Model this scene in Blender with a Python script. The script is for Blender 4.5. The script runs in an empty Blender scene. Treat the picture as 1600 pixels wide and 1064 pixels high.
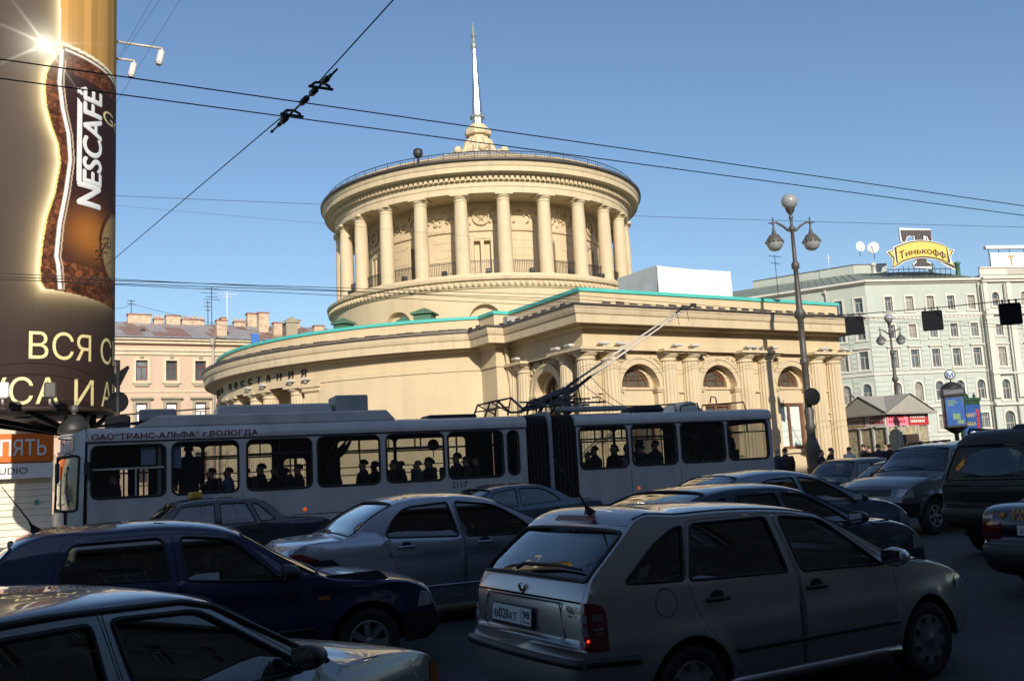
import bpy, math, random
from mathutils import Vector, Matrix, Quaternion
from mathutils.geometry import delaunay_2d_cdt
random.seed(7)
PI = math.pi
R = math.radians
sc = bpy.context.scene
COL = sc.collection

# ------------------------------------------------------------------ camera, sky, sun, exposure
cam_d = bpy.data.cameras.new('camera'); cam = bpy.data.objects.new('camera', cam_d); COL.objects.link(cam)
sc.camera = cam
PITCH, ROLL, EYE = R(7.75), R(2.95), 1.8
fw = Vector((0, math.cos(PITCH), math.sin(PITCH))); r0 = Vector((1, 0, 0)); u0 = r0.cross(fw)
cR = r0 * math.cos(ROLL) - u0 * math.sin(ROLL); cU = r0 * math.sin(ROLL) + u0 * math.cos(ROLL)
cam.matrix_world = Matrix(((cR.x, cU.x, -fw.x, 0), (cR.y, cU.y, -fw.y, 0), (cR.z, cU.z, -fw.z, EYE), (0, 0, 0, 1)))
cam_d.sensor_width = 36; cam_d.lens = 1470 / 1600 * 36; cam_d.clip_start = .05; cam_d.clip_end = 3000

SUN_EL = R(23.0)
to_sun = Vector((.2 * math.cos(SUN_EL), -.98 * math.cos(SUN_EL), math.sin(SUN_EL))).normalized()
world = bpy.data.worlds.new('World'); sc.world = world; world.use_nodes = True
wn = world.node_tree; bg = wn.nodes['Background']
sky = wn.nodes.new('ShaderNodeTexSky'); sky.sky_type = 'NISHITA'; sky.sun_disc = False
sky.sun_elevation = SUN_EL; sky.sun_rotation = math.atan2(to_sun.x, to_sun.y)
sky.altitude = 10; sky.air_density = 1.05; sky.dust_density = .9; sky.ozone_density = 3.4
wn.links.new(sky.outputs[0], bg.inputs[0]); bg.inputs[1].default_value = .137
sun_d = bpy.data.lights.new('sun', 'SUN'); sun = bpy.data.objects.new('sun', sun_d); COL.objects.link(sun)
sun_d.energy = 5.0; sun_d.angle = R(.5); sun_d.color = (1, .92, .79)
sun.rotation_euler = to_sun.to_track_quat('Z', 'Y').to_euler()
sc.view_settings.view_transform = 'Standard'; sc.view_settings.look = 'None'
sc.view_settings.gamma = 1; sc.view_settings.exposure = 0; sc.view_settings.use_curve_mapping = False

# ------------------------------------------------------------------ street frame: u along the street, v across it
UU = Vector((math.sin(R(60)), math.cos(R(60)), 0)); VV = Vector((-math.cos(R(60)), math.sin(R(60)), 0))
def uvw(u, v, z=0): return UU * u + VV * v + Vector((0, 0, z))
YAW = R(30)
def ray(px, py): return fw + cR * ((px - 800) / 1470) + cU * ((532 - py) / 1470)
def atd(px, py, Y):
    d = ray(px, py); return Vector((0, 0, EYE)) + d * (Y / d.y)

# ------------------------------------------------------------------ materials
def new_mat(name):
    m = bpy.data.materials.new(name); m.use_nodes = True
    return m, m.node_tree.nodes, m.node_tree.links, m.node_tree.nodes['Principled BSDF']
def setp(b, **k):
    for a, v in k.items():
        a = a.replace('_', ' ')
        if a in b.inputs: b.inputs[a].default_value = v
def c4(c): return (c[0], c[1], c[2], 1)
def mat(name, col, rough=.6, metal=0, var=.12, scale=3., bump=0, bscale=40., streak=0, dirt=None, dscale=1.2, spec=.5, coat=0, coat_rough=.05, emit=None, estr=0):
    m, n, l, b = new_mat(name)
    setp(b, Base_Color=c4(col), Roughness=rough, Metallic=metal, Specular_IOR_Level=spec, Coat_Weight=coat, Coat_Roughness=coat_rough)
    geo = n.new('ShaderNodeNewGeometry'); out = None
    if var:
        t = n.new('ShaderNodeTexNoise'); t.inputs['Scale'].default_value = scale; t.inputs['Detail'].default_value = 6; t.inputs['Roughness'].default_value = .62
        l.new(geo.outputs['Position'], t.inputs['Vector'])
        r = n.new('ShaderNodeMapRange'); r.inputs[1].default_value = .25; r.inputs[2].default_value = .75
        r.inputs[3].default_value = 1 - var; r.inputs[4].default_value = 1 + var; l.new(t.outputs[0], r.inputs[0])
        mx = n.new('ShaderNodeMix'); mx.data_type = 'RGBA'; mx.blend_type = 'MULTIPLY'; mx.inputs[0].default_value = 1
        mx.inputs[6].default_value = c4(col); l.new(r.outputs[0], mx.inputs[7]); out = mx.outputs[2]
    if streak or dirt:
        mp = n.new('ShaderNodeMapping'); mp.inputs['Scale'].default_value = (2.2, 2.2, .18) if streak else (1, 1, 1)
        l.new(geo.outputs['Position'], mp.inputs[0])
        t = n.new('ShaderNodeTexNoise'); t.inputs['Scale'].default_value = dscale; t.inputs['Detail'].default_value = 8
        l.new(mp.outputs[0], t.inputs['Vector'])
        r = n.new('ShaderNodeMapRange'); r.inputs[1].default_value = .5; r.inputs[2].default_value = .78; r.inputs[4].default_value = streak or .7
        l.new(t.outputs[0], r.inputs[0])
        mx = n.new('ShaderNodeMix'); mx.data_type = 'RGBA'; l.new(r.outputs[0], mx.inputs[0])
        if out: l.new(out, mx.inputs[6])
        else: mx.inputs[6].default_value = c4(col)
        d = dirt or tuple(x * .45 for x in col); mx.inputs[7].default_value = c4(d); out = mx.outputs[2]
    if out: l.new(out, b.inputs['Base Color'])
    if bump:
        t = n.new('ShaderNodeTexNoise'); t.inputs['Scale'].default_value = bscale; t.inputs['Detail'].default_value = 5
        l.new(geo.outputs['Position'], t.inputs['Vector'])
        bp = n.new('ShaderNodeBump'); bp.inputs['Strength'].default_value = bump; bp.inputs['Distance'].default_value = .02
        l.new(t.outputs[0], bp.inputs['Height']); l.new(bp.outputs[0], b.inputs['Normal'])
    if emit: setp(b, Emission_Color=c4(emit), Emission_Strength=estr)
    return m
def paint(name, col, metal=.0, rough=.32, coat=1., dirt=.35, dcol=(.05, .045, .04), flake=0):
    """car paint: base + clear coat + road dirt film that thickens towards the sills"""
    m, n, l, b = new_mat(name)
    setp(b, Roughness=rough, Metallic=metal, Coat_Weight=coat, Coat_Roughness=.03)
    geo = n.new('ShaderNodeNewGeometry'); sep = n.new('ShaderNodeSeparateXYZ'); l.new(geo.outputs['Position'], sep.inputs[0])
    t = n.new('ShaderNodeTexNoise'); t.inputs['Scale'].default_value = 2.6; t.inputs['Detail'].default_value = 9; t.inputs['Roughness'].default_value = .7
    l.new(geo.outputs['Position'], t.inputs['Vector'])
    h = n.new('ShaderNodeMapRange'); h.inputs[1].default_value = .2; h.inputs[2].default_value = .95; h.inputs[3].default_value = 1.; h.inputs[4].default_value = .12
    l.new(sep.outputs[2], h.inputs[0])
    a = n.new('ShaderNodeMath'); a.operation = 'MULTIPLY'; l.new(t.outputs[0], a.inputs[0]); l.new(h.outputs[0], a.inputs[1])
    q = n.new('ShaderNodeMath'); q.operation = 'MULTIPLY'; q.use_clamp = True; q.inputs[1].default_value = dirt * 2; l.new(a.outputs[0], q.inputs[0])
    mx = n.new('ShaderNodeMix'); mx.data_type = 'RGBA'; mx.inputs[6].default_value = c4(col); mx.inputs[7].default_value = c4(dcol); l.new(q.outputs[0], mx.inputs[0])
    l.new(mx.outputs[2], b.inputs['Base Color'])
    cw = n.new('ShaderNodeMapRange'); cw.inputs[3].default_value = coat; cw.inputs[4].default_value = coat * .25; l.new(q.outputs[0], cw.inputs[0]); l.new(cw.outputs[0], b.inputs['Coat Weight'])
    rr = n.new('ShaderNodeMapRange'); rr.inputs[3].default_value = rough; rr.inputs[4].default_value = .7; l.new(q.outputs[0], rr.inputs[0]); l.new(rr.outputs[0], b.inputs['Roughness'])
    cr = n.new('ShaderNodeMapRange'); cr.inputs[3].default_value = .025; cr.inputs[4].default_value = .22; l.new(q.outputs[0], cr.inputs[0]); l.new(cr.outputs[0], b.inputs['Coat Roughness'])
    # slight panel waviness
    w = n.new('ShaderNodeTexNoise'); w.inputs['Scale'].default_value = 1.7; w.inputs['Detail'].default_value = 2; l.new(geo.outputs['Position'], w.inputs['Vector'])
    bp = n.new('ShaderNodeBump'); bp.inputs['Strength'].default_value = .10; bp.inputs['Distance'].default_value = .05; l.new(w.outputs[0], bp.inputs['Height'])
    l.new(bp.outputs[0], b.inputs['Coat Normal'])
    return m
def glass(name, tint=(.35, .38, .38), refl=1.0, rough=.01, dirt=.12):
    m, n, l, b = new_mat(name); n.remove(b)
    tr = n.new('ShaderNodeBsdfTransparent'); tr.inputs[0].default_value = c4(tint)
    gl = n.new('ShaderNodeBsdfGlossy'); gl.inputs['Roughness'].default_value = rough; gl.inputs[0].default_value = c4((.95,) * 3)
    fr = n.new('ShaderNodeFresnel'); fr.inputs[0].default_value = 1.52
    gb = n.new('ShaderNodeNewGeometry'); bf = n.new('ShaderNodeMapRange'); bf.inputs[3].default_value = 1.52; bf.inputs[4].default_value = 1 / 1.52   # same reflectance from both sides of the pane
    l.new(gb.outputs['Backfacing'], bf.inputs[0]); l.new(bf.outputs[0], fr.inputs[0])
    k = n.new('ShaderNodeMath'); k.operation = 'MULTIPLY_ADD'; k.use_clamp = True; k.inputs[1].default_value = 1.5 * refl; k.inputs[2].default_value = .03 * refl; l.new(fr.outputs[0], k.inputs[0])
    mx = n.new('ShaderNodeMixShader'); l.new(k.outputs[0], mx.inputs[0]); l.new(tr.outputs[0], mx.inputs[1]); l.new(gl.outputs[0], mx.inputs[2])
    df = n.new('ShaderNodeBsdfDiffuse'); df.inputs[0].default_value = c4((.12, .11, .10))
    geo = n.new('ShaderNodeNewGeometry'); t = n.new('ShaderNodeTexNoise'); t.inputs['Scale'].default_value = 3; t.inputs['Detail'].default_value = 6; l.new(geo.outputs['Position'], t.inputs['Vector'])
    q = n.new('ShaderNodeMath'); q.operation = 'MULTIPLY'; q.inputs[1].default_value = dirt; l.new(t.outputs[0], q.inputs[0])
    m2 = n.new('ShaderNodeMixShader'); l.new(q.outputs[0], m2.inputs[0]); l.new(mx.outputs[0], m2.inputs[1]); l.new(df.outputs[0], m2.inputs[2])
    l.new(m2.outputs[0], n['Material Output'].inputs[0])
    return m
def winglass(name, col=(.02, .022, .025)):   # far windows: dark rooms behind reflecting panes
    return mat(name, col, .06, 0, .5, 1.3, spec=.9)

# ------------------------------------------------------------------ mesh collector
class MB:
    def __init__(s): s.v = []; s.f = []; s.m = []; s.s = []; s.n = None; s.M = None
    def add(s, vs, fs, mi=0, sm=False):
        o = len(s.v)
        if s.M is not None: vs = [s.M @ Vector(p) for p in vs]
        s.v += [tuple(p) for p in vs]
        for f in fs: s.f.append([i + o for i in f]); s.m.append(mi); s.s.append(sm)
        return s
    def box(s, x0, x1, y0, y1, z0, z1, mi=0):
        return s.add([(x0, y0, z0), (x1, y0, z0), (x1, y1, z0), (x0, y1, z0), (x0, y0, z1), (x1, y0, z1), (x1, y1, z1), (x0, y1, z1)],
                     [(3, 2, 1, 0), (4, 5, 6, 7), (0, 1, 5, 4), (1, 2, 6, 5), (2, 3, 7, 6), (3, 0, 4, 7)], mi)
    def bbox(s, x0, x1, y0, y1, z0, z1, b=.02, mi=0):    # box with chamfered edges
        b = min(b, (x1 - x0) * .45, (y1 - y0) * .45, (z1 - z0) * .45); vs = []; fs = []
        def ring(z, i): return [(x0 + i + b, y0 + i, z), (x1 - i - b, y0 + i, z), (x1 - i, y0 + i + b, z), (x1 - i, y1 - i - b, z), (x1 - i - b, y1 - i, z), (x0 + i + b, y1 - i, z), (x0 + i, y1 - i - b, z), (x0 + i, y0 + i + b, z)]
        for z, i in ((z0, b * .7), (z0 + b, 0), (z1 - b, 0), (z1, b * .7)): vs += ring(z, i)
        for k in range(3):
            for j in range(8): fs.append((k * 8 + j, k * 8 + (j + 1) % 8, k * 8 + 8 + (j + 1) % 8, k * 8 + 8 + j))
        fs.append(tuple(range(7, -1, -1))); fs.append(tuple(range(24, 32)))
        return s.add(vs, fs, mi)
    def prism(s, poly, z0, z1, mi=0, fn=None):           # poly in plane (a,b), extruded along c; fn maps (a,b,c)->xyz
        fn = fn or (lambda a, b, c: (a, b, c)); k = len(poly)
        vs = [fn(a, b, z0) for a, b in poly] + [fn(a, b, z1) for a, b in poly]
        fs = [tuple(range(k - 1, -1, -1)), tuple(range(k, 2 * k))] + [(i, (i + 1) % k, k + (i + 1) % k, k + i) for i in range(k)]
        return s.add(vs, fs, mi)
    def tube(s, pts, r, n=6, mi=0, closed=False, caps=True):
        pts = [Vector(p) for p in pts]; k = len(pts); vs = []; fs = []
        if k < 2: return s
        rs = r if isinstance(r, (list, tuple)) else [r] * k
        up = None
        for i, p in enumerate(pts):
            a = pts[(i - 1) % k] if (closed or i > 0) else p; b = pts[(i + 1) % k] if (closed or i < k - 1) else p
            t = (b - a); t = t.normalized() if t.length > 1e-9 else Vector((0, 0, 1))
            if up is None: up = Vector((0, 0, 1)) if abs(t.z) < .9 else Vector((1, 0, 0))
            x = t.cross(up); x = x.normalized() if x.length > 1e-6 else t.orthogonal().normalized(); y = x.cross(t).normalized(); up = y
            for j in range(n):
                q = 2 * PI * j / n; vs.append(p + (x * math.cos(q) + y * math.sin(q)) * rs[i])
        for i in range(k if closed else k - 1):
            i2 = (i + 1) % k
            for j in range(n): fs.append((i * n + j, i * n + (j + 1) % n, i2 * n + (j + 1) % n, i2 * n + j))
        if not closed and caps: fs.append(tuple(range(n - 1, -1, -1))); fs.append(tuple((k - 1) * n + j for j in range(n)))
        return s.add(vs, fs, mi, n > 4)
    def lathe(s, prof, n=24, mi=0, c=(0, 0, 0), axis='z', a0=0, a1=2 * PI, sm=True, rfn=None):
        full = abs(a1 - a0 - 2 * PI) < 1e-6; k = n if full else n + 1; vs = []; fs = []
        for r, z in prof:
            for j in range(k):
                q = a0 + (a1 - a0) * j / n; rr = rfn(r, q, z) if rfn else r; a, b = rr * math.cos(q), rr * math.sin(q)
                p = (a, b, z) if axis == 'z' else ((a, z, b) if axis == 'y' else (z, a, b))
                vs.append((p[0] + c[0], p[1] + c[1], p[2] + c[2]))
        for i in range(len(prof) - 1):
            for j in range(n):
                j2 = (j + 1) % k; f = (i * k + j, i * k + j2, (i + 1) * k + j2, (i + 1) * k + j)
                fs.append(f if axis != 'y' else f[::-1])
        return s.add(vs, fs, mi, sm)
    def sphere(s, c, r, n=16, m=10, mi=0, sz=1):
        return s.lathe([(max(r * math.sin(PI * i / m), 1e-4), -r * sz * math.cos(PI * i / m)) for i in range(m + 1)], n, mi, c)
    def grid(s, fn, nu, nv, mi=0, sm=True, u0=0, u1=1, v0=0, v1=1):
        vs = [fn(u0 + (u1 - u0) * i / nu, v0 + (v1 - v0) * j / nv) for j in range(nv + 1) for i in range(nu + 1)]
        w = nu + 1
        return s.add(vs, [(j * w + i, j * w + i + 1, (j + 1) * w + i + 1, (j + 1) * w + i) for j in range(nv) for i in range(nu)], mi, sm)
    def mesh(s, name, mats):
        me = bpy.data.meshes.new(name); me.from_pydata(s.v, [], s.f)
        for m in (mats if isinstance(mats, (list, tuple)) else [mats]): me.materials.append(m)
        me.polygons.foreach_set('material_index', s.m); me.polygons.foreach_set('use_smooth', s.s)
        me.update()
        if s.n: me.normals_split_custom_set_from_vertices(s.n)
        elif any(s.s) and not all(s.s):
            pass
        return me
    def build(s, name, mats, parent=None, loc=None, rz=0):
        return link(name, s.mesh(name, mats), parent, loc, rz)
def link(name, me, parent=None, loc=None, rz=0):
    o = bpy.data.objects.new(name, me); COL.objects.link(o)
    if parent: o.parent = parent
    if loc is not None: o.location = loc
    if rz: o.rotation_euler = (0, 0, rz)
    return o
def thing(name, label, cat, loc=(0, 0, 0), rz=0, group=None):
    o = bpy.data.objects.new(name, None); COL.objects.link(o); o.empty_display_size = .2
    o.location = loc; o.rotation_euler = (0, 0, rz); return tag(o, label, cat, group)
def tag(o, label, cat, group=None):
    o['label'] = label; o['category'] = cat
    if group: o['group'] = group
    return o
def structure(o): o['kind'] = 'structure'; return o
def stuff(o): o['kind'] = 'stuff'; return o
def dup(root, loc, rz=None, label=None, scale=None):
    r = root.copy(); COL.objects.link(r); r.location = loc
    if rz is not None: r.rotation_euler = (0, 0, rz)
    if label: r['label'] = label
    if scale: r.scale = (scale,) * 3
    def rec(a, b):
        for ch in a.children:
            c = ch.copy(); COL.objects.link(c); c.parent = b; rec(ch, c)
    rec(root, r); return r

# ------------------------------------------------------------------ planar regions with holes (exact edges)
def rrect(x0, x1, y0, y1, r, n=4):
    r = min(r, (x1 - x0) / 2, (y1 - y0) / 2); o = []
    for cx, cy, a in ((x1 - r, y0 + r, -PI / 2), (x1 - r, y1 - r, 0), (x0 + r, y1 - r, PI / 2), (x0 + r, y0 + r, PI)):
        for i in range(n + 1): q = a + PI / 2 * i / n; o.append((cx + r * math.cos(q), cy + r * math.sin(q)))
    return o
def fillet(pts, n=3):
    """closed polygon with (x,y,r): corners rounded by r"""
    o = []; k = len(pts)
    for i, p in enumerate(pts):
        r = p[2] if len(p) > 2 else 0; c = Vector(p[:2])
        if r <= 0: o.append(tuple(c)); continue
        a = Vector(pts[i - 1][:2]); b = Vector(pts[(i + 1) % k][:2]); da, db = a - c, b - c
        q = min(r, da.length * .48, db.length * .48); s0 = c + da.normalized() * q; s1 = c + db.normalized() * q
        for j in range(n + 1):
            t = j / n; w = s0 * (1 - t) ** 2 + c * 2 * t * (1 - t) + s1 * t * t; o.append((w.x, w.y))
    return o
def arc(cx, cy, r, a0, a1, n): return [(cx + r * math.cos(a0 + (a1 - a0) * i / n), cy + r * math.sin(a0 + (a1 - a0) * i / n)) for i in range(n + 1)]
def inside(p, poly):
    x, y = p; c = False; j = len(poly) - 1
    for i in range(len(poly)):
        xi, yi = poly[i]; xj, yj = poly[j]
        if (yi > y) != (yj > y) and x < (xj - xi) * (y - yi) / (yj - yi) + xi: c = not c
        j = i
    return c
def inset(poly, d):
    """move a polygon's vertices inward by d"""
    k = len(poly); o = []; A = sum(poly[i - 1][0] * poly[i][1] - poly[i][0] * poly[i - 1][1] for i in range(k)); sg = 1 if A > 0 else -1
    for i in range(k):
        p = Vector(poly[i]); a = Vector(poly[i - 1]); b = Vector(poly[(i + 1) % k]); e = (b - a)
        if e.length < 1e-9: o.append(tuple(p)); continue
        nrm = Vector((-e.y, e.x)).normalized() * sg; e1 = (p - a); nl = Vector((-e1.y, e1.x)).normalized() * sg if e1.length > 1e-9 else nrm
        cs = max(nrm.dot(nl), .35); q = p + nrm * d / cs; o.append((q.x, q.y))
    return o
def regions(outline, regs, step=0):
    """triangulate outline split by regs = [(name, polygon)] (later wins). returns {name: ([pts],[tris])}; '' is the rest"""
    vs = []; es = []
    def ad(poly):
        o = len(vs); vs.extend(Vector(p) for p in poly); k = len(poly); es.extend((o + i, o + (i + 1) % k) for i in range(k))
    ad(outline)
    for _, p in regs: ad(p)
    if step:
        xs = [p[0] for p in outline]; ys = [p[1] for p in outline]; sx, sy = step if isinstance(step, tuple) else (step, step)
        nx = max(1, int((max(xs) - min(xs)) / sx)); ny = max(1, int((max(ys) - min(ys)) / sy))
        for i in range(1, nx):
            for j in range(1, ny):
                p = (min(xs) + (max(xs) - min(xs)) * i / nx, min(ys) + (max(ys) - min(ys)) * j / ny)
                if inside(p, outline): vs.append(Vector(p))
    V, _, F, _, _, _ = delaunay_2d_cdt(vs, es, [], 0, 1e-5)
    out = {}
    for f in F:
        c = (V[f[0]] + V[f[1]] + V[f[2]]) / 3
        if not inside((c.x, c.y), outline): continue
        nm = ''
        for name, p in regs:
            if inside((c.x, c.y), p): nm = name
        out.setdefault(nm, []).append(f)
    res = {}
    for nm, fs in out.items():
        mp = {}; pts = []; tr = []
        for f in fs:
            t = []
            for i in f:
                if i not in mp: mp[i] = len(pts); pts.append((V[i].x, V[i].y))
                t.append(mp[i])
            tr.append(t)
        res[nm] = (pts, tr)
    return res
def wall(mb, outline, holes, fn, depth, mi=0, mi_rev=None, step=0, flip=False):
    """flat or curved wall surface with real openings and reveals. fn(a,b,c): c is depth into the wall"""
    rg = regions(outline, [('#', h) for h in holes], step).get('', ([], []))
    mb.add([fn(a, b, 0) for a, b in rg[0]], [t[::-1] if flip else t for t in rg[1]], mi)
    for h in holes:
        k = len(h); vs = [fn(a, b, 0) for a, b in h] + [fn(a, b, depth) for a, b in h]
        mb.add(vs, [(i, (i + 1) % k, k + (i + 1) % k, k + i) for i in range(k)], mi if mi_rev is None else mi_rev)
def poly_face(mb, poly, fn, mi=0):
    rg = regions(poly, []).get('', ([], [])); mb.add([fn(a, b) for a, b in rg[0]], rg[1], mi)

# ------------------------------------------------------------------ lettering
_fonts = {}
def text_polys(txt, size=1., bold=0., shear=0., extrude=0., spacing=1., res=3):
    """text as (verts, faces, width); each vert is (x, y, z, strike); baseline at y=0; bold text is struck several times, each strike a hair in front of the last"""
    key = (txt, bold, shear, extrude, spacing, res)
    if key in _fonts: return _fonts[key]
    cu = bpy.data.curves.new('lettering', 'FONT'); cu.body = txt; cu.size = 1; cu.shear = shear; cu.space_character = spacing; cu.resolution_u = res; cu.fill_mode = 'NONE'
    o = bpy.data.objects.new('lettering', cu); COL.objects.link(o)
    dg = bpy.context.evaluated_depsgraph_get(); me = o.evaluated_get(dg).to_mesh()
    pv = [v.co.xy.copy() for v in me.vertices]; nx_ = {}
    for e in me.edges: nx_.setdefault(e.vertices[0], []).append(e.vertices[1]); nx_.setdefault(e.vertices[1], []).append(e.vertices[0])
    o.evaluated_get(dg).to_mesh_clear(); bpy.data.objects.remove(o); bpy.data.curves.remove(cu)
    loops = []; seen = set()                     # outlines in vertex order, filled by the non-zero rule (glyph strokes may overlap)
    for i in sorted(nx_):
        if i in seen: continue
        lp = [i]; seen.add(i); c_ = i
        while True:
            n_ = [j for j in sorted(nx_[c_], key=lambda j: abs(j - c_)) if j not in seen]
            if not n_: break
            c_ = n_[0]; seen.add(c_); lp.append(c_)
        if len(lp) > 2: loops.append((lp, min(pv[j].x for j in lp), max(pv[j].x for j in lp), min(pv[j].y for j in lp), max(pv[j].y for j in lp)))
    V_, _, F_, _, _, _ = delaunay_2d_cdt(pv, [(lp[i - 1], lp[i]) for lp, *_ in loops for i in range(len(lp))], [], 0, 1e-6)
    def wind(x, y):
        w = 0
        for lp, xa, xb, ya, yb in loops:
            if not (xa <= x <= xb and ya <= y <= yb): continue
            for i in range(len(lp)):
                p, q = pv[lp[i - 1]], pv[lp[i]]
                if (p.y <= y) != (q.y <= y) and x < p.x + (q.x - p.x) * (y - p.y) / (q.y - p.y): w += 1 if q.y > p.y else -1
        return w
    f0 = []
    for f in F_:
        c_ = (V_[f[0]] + V_[f[1]] + V_[f[2]]) / 3
        if wind(c_.x, c_.y): f0.append(tuple(f))
    v0 = [(p.x, p.y, 0) for p in V_]
    if extrude:
        ed = {}
        for f in f0:
            for i in range(3): ed[(f[i], f[(i + 1) % 3])] = 1
        n = len(v0); v0 = [(p[0], p[1], .5) for p in v0] + [(p[0], p[1], -.5) for p in v0]
        f0 += [(b_, a_, a_ + n, b_ + n) for a_, b_ in ed if (b_, a_) not in ed]
    us = sorted({i for f in f0 for i in f}); mp = {i: k for k, i in enumerate(us)}; v0 = [v0[i] for i in us]; f0 = [tuple(mp[i] for i in f) for f in f0]
    x0 = min((v[0] for v in v0), default=0); x1 = max((v[0] for v in v0), default=0)
    vs = []; fs = []; b = max(bold, 0)
    for k, (dx, dy) in enumerate([(0, 0)] + ([(-b, 0), (b, 0), (0, -b * .6), (0, b * .6)] if b else [])):
        n = len(vs); vs += [(v[0] - x0 + dx, v[1] + dy, v[2], k) for v in v0]; fs += [tuple(i + n for i in f) for f in f0]
    _fonts[key] = (vs, fs, x1 - x0); return _fonts[key]
def put_text(mb, txt, fn, height, width=None, bold=.0, mi=0, shear=0, spacing=1., depth=0, center=False):
    """fn(a,b,c)->xyz, c outward; cap height = height; stretched to width if given"""
    vs, fs, w = text_polys(txt, 1., bold, shear, .5 if depth else 0, spacing)
    cap = .729; ky = height / cap; kx = width / w if width else ky; ox = -w * kx / 2 if center else 0; st = max(.0003, height * .003)
    mb.add([fn(ox + x * kx, y * ky, (z * 2 * depth if depth else 0) + st * k) for x, y, z, k in vs], fs, mi)
    return w * kx
def build_each(mb, name, mats, parent=None):
    """one object per connected piece of the collected mesh"""
    par = list(range(len(mb.v)))
    def fd(a):
        while par[a] != a: par[a] = par[par[a]]; a = par[a]
        return a
    for f in mb.f:
        for i in f[1:]: par[fd(i)] = fd(f[0])
    gr = {}
    for k, f in enumerate(mb.f): gr.setdefault(fd(f[0]), []).append(k)
    out = []
    for ks in gr.values():
        q = MB(); mp = {}
        for k in ks:
            t = []
            for i in mb.f[k]:
                if i not in mp: mp[i] = len(q.v); q.v.append(mb.v[i])
                t.append(mp[i])
            q.f.append(t); q.m.append(mb.m[k]); q.s.append(mb.s[k])
        out.append(q.build(name, mats, parent))
    return out
# ================================================================== MATERIALS
M_asph = mat('asphalt', (.040, .040, .042), .8, 0, .4, .9, .7, 90, dirt=(.068, .064, .058), dscale=.7)
M_pave = mat('pavement_granite', (.19, .18, .17), .8, 0, .2, 2, .3, 50)
M_kerb = mat('kerb_granite', (.24, .23, .22), .75, 0, .2, 5, .3, 60)
M_earth = mat('city_ground', (.10, .095, .088), .9, 0, .25, .3)
M_cream = mat('cream_stucco', (.60, .475, .30), .78, 0, .07, .7, .06, 30, streak=.5, dirt=(.44, .33, .20), dscale=.8)
M_creamt = mat('cream_trim', (.60, .48, .31), .75, 0, .07, 1.4, .06, 30, streak=.55, dirt=(.38, .285, .18), dscale=1.4)
M_relief = mat('relief_stucco', (.55, .43, .27), .8, 0, .15, 6, .35, 18)
M_teal = mat('teal_sheet_metal', (.085, .50, .44), .5, 0, .10, 2)
M_green = mat('green_sheet_metal', (.07, .16, .10), .55, 0, .2, 3)
M_flash = mat('dark_flashing', (.06, .05, .045), .5, 0, .2, 8)
M_iron = mat('black_iron', (.022, .02, .02), .5, 0, .25, 8)
M_wood = mat('brown_window_wood', (.16, .075, .04), .5, 0, .2, 6)
M_wing = winglass('window_glass_pavilion', (.10, .088, .07))
M_blind = mat('pale_blind', (.62, .68, .64), .8, 0, .08, 1.2)
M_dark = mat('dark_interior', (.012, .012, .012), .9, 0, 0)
M_roofg = mat('grey_roof_metal', (.36, .34, .31), .55, 0, .15, 1.5)
M_steel = mat('polished_spire_metal', (.80, .74, .70), .34, 1, .08, 3)
M_verdi = mat('weathered_finial_metal', (.24, .29, .27), .5, .3, .25, 8)
M_lampw = mat('floodlight_housing', (.55, .54, .50), .45, 0, .1, 8)
M_lampd = mat('floodlight_dark', (.03, .03, .03), .5, 0, .1, 8)
M_tarp = mat('white_tarpaulin', (.80, .80, .80), .65, 0, .04, 2, .25, 3)
M_tarpg = mat('grey_tarpaulin', (.52, .53, .54), .65, 0, .06, 2, .6, 4)

# ================================================================== GROUND, ROAD, PAVEMENTS
def strip(name, u0, u1, v0, v1, z0, z1, m, nu=1):
    mb = MB(); mb.M = Matrix.Rotation(YAW, 4, 'Z'); mb.box(u0, u1, v0, v1, z0, z1); return structure(mb.build(name, m))
mb = MB(); mb.add([(-900, -500, -.02), (900, -500, -.02), (900, 1500, -.02), (-900, 1500, -.02)], [(0, 1, 2, 3)]); structure(mb.build('ground', M_earth))
mb = MB(); mb.M = Matrix.Rotation(YAW, 4, 'Z')
def kv(u): return 22.75 + max(0, 24 - u) * .11
def zr_(v): t = max(0, min(1, (v - 5.5) / 3.5)); return .05 * t * t * (3 - 2 * t)
vv_ = [.3, 3, 5.5, 6.2, 6.9, 7.6, 8.3, 9.0, 14, 20]
for ua, ub in ((-90, 24), (24, 140)):
    pts = []
    for v in vv_ + [99]: pts += [(ua, v if v < 90 else kv(ua), zr_(v)), (ub, v if v < 90 else kv(ub), zr_(v))]
    mb.add(pts, [(2 * i, 2 * i + 1, 2 * i + 3, 2 * i + 2) for i in range(len(vv_))], 0, True)
structure(mb.build('road', M_asph))
mb = MB(); mb.M = Matrix.Rotation(YAW, 4, 'Z'); mb.prism([(-90, kv(-90) + .15), (24, kv(24) + .15), (140, 22.9), (140, 140), (-90, 140)], -.01, .22); structure(mb.build('far_pavement', M_pave))
strip('near_pavement', -90, 140, -7.3, .15, -.01, .14, M_pave)
km = MB(); km.bbox(0, 1.96, 0, .16, -.01, .15, .02); kme = km.mesh('kerb_stone', M_kerb)
fk = thing('kerb', 'granite kerb along the far pavement before the yellow building', 'kerb', uvw(0, 0), YAW); nk = thing('kerb', 'granite kerb along the near pavement at the photographer side', 'kerb', uvw(0, .15), YAW)
for i in range(-12, 34):
    o = link('kerb_stone', kme, fk, (i * 2.0, kv(i * 2.0) - .01, .08)); o.rotation_euler = (0, 0, -math.atan(.11) if i < 12 else 0)
    if i < 12: link('kerb_stone', kme, nk, (i * 2.0, 0, 0))
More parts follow.
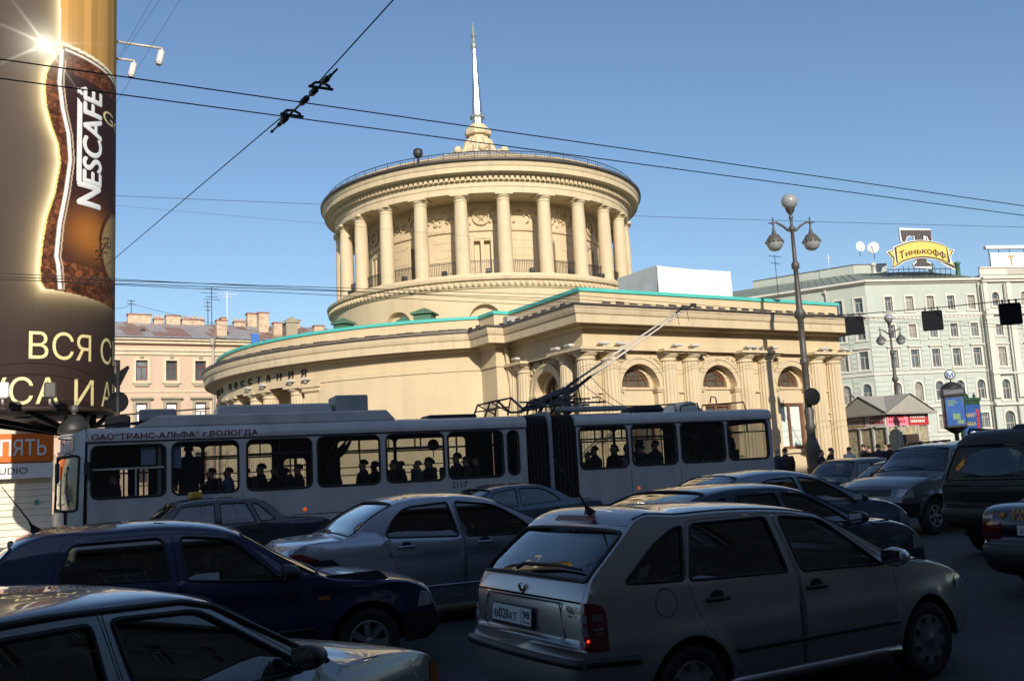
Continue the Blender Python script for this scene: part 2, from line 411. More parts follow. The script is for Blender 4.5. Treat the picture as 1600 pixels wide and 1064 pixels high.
# ================================================================== METRO PAVILION
PO = Vector((2.64, 35, 0))
pav = thing('metro_station', 'cream yellow classical station building with a columned rotunda, teal roof edge and thin spire', 'station', PO, YAW)
PC = Vector((6.95, 20.2, 0)); RL = 15.5
yI = PC.y - math.sqrt(RL ** 2 - (PC.x + .75) ** 2); a_st = math.atan2(-.75 - PC.x, PC.y - yI)     # angle from -V, + to +U
def ringp(phi, r, z=0): return Vector((PC.x + r * math.sin(phi), PC.y - r * math.cos(phi), z))
path = [(13.9, 14), (13.9, 0), (0, 0), (0, 5.4), (-.75, 5.4)] + [tuple(ringp(a_st + (R(-215) - a_st) * i / 70, RL).xy) for i in range(71)]
def sweep(mb, prof, pth, mi=0, sm=False, split=5):
    """sweep profile [(outward, z)] along a plan path (outward is to the right of travel reversed)"""
    k = len(pth); rows = []
    for i, p in enumerate(pth):
        p = Vector(p); d0 = (p - Vector(pth[i - 1])).normalized() if i else None; d1 = (Vector(pth[i + 1]) - p).normalized() if i < k - 1 else None
        if d0 is None: d0 = d1
        if d1 is None: d1 = d0
        n0 = Vector((-d0.y, d0.x)); n1 = Vector((-d1.y, d1.x)); n = (n0 + n1).normalized(); n = n / max(n.dot(n0), .3)
        rows.append((p, n))
    for j in range(len(prof) - 1):
        (o0, z0), (o1, z1) = prof[j], prof[j + 1]
        vs = []
        for p, n in rows: a = p - n * o0; b = p - n * o1; vs += [(a.x, a.y, z0), (b.x, b.y, z1)]
        mb.add(vs, [(2 * i, 2 * i + 1, 2 * i + 3, 2 * i + 2) for i in range(k - 1)], mi, sm)
def flip_check(pth):   # outward must point away from the building: wing front travels -U, outward is -V
    return
ENT0, LIP, CTOP, PTOP = 6.1, 7.02, 7.72, 8.34
# -n*o: for travel (13.9,0)->(0,0): d=(-1,0), n=(0,-1), so outward -V is +n
_sw = sweep
def sweepo(mb, prof, pth, mi=0, sm=False): _sw(mb, [(-o, z) for o, z in prof], pth, mi, sm)
mb = MB(); sweepo(mb, [(.05, ENT0 - .02), (.05, 6.3), (.0, 6.32), (0, 6.9), (.1, 6.96), (.12, LIP + .05)], path); mb.build('frieze', M_cream, pav)
mb = MB(); sweepo(mb, [(.1, LIP + .04), (.62, LIP + .02), (.64, LIP - .03), (.70, LIP - .03), (.71, 7.30), (.76, 7.34), (.80, 7.46), (.82, 7.60), (.2, 7.74), (0, 7.74)], path); mb.build('cornice', M_creamt, pav)
mb = MB(); sweepo(mb, [(.02, 7.73), (.02, PTOP - .02)], path); mb.build('parapet', M_cream, pav)
mb = MB(); sweepo(mb, [(.0, PTOP - .03), (.09, PTOP - .03), (.10, PTOP + .10), (-.3, PTOP + .16), (-.35, PTOP - .4)], path); mb.build('roof_edge_flashing', M_teal, pav)
# gutter with its bent sheet lip on top of the cornice, uneven along its length
mb = MB(); gp = []
for i in range(len(path) - 1):
    a, b = Vector(path[i]), Vector(path[i + 1]); L = (b - a).length; nn = max(1, int(L / 1.2))
    for j in range(nn): gp.append(tuple(a.lerp(b, j / nn)))
gp.append(path[-1])
rnd = random.Random(3)
sweepo(mb, [(.83, 7.60), (.86, 7.62), (.85, 7.70), (.45, 7.76)], gp)
for i in range(1, len(gp) - 1):     # gutter brackets and the lamp string that runs along the cornice
    p = Vector(gp[i]); d = (Vector(gp[i + 1]) - p).normalized(); n = Vector((-d.y, d.x)) * .8
    for q in (0, .5):
        c = p + d * (Vector(gp[i + 1]) - p).length * q + n; h = rnd.uniform(.05, .1)
        mb.add([(c.x - d.x * .2, c.y - d.y * .2, 7.72), (c.x + d.x * .2, c.y + d.y * .2, 7.72), (c.x + d.x * .2, c.y + d.y * .2, 7.73 + h), (c.x - d.x * .2, c.y - d.y * .2, 7.73 + h * .8)], [(0, 1, 2, 3)])
stuff(mb.build('gutter', M_flash, pav))
# flat roofs
mb = MB(); mb.add([(0, 0, 8.1), (13.9, 0, 8.1), (13.9, 16, 8.1), (0, 16, 8.1)], [(0, 1, 2, 3)])
mb.lathe([(15.4, 8.06), (9.0, 8.5)], 64, 0, tuple(PC)); mb.build('low_roof', M_green, pav)

# ---- wing front: wall with arch recesses
def wallbay(mb, fn, x0, x1, wins):
    hol = []
    for c in wins:
        hol.append([(c - .95, 2.02)] + [(c + .95, 2.02), (c + .95, 4.66)] + arc(c, 4.66, .95, 0, PI, 14)[1:-1] + [(c - .95, 4.66)])
    wall(mb, [(x0, 0), (x1, 0), (x1, ENT0), (x0, ENT0)], hol, fn, .32)
bays = [2.7, 6.75, 10.9]
mb = MB(); fr = lambda a, b, c: (a, .22 + c, b)
wallbay(mb, fr, 0.22, 13.9, bays)
fl = lambda a, b, c: (.22 + c, a, b)
wallbay(mb, fl, .22, 5.4, [2.95])
mb.add([(0, 5.4, 0), (-.75, 5.4, 0), (-.75, 5.4, ENT0), (0, 5.4, ENT0)], [(3, 2, 1, 0)]); mb.add([(-.75, 5.4, 0), (-.75, yI, 0), (-.75, yI, ENT0), (-.75, 5.4, ENT0)], [(3, 2, 1, 0)])
mb.add([(.22, 5.4, 0), (0, 5.4, 0), (0, 5.4, ENT0), (.22, 5.4, ENT0)], [(3, 2, 1, 0)])
mb.add([(13.9, 0.2, 0), (13.9, 14, 0), (13.9, 14, ENT0), (13.9, .2, ENT0)], [(0, 1, 2, 3)])
mb.build('wall', M_cream, pav)
mb = MB(); wl = []
for i in range(61):
    f = a_st + (R(-58.4) - a_st) * i / 60; wl.append(ringp(f, RL))
mb.add([(p.x, p.y, 0) for p in wl] + [(p.x, p.y, ENT0 + .02) for p in wl], [(i, i + 1, 62 + i, 61 + i) for i in range(60)], 0, True)
e = ringp(R(-58.4), RL - 1.3); mb.add([(wl[-1].x, wl[-1].y, 0), (e.x, e.y, 0), (e.x, e.y, ENT0), (wl[-1].x, wl[-1].y, ENT0)], [(0, 1, 2, 3)])
mb.build('curved_wall', M_cream, pav)
mb = MB()
mb.lathe([(RL - 1.3, 0), (RL - 1.3, ENT0 + .1)], 60, 0, tuple(PC), 'z', R(-90 - 215), R(-90 - 58.4)); mb.build('porch_wall', M_cream, pav)
mb = MB(); mb.lathe([(RL - 1.3, ENT0 + .05), (RL + .02, ENT0 + .05)], 60, 0, tuple(PC), 'z', R(-90 - 215), R(-90 - 58)); mb.build('porch_soffit', M_creamt, pav)

# arch surround, lunette window, tall window
def ringstrip(mb, c, r0_, r1_, z, y0, y1, fn, n=14):
    o = arc(c, z, r1_, 0, PI, n); i_ = arc(c, z, r0_, 0, PI, n)
    vs = [fn(a, b, y0) for a, b in o] + [fn(a, b, y0) for a, b in i_] + [fn(a, b, y1) for a, b in o] + [fn(a, b, y1) for a, b in i_]; k = n + 1
    mb.add(vs, [(j, j + 1, k + j + 1, k + j) for j in range(n)] + [(2 * k + j, 2 * k + j + 1, j + 1, j) for j in range(n)] + [(k + j, k + j + 1, 3 * k + j + 1, 3 * k + j) for j in range(n)])
def arch_window(c, fn, lit):
    mb = MB(); ringstrip(mb, c, .93, 1.22, 4.66, -.10, .32, fn); ringstrip(mb, c, 1.14, 1.25, 4.66, -.14, .0, fn)
    for s in (-1, 1):
        x0, x1 = sorted((c + s * .84, c + s * 1.24)); q = MB(); q.box(x0, x1, -.05, .3, 2.0, 4.5); q.box(x0 - .06, x1 + .06, -.12, .3, 4.5, 4.58); q.box(x0 - .1, x1 + .1, -.16, .3, 4.58, 4.68)
        mb.add([fn(a, d, b) for a, b, d in q.v], q.f)
    q = MB(); q.box(c - .84, c + .84, .22, .3, 4.0, 4.6); q.box(c - .84, c + .84, .15, .4, 4.60, 4.69); mb.add([fn(a, d, b) for a, b, d in q.v], q.f)
    q = MB(); q.box(c - 1.0, c + 1.0, -.12, .3, 1.86, 2.0); mb.add([fn(a, d, b) for a, b, d in q.v], q.f)
    su = mb.build('arch_surround', M_creamt, pav)
    f = MB(); r_ = .74
    sector = [(c - r_, 4.69)] + [(c + r_, 4.69)] + arc(c, 4.69, r_, 0, PI, 12)[1:-1]
    inn = [(c - r_ + .08, 4.76)] + [(c + r_ - .08, 4.76)] + [(p[0], max(p[1], 4.76)) for p in arc(c, 4.69, r_ - .09, 0.08, PI - .08, 12)[1:-1]]
    w0 = MB(); wall(w0, [(c - .95, 4.64), (c + .95, 4.64)] + arc(c, 4.66, .95, 0, PI, 14)[1:-1], [sector], lambda a, b, d: fn(a, b, .30 + d), .12); w0.build('arch_infill', M_cream, pav)
    wall(f, sector, [inn], lambda a, b, d: fn(a, b, .40 + d), .06)
    for x in (c - .28, c + .28): q = MB(); q.box(x - .025, x + .025, .38, .44, 4.7, 4.69 + math.sqrt(r_ ** 2 - .28 ** 2)); f.add([fn(a, d, b) for a, b, d in q.v], q.f)
    q = MB(); q.box(c - r_, c + r_, .385, .44, 5.0, 5.04); f.add([fn(a, d, b) for a, b, d in q.v], q.f)
    fo = f.build('arch_window', M_wood, pav)
    g = MB(); poly_face(g, sector, lambda a, b: fn(a, b, .44)); g.build('pane', M_wing, fo)
    f = MB(); wall(f, [(c - .84, 2.02), (c + .84, 2.02), (c + .84, 4.0), (c - .84, 4.0)], [[(c - .7, 2.15), (c - .06, 2.15), (c - .06, 3.9), (c - .7, 3.9)], [(c + .06, 2.15), (c + .7, 2.15), (c + .7, 3.9), (c + .06, 3.9)]], lambda a, b, d: fn(a, b, .28 + d), .08)
    fo = f.build('tall_window', M_wood if lit else M_wood, pav)
    g = MB(); poly_face(g, [(c - .84, 2.0), (c + .84, 2.0), (c + .84, 4.02), (c - .84, 4.02)], lambda a, b: fn(a, b, .37)); g.build('pane', M_blind if lit else M_wing, fo)
    # spandrel ornament: curling leaves round the arch
    sp = MB(); rr = random.Random(int(c * 100))
    for s in (-1, 1):
        for t in range(16):
            a_ = rr.uniform(.28, 1.25); rad = 1.32 + rr.uniform(0, .26); x = c + s * rad * math.cos(a_) ; z = 4.66 + rad * math.sin(a_)
            if z > 6.05 or abs(x - c) > 1.5: continue
            p = fn(x, z, -.01); sp.sphere(p, rr.uniform(.05, .10), 6, 4)
        for t in range(3):
            sx = c + s * (.75 + .25 * t); sp.tube([fn(sx + s * .1 * math.cos(q) * (1 - q / 9), 5.75 - .03 * t + .1 * math.sin(q) * (1 - q / 9), -.02) for q in [k * .7 for k in range(9)]], .035, 5)
    stuff(sp.build('arch_relief', M_relief, pav))
arch_window(bays[0], fr, False); arch_window(bays[1], fr, False); arch_window(bays[2], fr, True); arch_window(2.95, fl, False)

# ---- fluted columns in pairs
def flute(r, q, z, n=18): return r * (1 - .075 * abs(math.sin(q * n / 2)) ** .7) if 1 else r
def column_meshes(r, h0, h1, nm, fluted, seg):
    a = MB(); H_ = h1 - h0
    pr = [(r * 1.0, h0), (r * 1.0, h0 + .3 * H_), (r * .94, h0 + .7 * H_), (r * .86, h1 - r * 1.0)]
    a.lathe(pr, seg, 0, (0, 0, 0), 'z', sm=not fluted, rfn=(lambda rr, q, z: flute(rr, q, z)) if fluted else None)
    c = MB(); c.lathe([(r * .88, h1 - r * 1.02), (r * .95, h1 - r * .98), (r * .95, h1 - r * .9), (r * .88, h1 - r * .86), (r * .9, h1 - r * .7), (r * 1.02, h1 - r * .62), (r * 1.18, h1 - r * .45), (r * 1.22, h1 - r * .32)], seg)
    s = r * 1.24; c.box(-s, s, -s, s, h1 - r * .32, h1)
    b = MB(); b.lathe([(r * 1.16, h0 - r * .1), (r * 1.2, h0), (r * 1.14, h0 + r * .16), (r * 1.02, h0 + r * .22)], seg); b.box(-r * 1.25, r * 1.25, -r * 1.25, r * 1.25, h0 - r * .4, h0 - r * .1)
    return a.mesh('column_shaft', M_creamt), c.mesh('capital', M_creamt), b.mesh('column_base', M_creamt)
def put_column(ms, loc, rz):
    o = link('column', ms[0], pav, loc, rz); link('capital', ms[1], o); link('column_base', ms[2], o); return o
CM = column_meshes(.40, 1.2, ENT0, 'c', True, 72)
cols = [(.18, .12), (1.28, .16), (4.10, .16), (5.25, .16), (8.18, .16), (9.36, .16), (12.36, .16), (13.45, .16), (.18, 1.3), (.18, 4.6), (.18, 5.25)]
for x, y in cols: put_column(CM, (x, y, 0), 0)
mb = MB()
for x0, x1, y0, y1 in ((-.36, 1.86, -.42, .3), (3.55, 5.8, -.42, .3), (7.62, 9.92, -.42, .3), (11.8, 14.0, -.42, .3), (-.36, .3, .3, 1.85), (-.36, .3, 4.05, 5.38)): mb.bbox(x0, x1, y0, y1, 0, 1.04, .03)
mb.box(.0, 13.9, .0, .3, 0, .9); build_each(mb, 'plinth', M_creamt, pav)
mb = MB()
for x0, x1, y0, y1 in ((-.42, 1.92, -.46, .1), (3.5, 5.85, -.46, .1), (7.57, 9.97, -.46, .1), (11.75, 14.05, -.46, .1), (-.42, .0, .1, 1.95), (-.42, .0, 3.98, 5.39)): mb.box(x0, x1, y0, y1, ENT0 - .06, ENT0 + .05)
build_each(mb, 'column_slab', M_creamt, pav)
# wall panels between paired columns: small string mouldings
mb = MB()
for xa, xb in ((1.28, .18), (5.25, 4.1), (9.36, 8.18), (13.45, 12.36)):
    m_ = (xa + xb) / 2
    for z in (3.2, 3.5, 4.45): mb.box(m_ - .2, m_ + .2, .12, .24, z, z + .07)
build_each(mb, 'wall_moulding', M_creamt, pav)
# porch of the low drum: pilaster, columns, doors, letters
mb = MB(); mb.M = Matrix.Translation(ringp(R(-60.3), RL - .2)) @ Matrix.Rotation(R(-60.3), 4, 'Z')
mb.box(-.42, .42, -.14, .5, 1, 5.72)
for k in range(5): mb.box(-.36 + k * .155, -.28 + k * .155, -.17, -.13, 1.2, 5.6)
mb.bbox(-.55, .55, -.24, .5, 5.72, 5.92, .05); mb.box(-.6, .6, -.3, .5, 5.92, 6.08); mb.bbox(-.55, .55, -.25, .5, .0, 1.0, .04)
mb.build('pilaster', M_creamt, pav)
CP = column_meshes(.42, 1.0, ENT0, 'p', True, 72)
for ph in (-64.6, -72.6, -77.2, -85, -89.6, -98, -102, -112, -124): put_column(CP, ringp(R(ph), RL - .42), R(ph))
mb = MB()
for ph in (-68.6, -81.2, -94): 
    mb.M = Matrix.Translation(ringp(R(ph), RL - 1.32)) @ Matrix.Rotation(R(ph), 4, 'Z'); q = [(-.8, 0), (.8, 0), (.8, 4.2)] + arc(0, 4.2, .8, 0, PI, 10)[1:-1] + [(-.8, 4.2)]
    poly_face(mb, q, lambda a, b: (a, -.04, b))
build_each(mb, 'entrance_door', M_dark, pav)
mb = MB(); tx = 'ПЛОЩАДЬ ВОССТАНИЯ'; ph = -61.6
for ch in reversed(tx):
    if ch != ' ':
        mb.M = Matrix.Translation(ringp(R(ph), RL + .03)) @ Matrix.Rotation(R(ph), 4, 'Z')
        put_text(mb, ch, lambda a, b, c: (a, -.02 - c, 6.46 + b), .31, .30, bold=.0, depth=.03, center=True)
    ph -= 3.05
build_each(mb, 'station_name_letter', M_iron, pav)
# downpipe in the step corner with its hopper
mb = MB(); mb.tube([(-.35, 5.25, 7.0), (-.35, 5.2, 6.75), (-.3, 5.22, 6.3), (-.15, 5.3, 5.4), (-.1, 5.3, 4.2), (-.1, 5.3, .3)], .085, 8); mb.lathe([(.09, 6.8), (.12, 6.95), (.2, 7.15), (.22, 7.3)], 10, 0, (-.35, 5.25, 0)); mb.build('downpipe', M_creamt, pav)
mb = MB(); mb.box(-.6, -.1, 4.55, 4.9, 7.74, 8.1); mb.build('gutter_box', M_roofg, pav)
# floodlights standing on the column slabs
fm = MB(); fm.bbox(-.22, .22, -.13, .13, .10, .2, .03); fm.box(-.05, .05, -.04, .04, 0, .12); fme = fm.mesh('floodlight', M_lampw)
for x, y, a in ((.75, -.3, 0), (1.55, -.3, .1), (4.3, -.3, 0), (5.2, -.28, .1), (8.15, -.3, -.1), (9.5, -.3, 0), (12.5, -.3, 0), (13.8, -.3, .1), (-.25, .55, 1.5), (-.25, 1.5, 1.6), (-.25, 4.6, 1.5)): link('floodlight', fme, pav, (x, y, ENT0 + .05), a)
for ph in (-60.8, -64.4, -72, -77): p = ringp(R(ph), RL + .16, ENT0 + .05); link('floodlight', fme, pav, p, R(ph))
# vents on the low roof
for ph, r, s in ((-41.5, 12.9, 1.0), (-45.5, 13.2, .55), (-58.5, 13.6, .8)):
    mb = MB(); s_ = .42 * s; mb.box(-s_, s_, -s_, s_, 0, .75 * s + .15); mb.box(-s_ * 1.3, s_ * 1.3, -s_ * 1.3, s_ * 1.3, .75 * s + .15, .75 * s + .22); mb.add([(-s_ * 1.3, -s_ * 1.3, .75 * s + .22), (s_ * 1.3, -s_ * 1.3, .75 * s + .22), (s_ * 1.3, s_ * 1.3, .75 * s + .22), (-s_ * 1.3, s_ * 1.3, .75 * s + .22), (0, 0, .75 * s + .5)], [(0, 1, 4), (1, 2, 4), (2, 3, 4), (3, 0, 4)])
    mb.build('roof_vent', M_green, pav, ringp(R(ph), r, 8.2), R(ph))

# ---------------- rotunda (still local to the station)
def rl(mb, prof, n=96, mi=0, sm=False): mb.lathe(prof, n, mi, tuple(PC), 'z', sm=sm)
mb = MB()
lun = []
rot = MB()
NW = 192
def drumfn(a, b, c): return tuple(ringp(a / 9.1, 9.1 - c, b))
hol = []
for k in range(12):
    ph = R(-29 + 30 * k); ph = (ph + PI) % (2 * PI) - PI; c = ph * 9.1
    if abs(ph) > PI - .2: continue
    hol.append([(c - .82, 9.3), (c + .82, 9.3)] + arc(c, 9.3, .82, 0, PI, 12)[1:-1])
wall(mb, [(-PI * 9.1 + 2 * PI * 9.1 * k / 180, 8.0) for k in range(181)] + [(PI * 9.1 - 2 * PI * 9.1 * k / 180, 10.93) for k in range(181)], hol, drumfn, .4, step=(.3, .9))
mb.build('drum_wall', M_cream, pav)
mb = MB()
for h in hol:
    c = (h[0][0] + h[1][0]) / 2; poly_face(mb, h, lambda a, b: drumfn(a, b, .36))
build_each(mb, 'drum_lunette', M_cream, pav)
mb = MB(); rl(mb, [(9.1, 10.9), (9.18, 10.92), (9.2, 10.98), (9.26, 11.0), (9.26, 11.28), (9.42, 11.32), (9.45, 11.44), (9.28, 11.5), (9.05, 11.52), (9.05, 11.7)]); rl(mb, [(9.05, 11.7), (6.6, 11.7)]); mb.build('drum_ledge', M_creamt, pav)
eb = MB(); eb.lathe([(.015, .0), (.085, .06), (.11, .14), (.10, .2), (.03, .26)], 6); ebm = eb.mesh('ledge_ornament', M_creamt)
mb = MB()
for k in range(190):
    p = ringp(2 * PI * k / 190, 9.28, 11.0); mb.M = Matrix.Translation(p); mb.add(eb.v, eb.f)
stuff(mb.build('ledge_ornament', M_creamt, pav))
# inner wall with courses of stone blocks, niches
RI = 7.05
def inn(a, b, c): return tuple(ringp(a / RI, RI - c, b))
niches = []
for k in range(12):
    ph = (R(-29 + 30 * k) + PI) % (2 * PI) - PI; niches.append(ph * RI)
mb = MB(); hol = [[(c - .45, 11.7), (c + .45, 11.7), (c + .45, 13.9), (c - .45, 13.9)] for c in niches if abs(c) < PI * RI - .6]
wall(mb, [(-PI * RI + 2 * PI * RI * k / 160, 11.69) for k in range(161)] + [(PI * RI - 2 * PI * RI * k / 160, 16.1) for k in range(161)], hol, inn, .35, step=(.25, 1.0)); mb.build('inner_wall', M_cream, pav)
mb = MB()
for h in hol: poly_face(mb, h, lambda a, b: inn(a, b, .33))
build_each(mb, 'niche_back', M_creamt, pav)
fb = MB()
for h in hol:
    x0, x1 = h[0][0], h[1][0]
    for a0_, a1_, z0, z1 in ((x0 - .14, x0, 11.7, 14.0), (x1, x1 + .14, 11.7, 14.0), (x0 - .2, x1 + .2, 14.0, 14.12), (x0 + .36, x0 + .54, 11.7, 13.9)):
        q = MB(); q.box(a0_, a1_, -.06, .2, z0, z1); fb.add([inn(a, d, b) for a, b, d in q.v], q.f)
build_each(fb, 'niche_frame', M_creamt, pav)
cs = MB(); cs.lathe([(RI + .02, 14.38), (RI + .1, 14.42), (RI + .12, 14.52), (RI + .02, 14.56)], 96, 0, tuple(PC), sm=False); cs.build('string_course', M_creamt, pav)
sb = MB()      # one stone block: curved sheet of 3 cm relief with sunk joints
bw, bh = R(6.9), .42
def blk(w):
    q = MB(); n = 3; g = .012 / RI; pts = []
    for i in range(n + 1):
        a = (-w / 2 + g) + (w - 2 * g) * i / n
        for r_, z in ((RI - .01, .012), (RI + .022, .018), (RI + .022, bh - .018), (RI - .01, bh - .012)): pts.append((r_ * math.sin(a), -r_ * math.cos(a), z))
    for i in range(n):
        for j in range(3): q.f.append([i * 4 + j, i * 4 + 4 + j, i * 4 + 5 + j, i * 4 + 1 + j]); q.m.append(0); q.s.append(False)
    q.v = pts; return q.mesh('stone_block', M_cream)
bm_ = blk(bw); nb = 0
for row in range(6):
    for k in range(52):
        ph = R(-29) + bw * (k + .5 * (row % 2)) + .0; phn = (ph + PI) % (2 * PI) - PI; z = 11.78 + row * bh
        if phn > R(62) or phn < R(-120): continue
        if any(abs(phn * RI - c) < .62 + bw * RI / 2 * .9 for c in niches) and z < 14.1: continue
        if nb < 290: link('stone_block', bm_, pav, (PC.x, PC.y, z), phn); nb += 1
# relief frieze of coats, wreaths and leaves
mb = MB(); rr = random.Random(5)
for k in range(24):
    c = R(-29 + 15 * k); p = lambda a, b, c_=0: tuple(ringp(c + a / RI, RI + .02 + c_, 15.15 + b))
    if k % 2 == 0:
        mb.tube([p(.42 * math.cos(q), .38 * math.sin(q), .05) for q in [i * PI / 8 for i in range(17)]], .07, 6)
        st = [(((.27 if i % 2 == 0 else .11) * math.sin(i * PI / 5)), ((.27 if i % 2 == 0 else .11) * math.cos(i * PI / 5))) for i in range(10)]
        mb.add([p(0, 0, .12)] + [p(a, b, .03) for a, b in st], [(0, 1 + (i + 1) % 10, 1 + i) for i in range(10)])
    for t in range(26):
        x = rr.uniform(-.86, .86); z = rr.uniform(-.42, .36)
        if k % 2 == 0 and abs(x) < .48: continue
        h = rr.uniform(.09, .2); an = rr.uniform(-.9, .9)
        mb.tube([p(x, z, .02), p(x + h * math.sin(an), z + h * .6, .07), p(x + 1.6 * h * math.sin(an), z + h, .02)], [.03, .055, .02], 5)
stuff(mb.build('relief_frieze', M_relief, pav))
mb = MB(); mb.lathe([(RI, 16.02), (8.2, 16.02)], 96, 0, tuple(PC)); mb.build('colonnade_ceiling', M_creamt, pav)
# columns of the rotunda
CR = column_meshes(.385, 11.72, 16.0, 'r', False, 28)
for k in range(24): ph = R(-20.9 + 14.52 * 0 + 15 * k); put_column(CR, ringp(ph, 8.48), ph)
# entablature
mb = MB(); mb.lathe([(8.12, 16.02), (8.12, 15.99), (8.82, 15.99), (8.82, 16.3), (8.86, 16.32), (8.86, 16.58), (8.97, 16.62)], 128, 0, tuple(PC), sm=False); mb.build('architrave', M_creamt, pav)
mb = MB(); mb.lathe([(8.95, 16.6), (8.95, 16.86), (9.12, 16.92), (9.38, 16.98), (9.40, 16.95), (9.46, 16.95), (9.47, 17.2), (9.51, 17.24), (9.55, 17.36), (9.59, 17.50)], 128, 0, tuple(PC), sm=False); mb.build('rotunda_cornice', M_creamt, pav)
mb = MB()
for k in range(200):
    ph = 2 * PI * k / 200; mb.M = Matrix.Translation(ringp(ph, 9.0)) @ Matrix.Rotation(ph, 4, 'Z'); mb.box(-.085, .085, -.09, .08, 16.63, 16.84)
stuff(mb.build('dentil', M_creamt, pav))
mb = MB(); mb.lathe([(9.57, 17.45), (9.67, 17.46), (9.68, 17.60), (9.2, 17.66), (9.0, 17.64)], 96, 0, tuple(PC)); mb.build('cornice_flashing', M_flash, pav)
mb = MB(); mb.lathe([(9.0, 17.6), (9.0, 17.98), (8.7, 18.02), (7.9, 18.35)], 96, 0, tuple(PC), sm=False); mb.build('attic_ring', M_cream, pav)
mb = MB(); mb.lathe([(8.3, 18.05), (6, 19.0), (3.6, 20.05), (1.5, 20.8), (.5, 21.0)], 48, 0, tuple(PC))
for k in range(48): ph = 2 * PI * k / 48; mb.tube([ringp(ph, 8.28, 18.08), ringp(ph, 3.6, 20.07), ringp(ph, 1.5, 20.82)], .025, 4)
mb.build('dome_roof', M_roofg, pav)
mb = MB(); N_ = 72
for z, r_ in ((17.98, .022), (17.62, .015)): mb.tube([ringp(2 * PI * k / 96, 9.3, z + .06) for k in range(96)], r_, 4, closed=True)
for z in (17.76, 17.88): mb.tube([ringp(2 * PI * k / 96, 9.3, z) for k in range(96)], .008, 3, closed=True)
for k in range(N_): mb.tube([ringp(2 * PI * k / N_, 9.3, 17.6), ringp(2 * PI * k / N_, 9.3, 18.05)], .02, 4)
for k in range(N_ * 5): mb.tube([ringp(2 * PI * k / N_ / 5, 9.3, 17.66), ringp(2 * PI * k / N_ / 5, 9.3, 18.03)], .0075, 3, caps=False)
mb.build('roof_railing', M_iron, pav)
# balcony railings between the columns
mb = MB()
L_ = 2 * 8.5 * math.sin(R(15) / 2) - .72
for z in (.08, .72, .8): mb.box(-L_ / 2, L_ / 2, -.012, .012, z, z + .025)
for i in range(17): x = -L_ / 2 + L_ * i / 16; mb.box(x - .011, x + .011, -.011, .011, 0, .95 if i in (0, 16) else .8)
bme = mb.mesh('balcony_railing', M_iron)
db = MB(); db.bbox(-.14, .14, -.12, .12, .08, .3, .03); db.box(-.16, .16, -.04, .04, 0, .14); dme = db.mesh('rotunda_floodlight', M_lampd)
for k in range(24):
    ph = R(-28.4 + 15 * k); link('balcony_railing', bme, pav, ringp(ph, 8.35, 11.72), ph)
    if k % 2 == 0 or k in (1, 23, 3): link('rotunda_floodlight', dme, pav, ringp(ph + R(1.2), 8.75, 11.7), ph)
lb = MB(); lb.lathe([(.12, 0), (.2, .05), (.26, .2), (.24, .42), (.12, .5), (.01, .52)], 14); lb.tube([(0, 0, -.3), (0, 0, .05)], .05, 6); lb.build('roof_lantern', M_lampd, pav, ringp(R(-49), 9.1, 18.1))
# spire with scrolled pedestal
sp = MB(); sp.lathe([(1.5, 20.6), (1.45, 20.95), (1.0, 21.0), (.92, 21.6), (.62, 22.1), (.58, 22.2), (.82, 22.25), (.86, 22.5), (.7, 22.65), (.45, 22.95), (.38, 23.0)], 8, 0, tuple(PC), sm=False)
for k in range(8):
    ph = 2 * PI * k / 8; prof = [(1.75, 20.55)] + [(1.5 + .3 * math.cos(q), 20.95 + .28 * math.sin(q)) for q in [-.6, .0, .7, 1.4, 2.1]] + [(1.15, 21.15), (1.0, 21.5), (.88, 21.85), (.6, 22.0), (.6, 20.55)]
    a_ = ringp(ph, 1, 0) - PC; b_ = Vector((math.cos(ph), math.sin(ph), 0))
    sp.prism(prof, -.13, .13, 0, lambda a, b, c: tuple(PC + a_ * a + b_ * c + Vector((0, 0, b))))
sp.build('spire_pedestal', M_creamt, pav)
for k in range(8): ph = 2 * PI * (k + .5) / 8; mb = MB(); mb.sphere(ringp(ph, 2.0, 20.85), .26, 10, 7); mb.build('spire_ball', M_creamt, pav)
sp = MB(); sp.lathe([(.30, 23.35), (.36, 23.4), (.36, 23.0), (.34, 22.95)][::-1] + [(.36, 23.4), (.35, 23.5), (.12, 27.95)], 8, 0, tuple(PC), sm=False, a0=R(-1), a1=R(359)); so = sp.build('spire', M_steel, pav)
sp = MB(); sp.lathe([(.3, 23.3), (.44, 23.36), (.47, 23.46), (.44, 23.56), (.32, 23.62)], 12, 0, tuple(PC)); sp.lathe([(.125, 27.9), (.16, 27.97), (.20, 28.13), (.17, 28.3), (.11, 28.37), (.095, 28.72), (.16, 28.77), (.16, 28.83), (.12, 28.87), (.065, 29.3), (.012, 29.75)], 12, 0, tuple(PC)); build_each(sp, 'spire_finial', M_verdi, so)
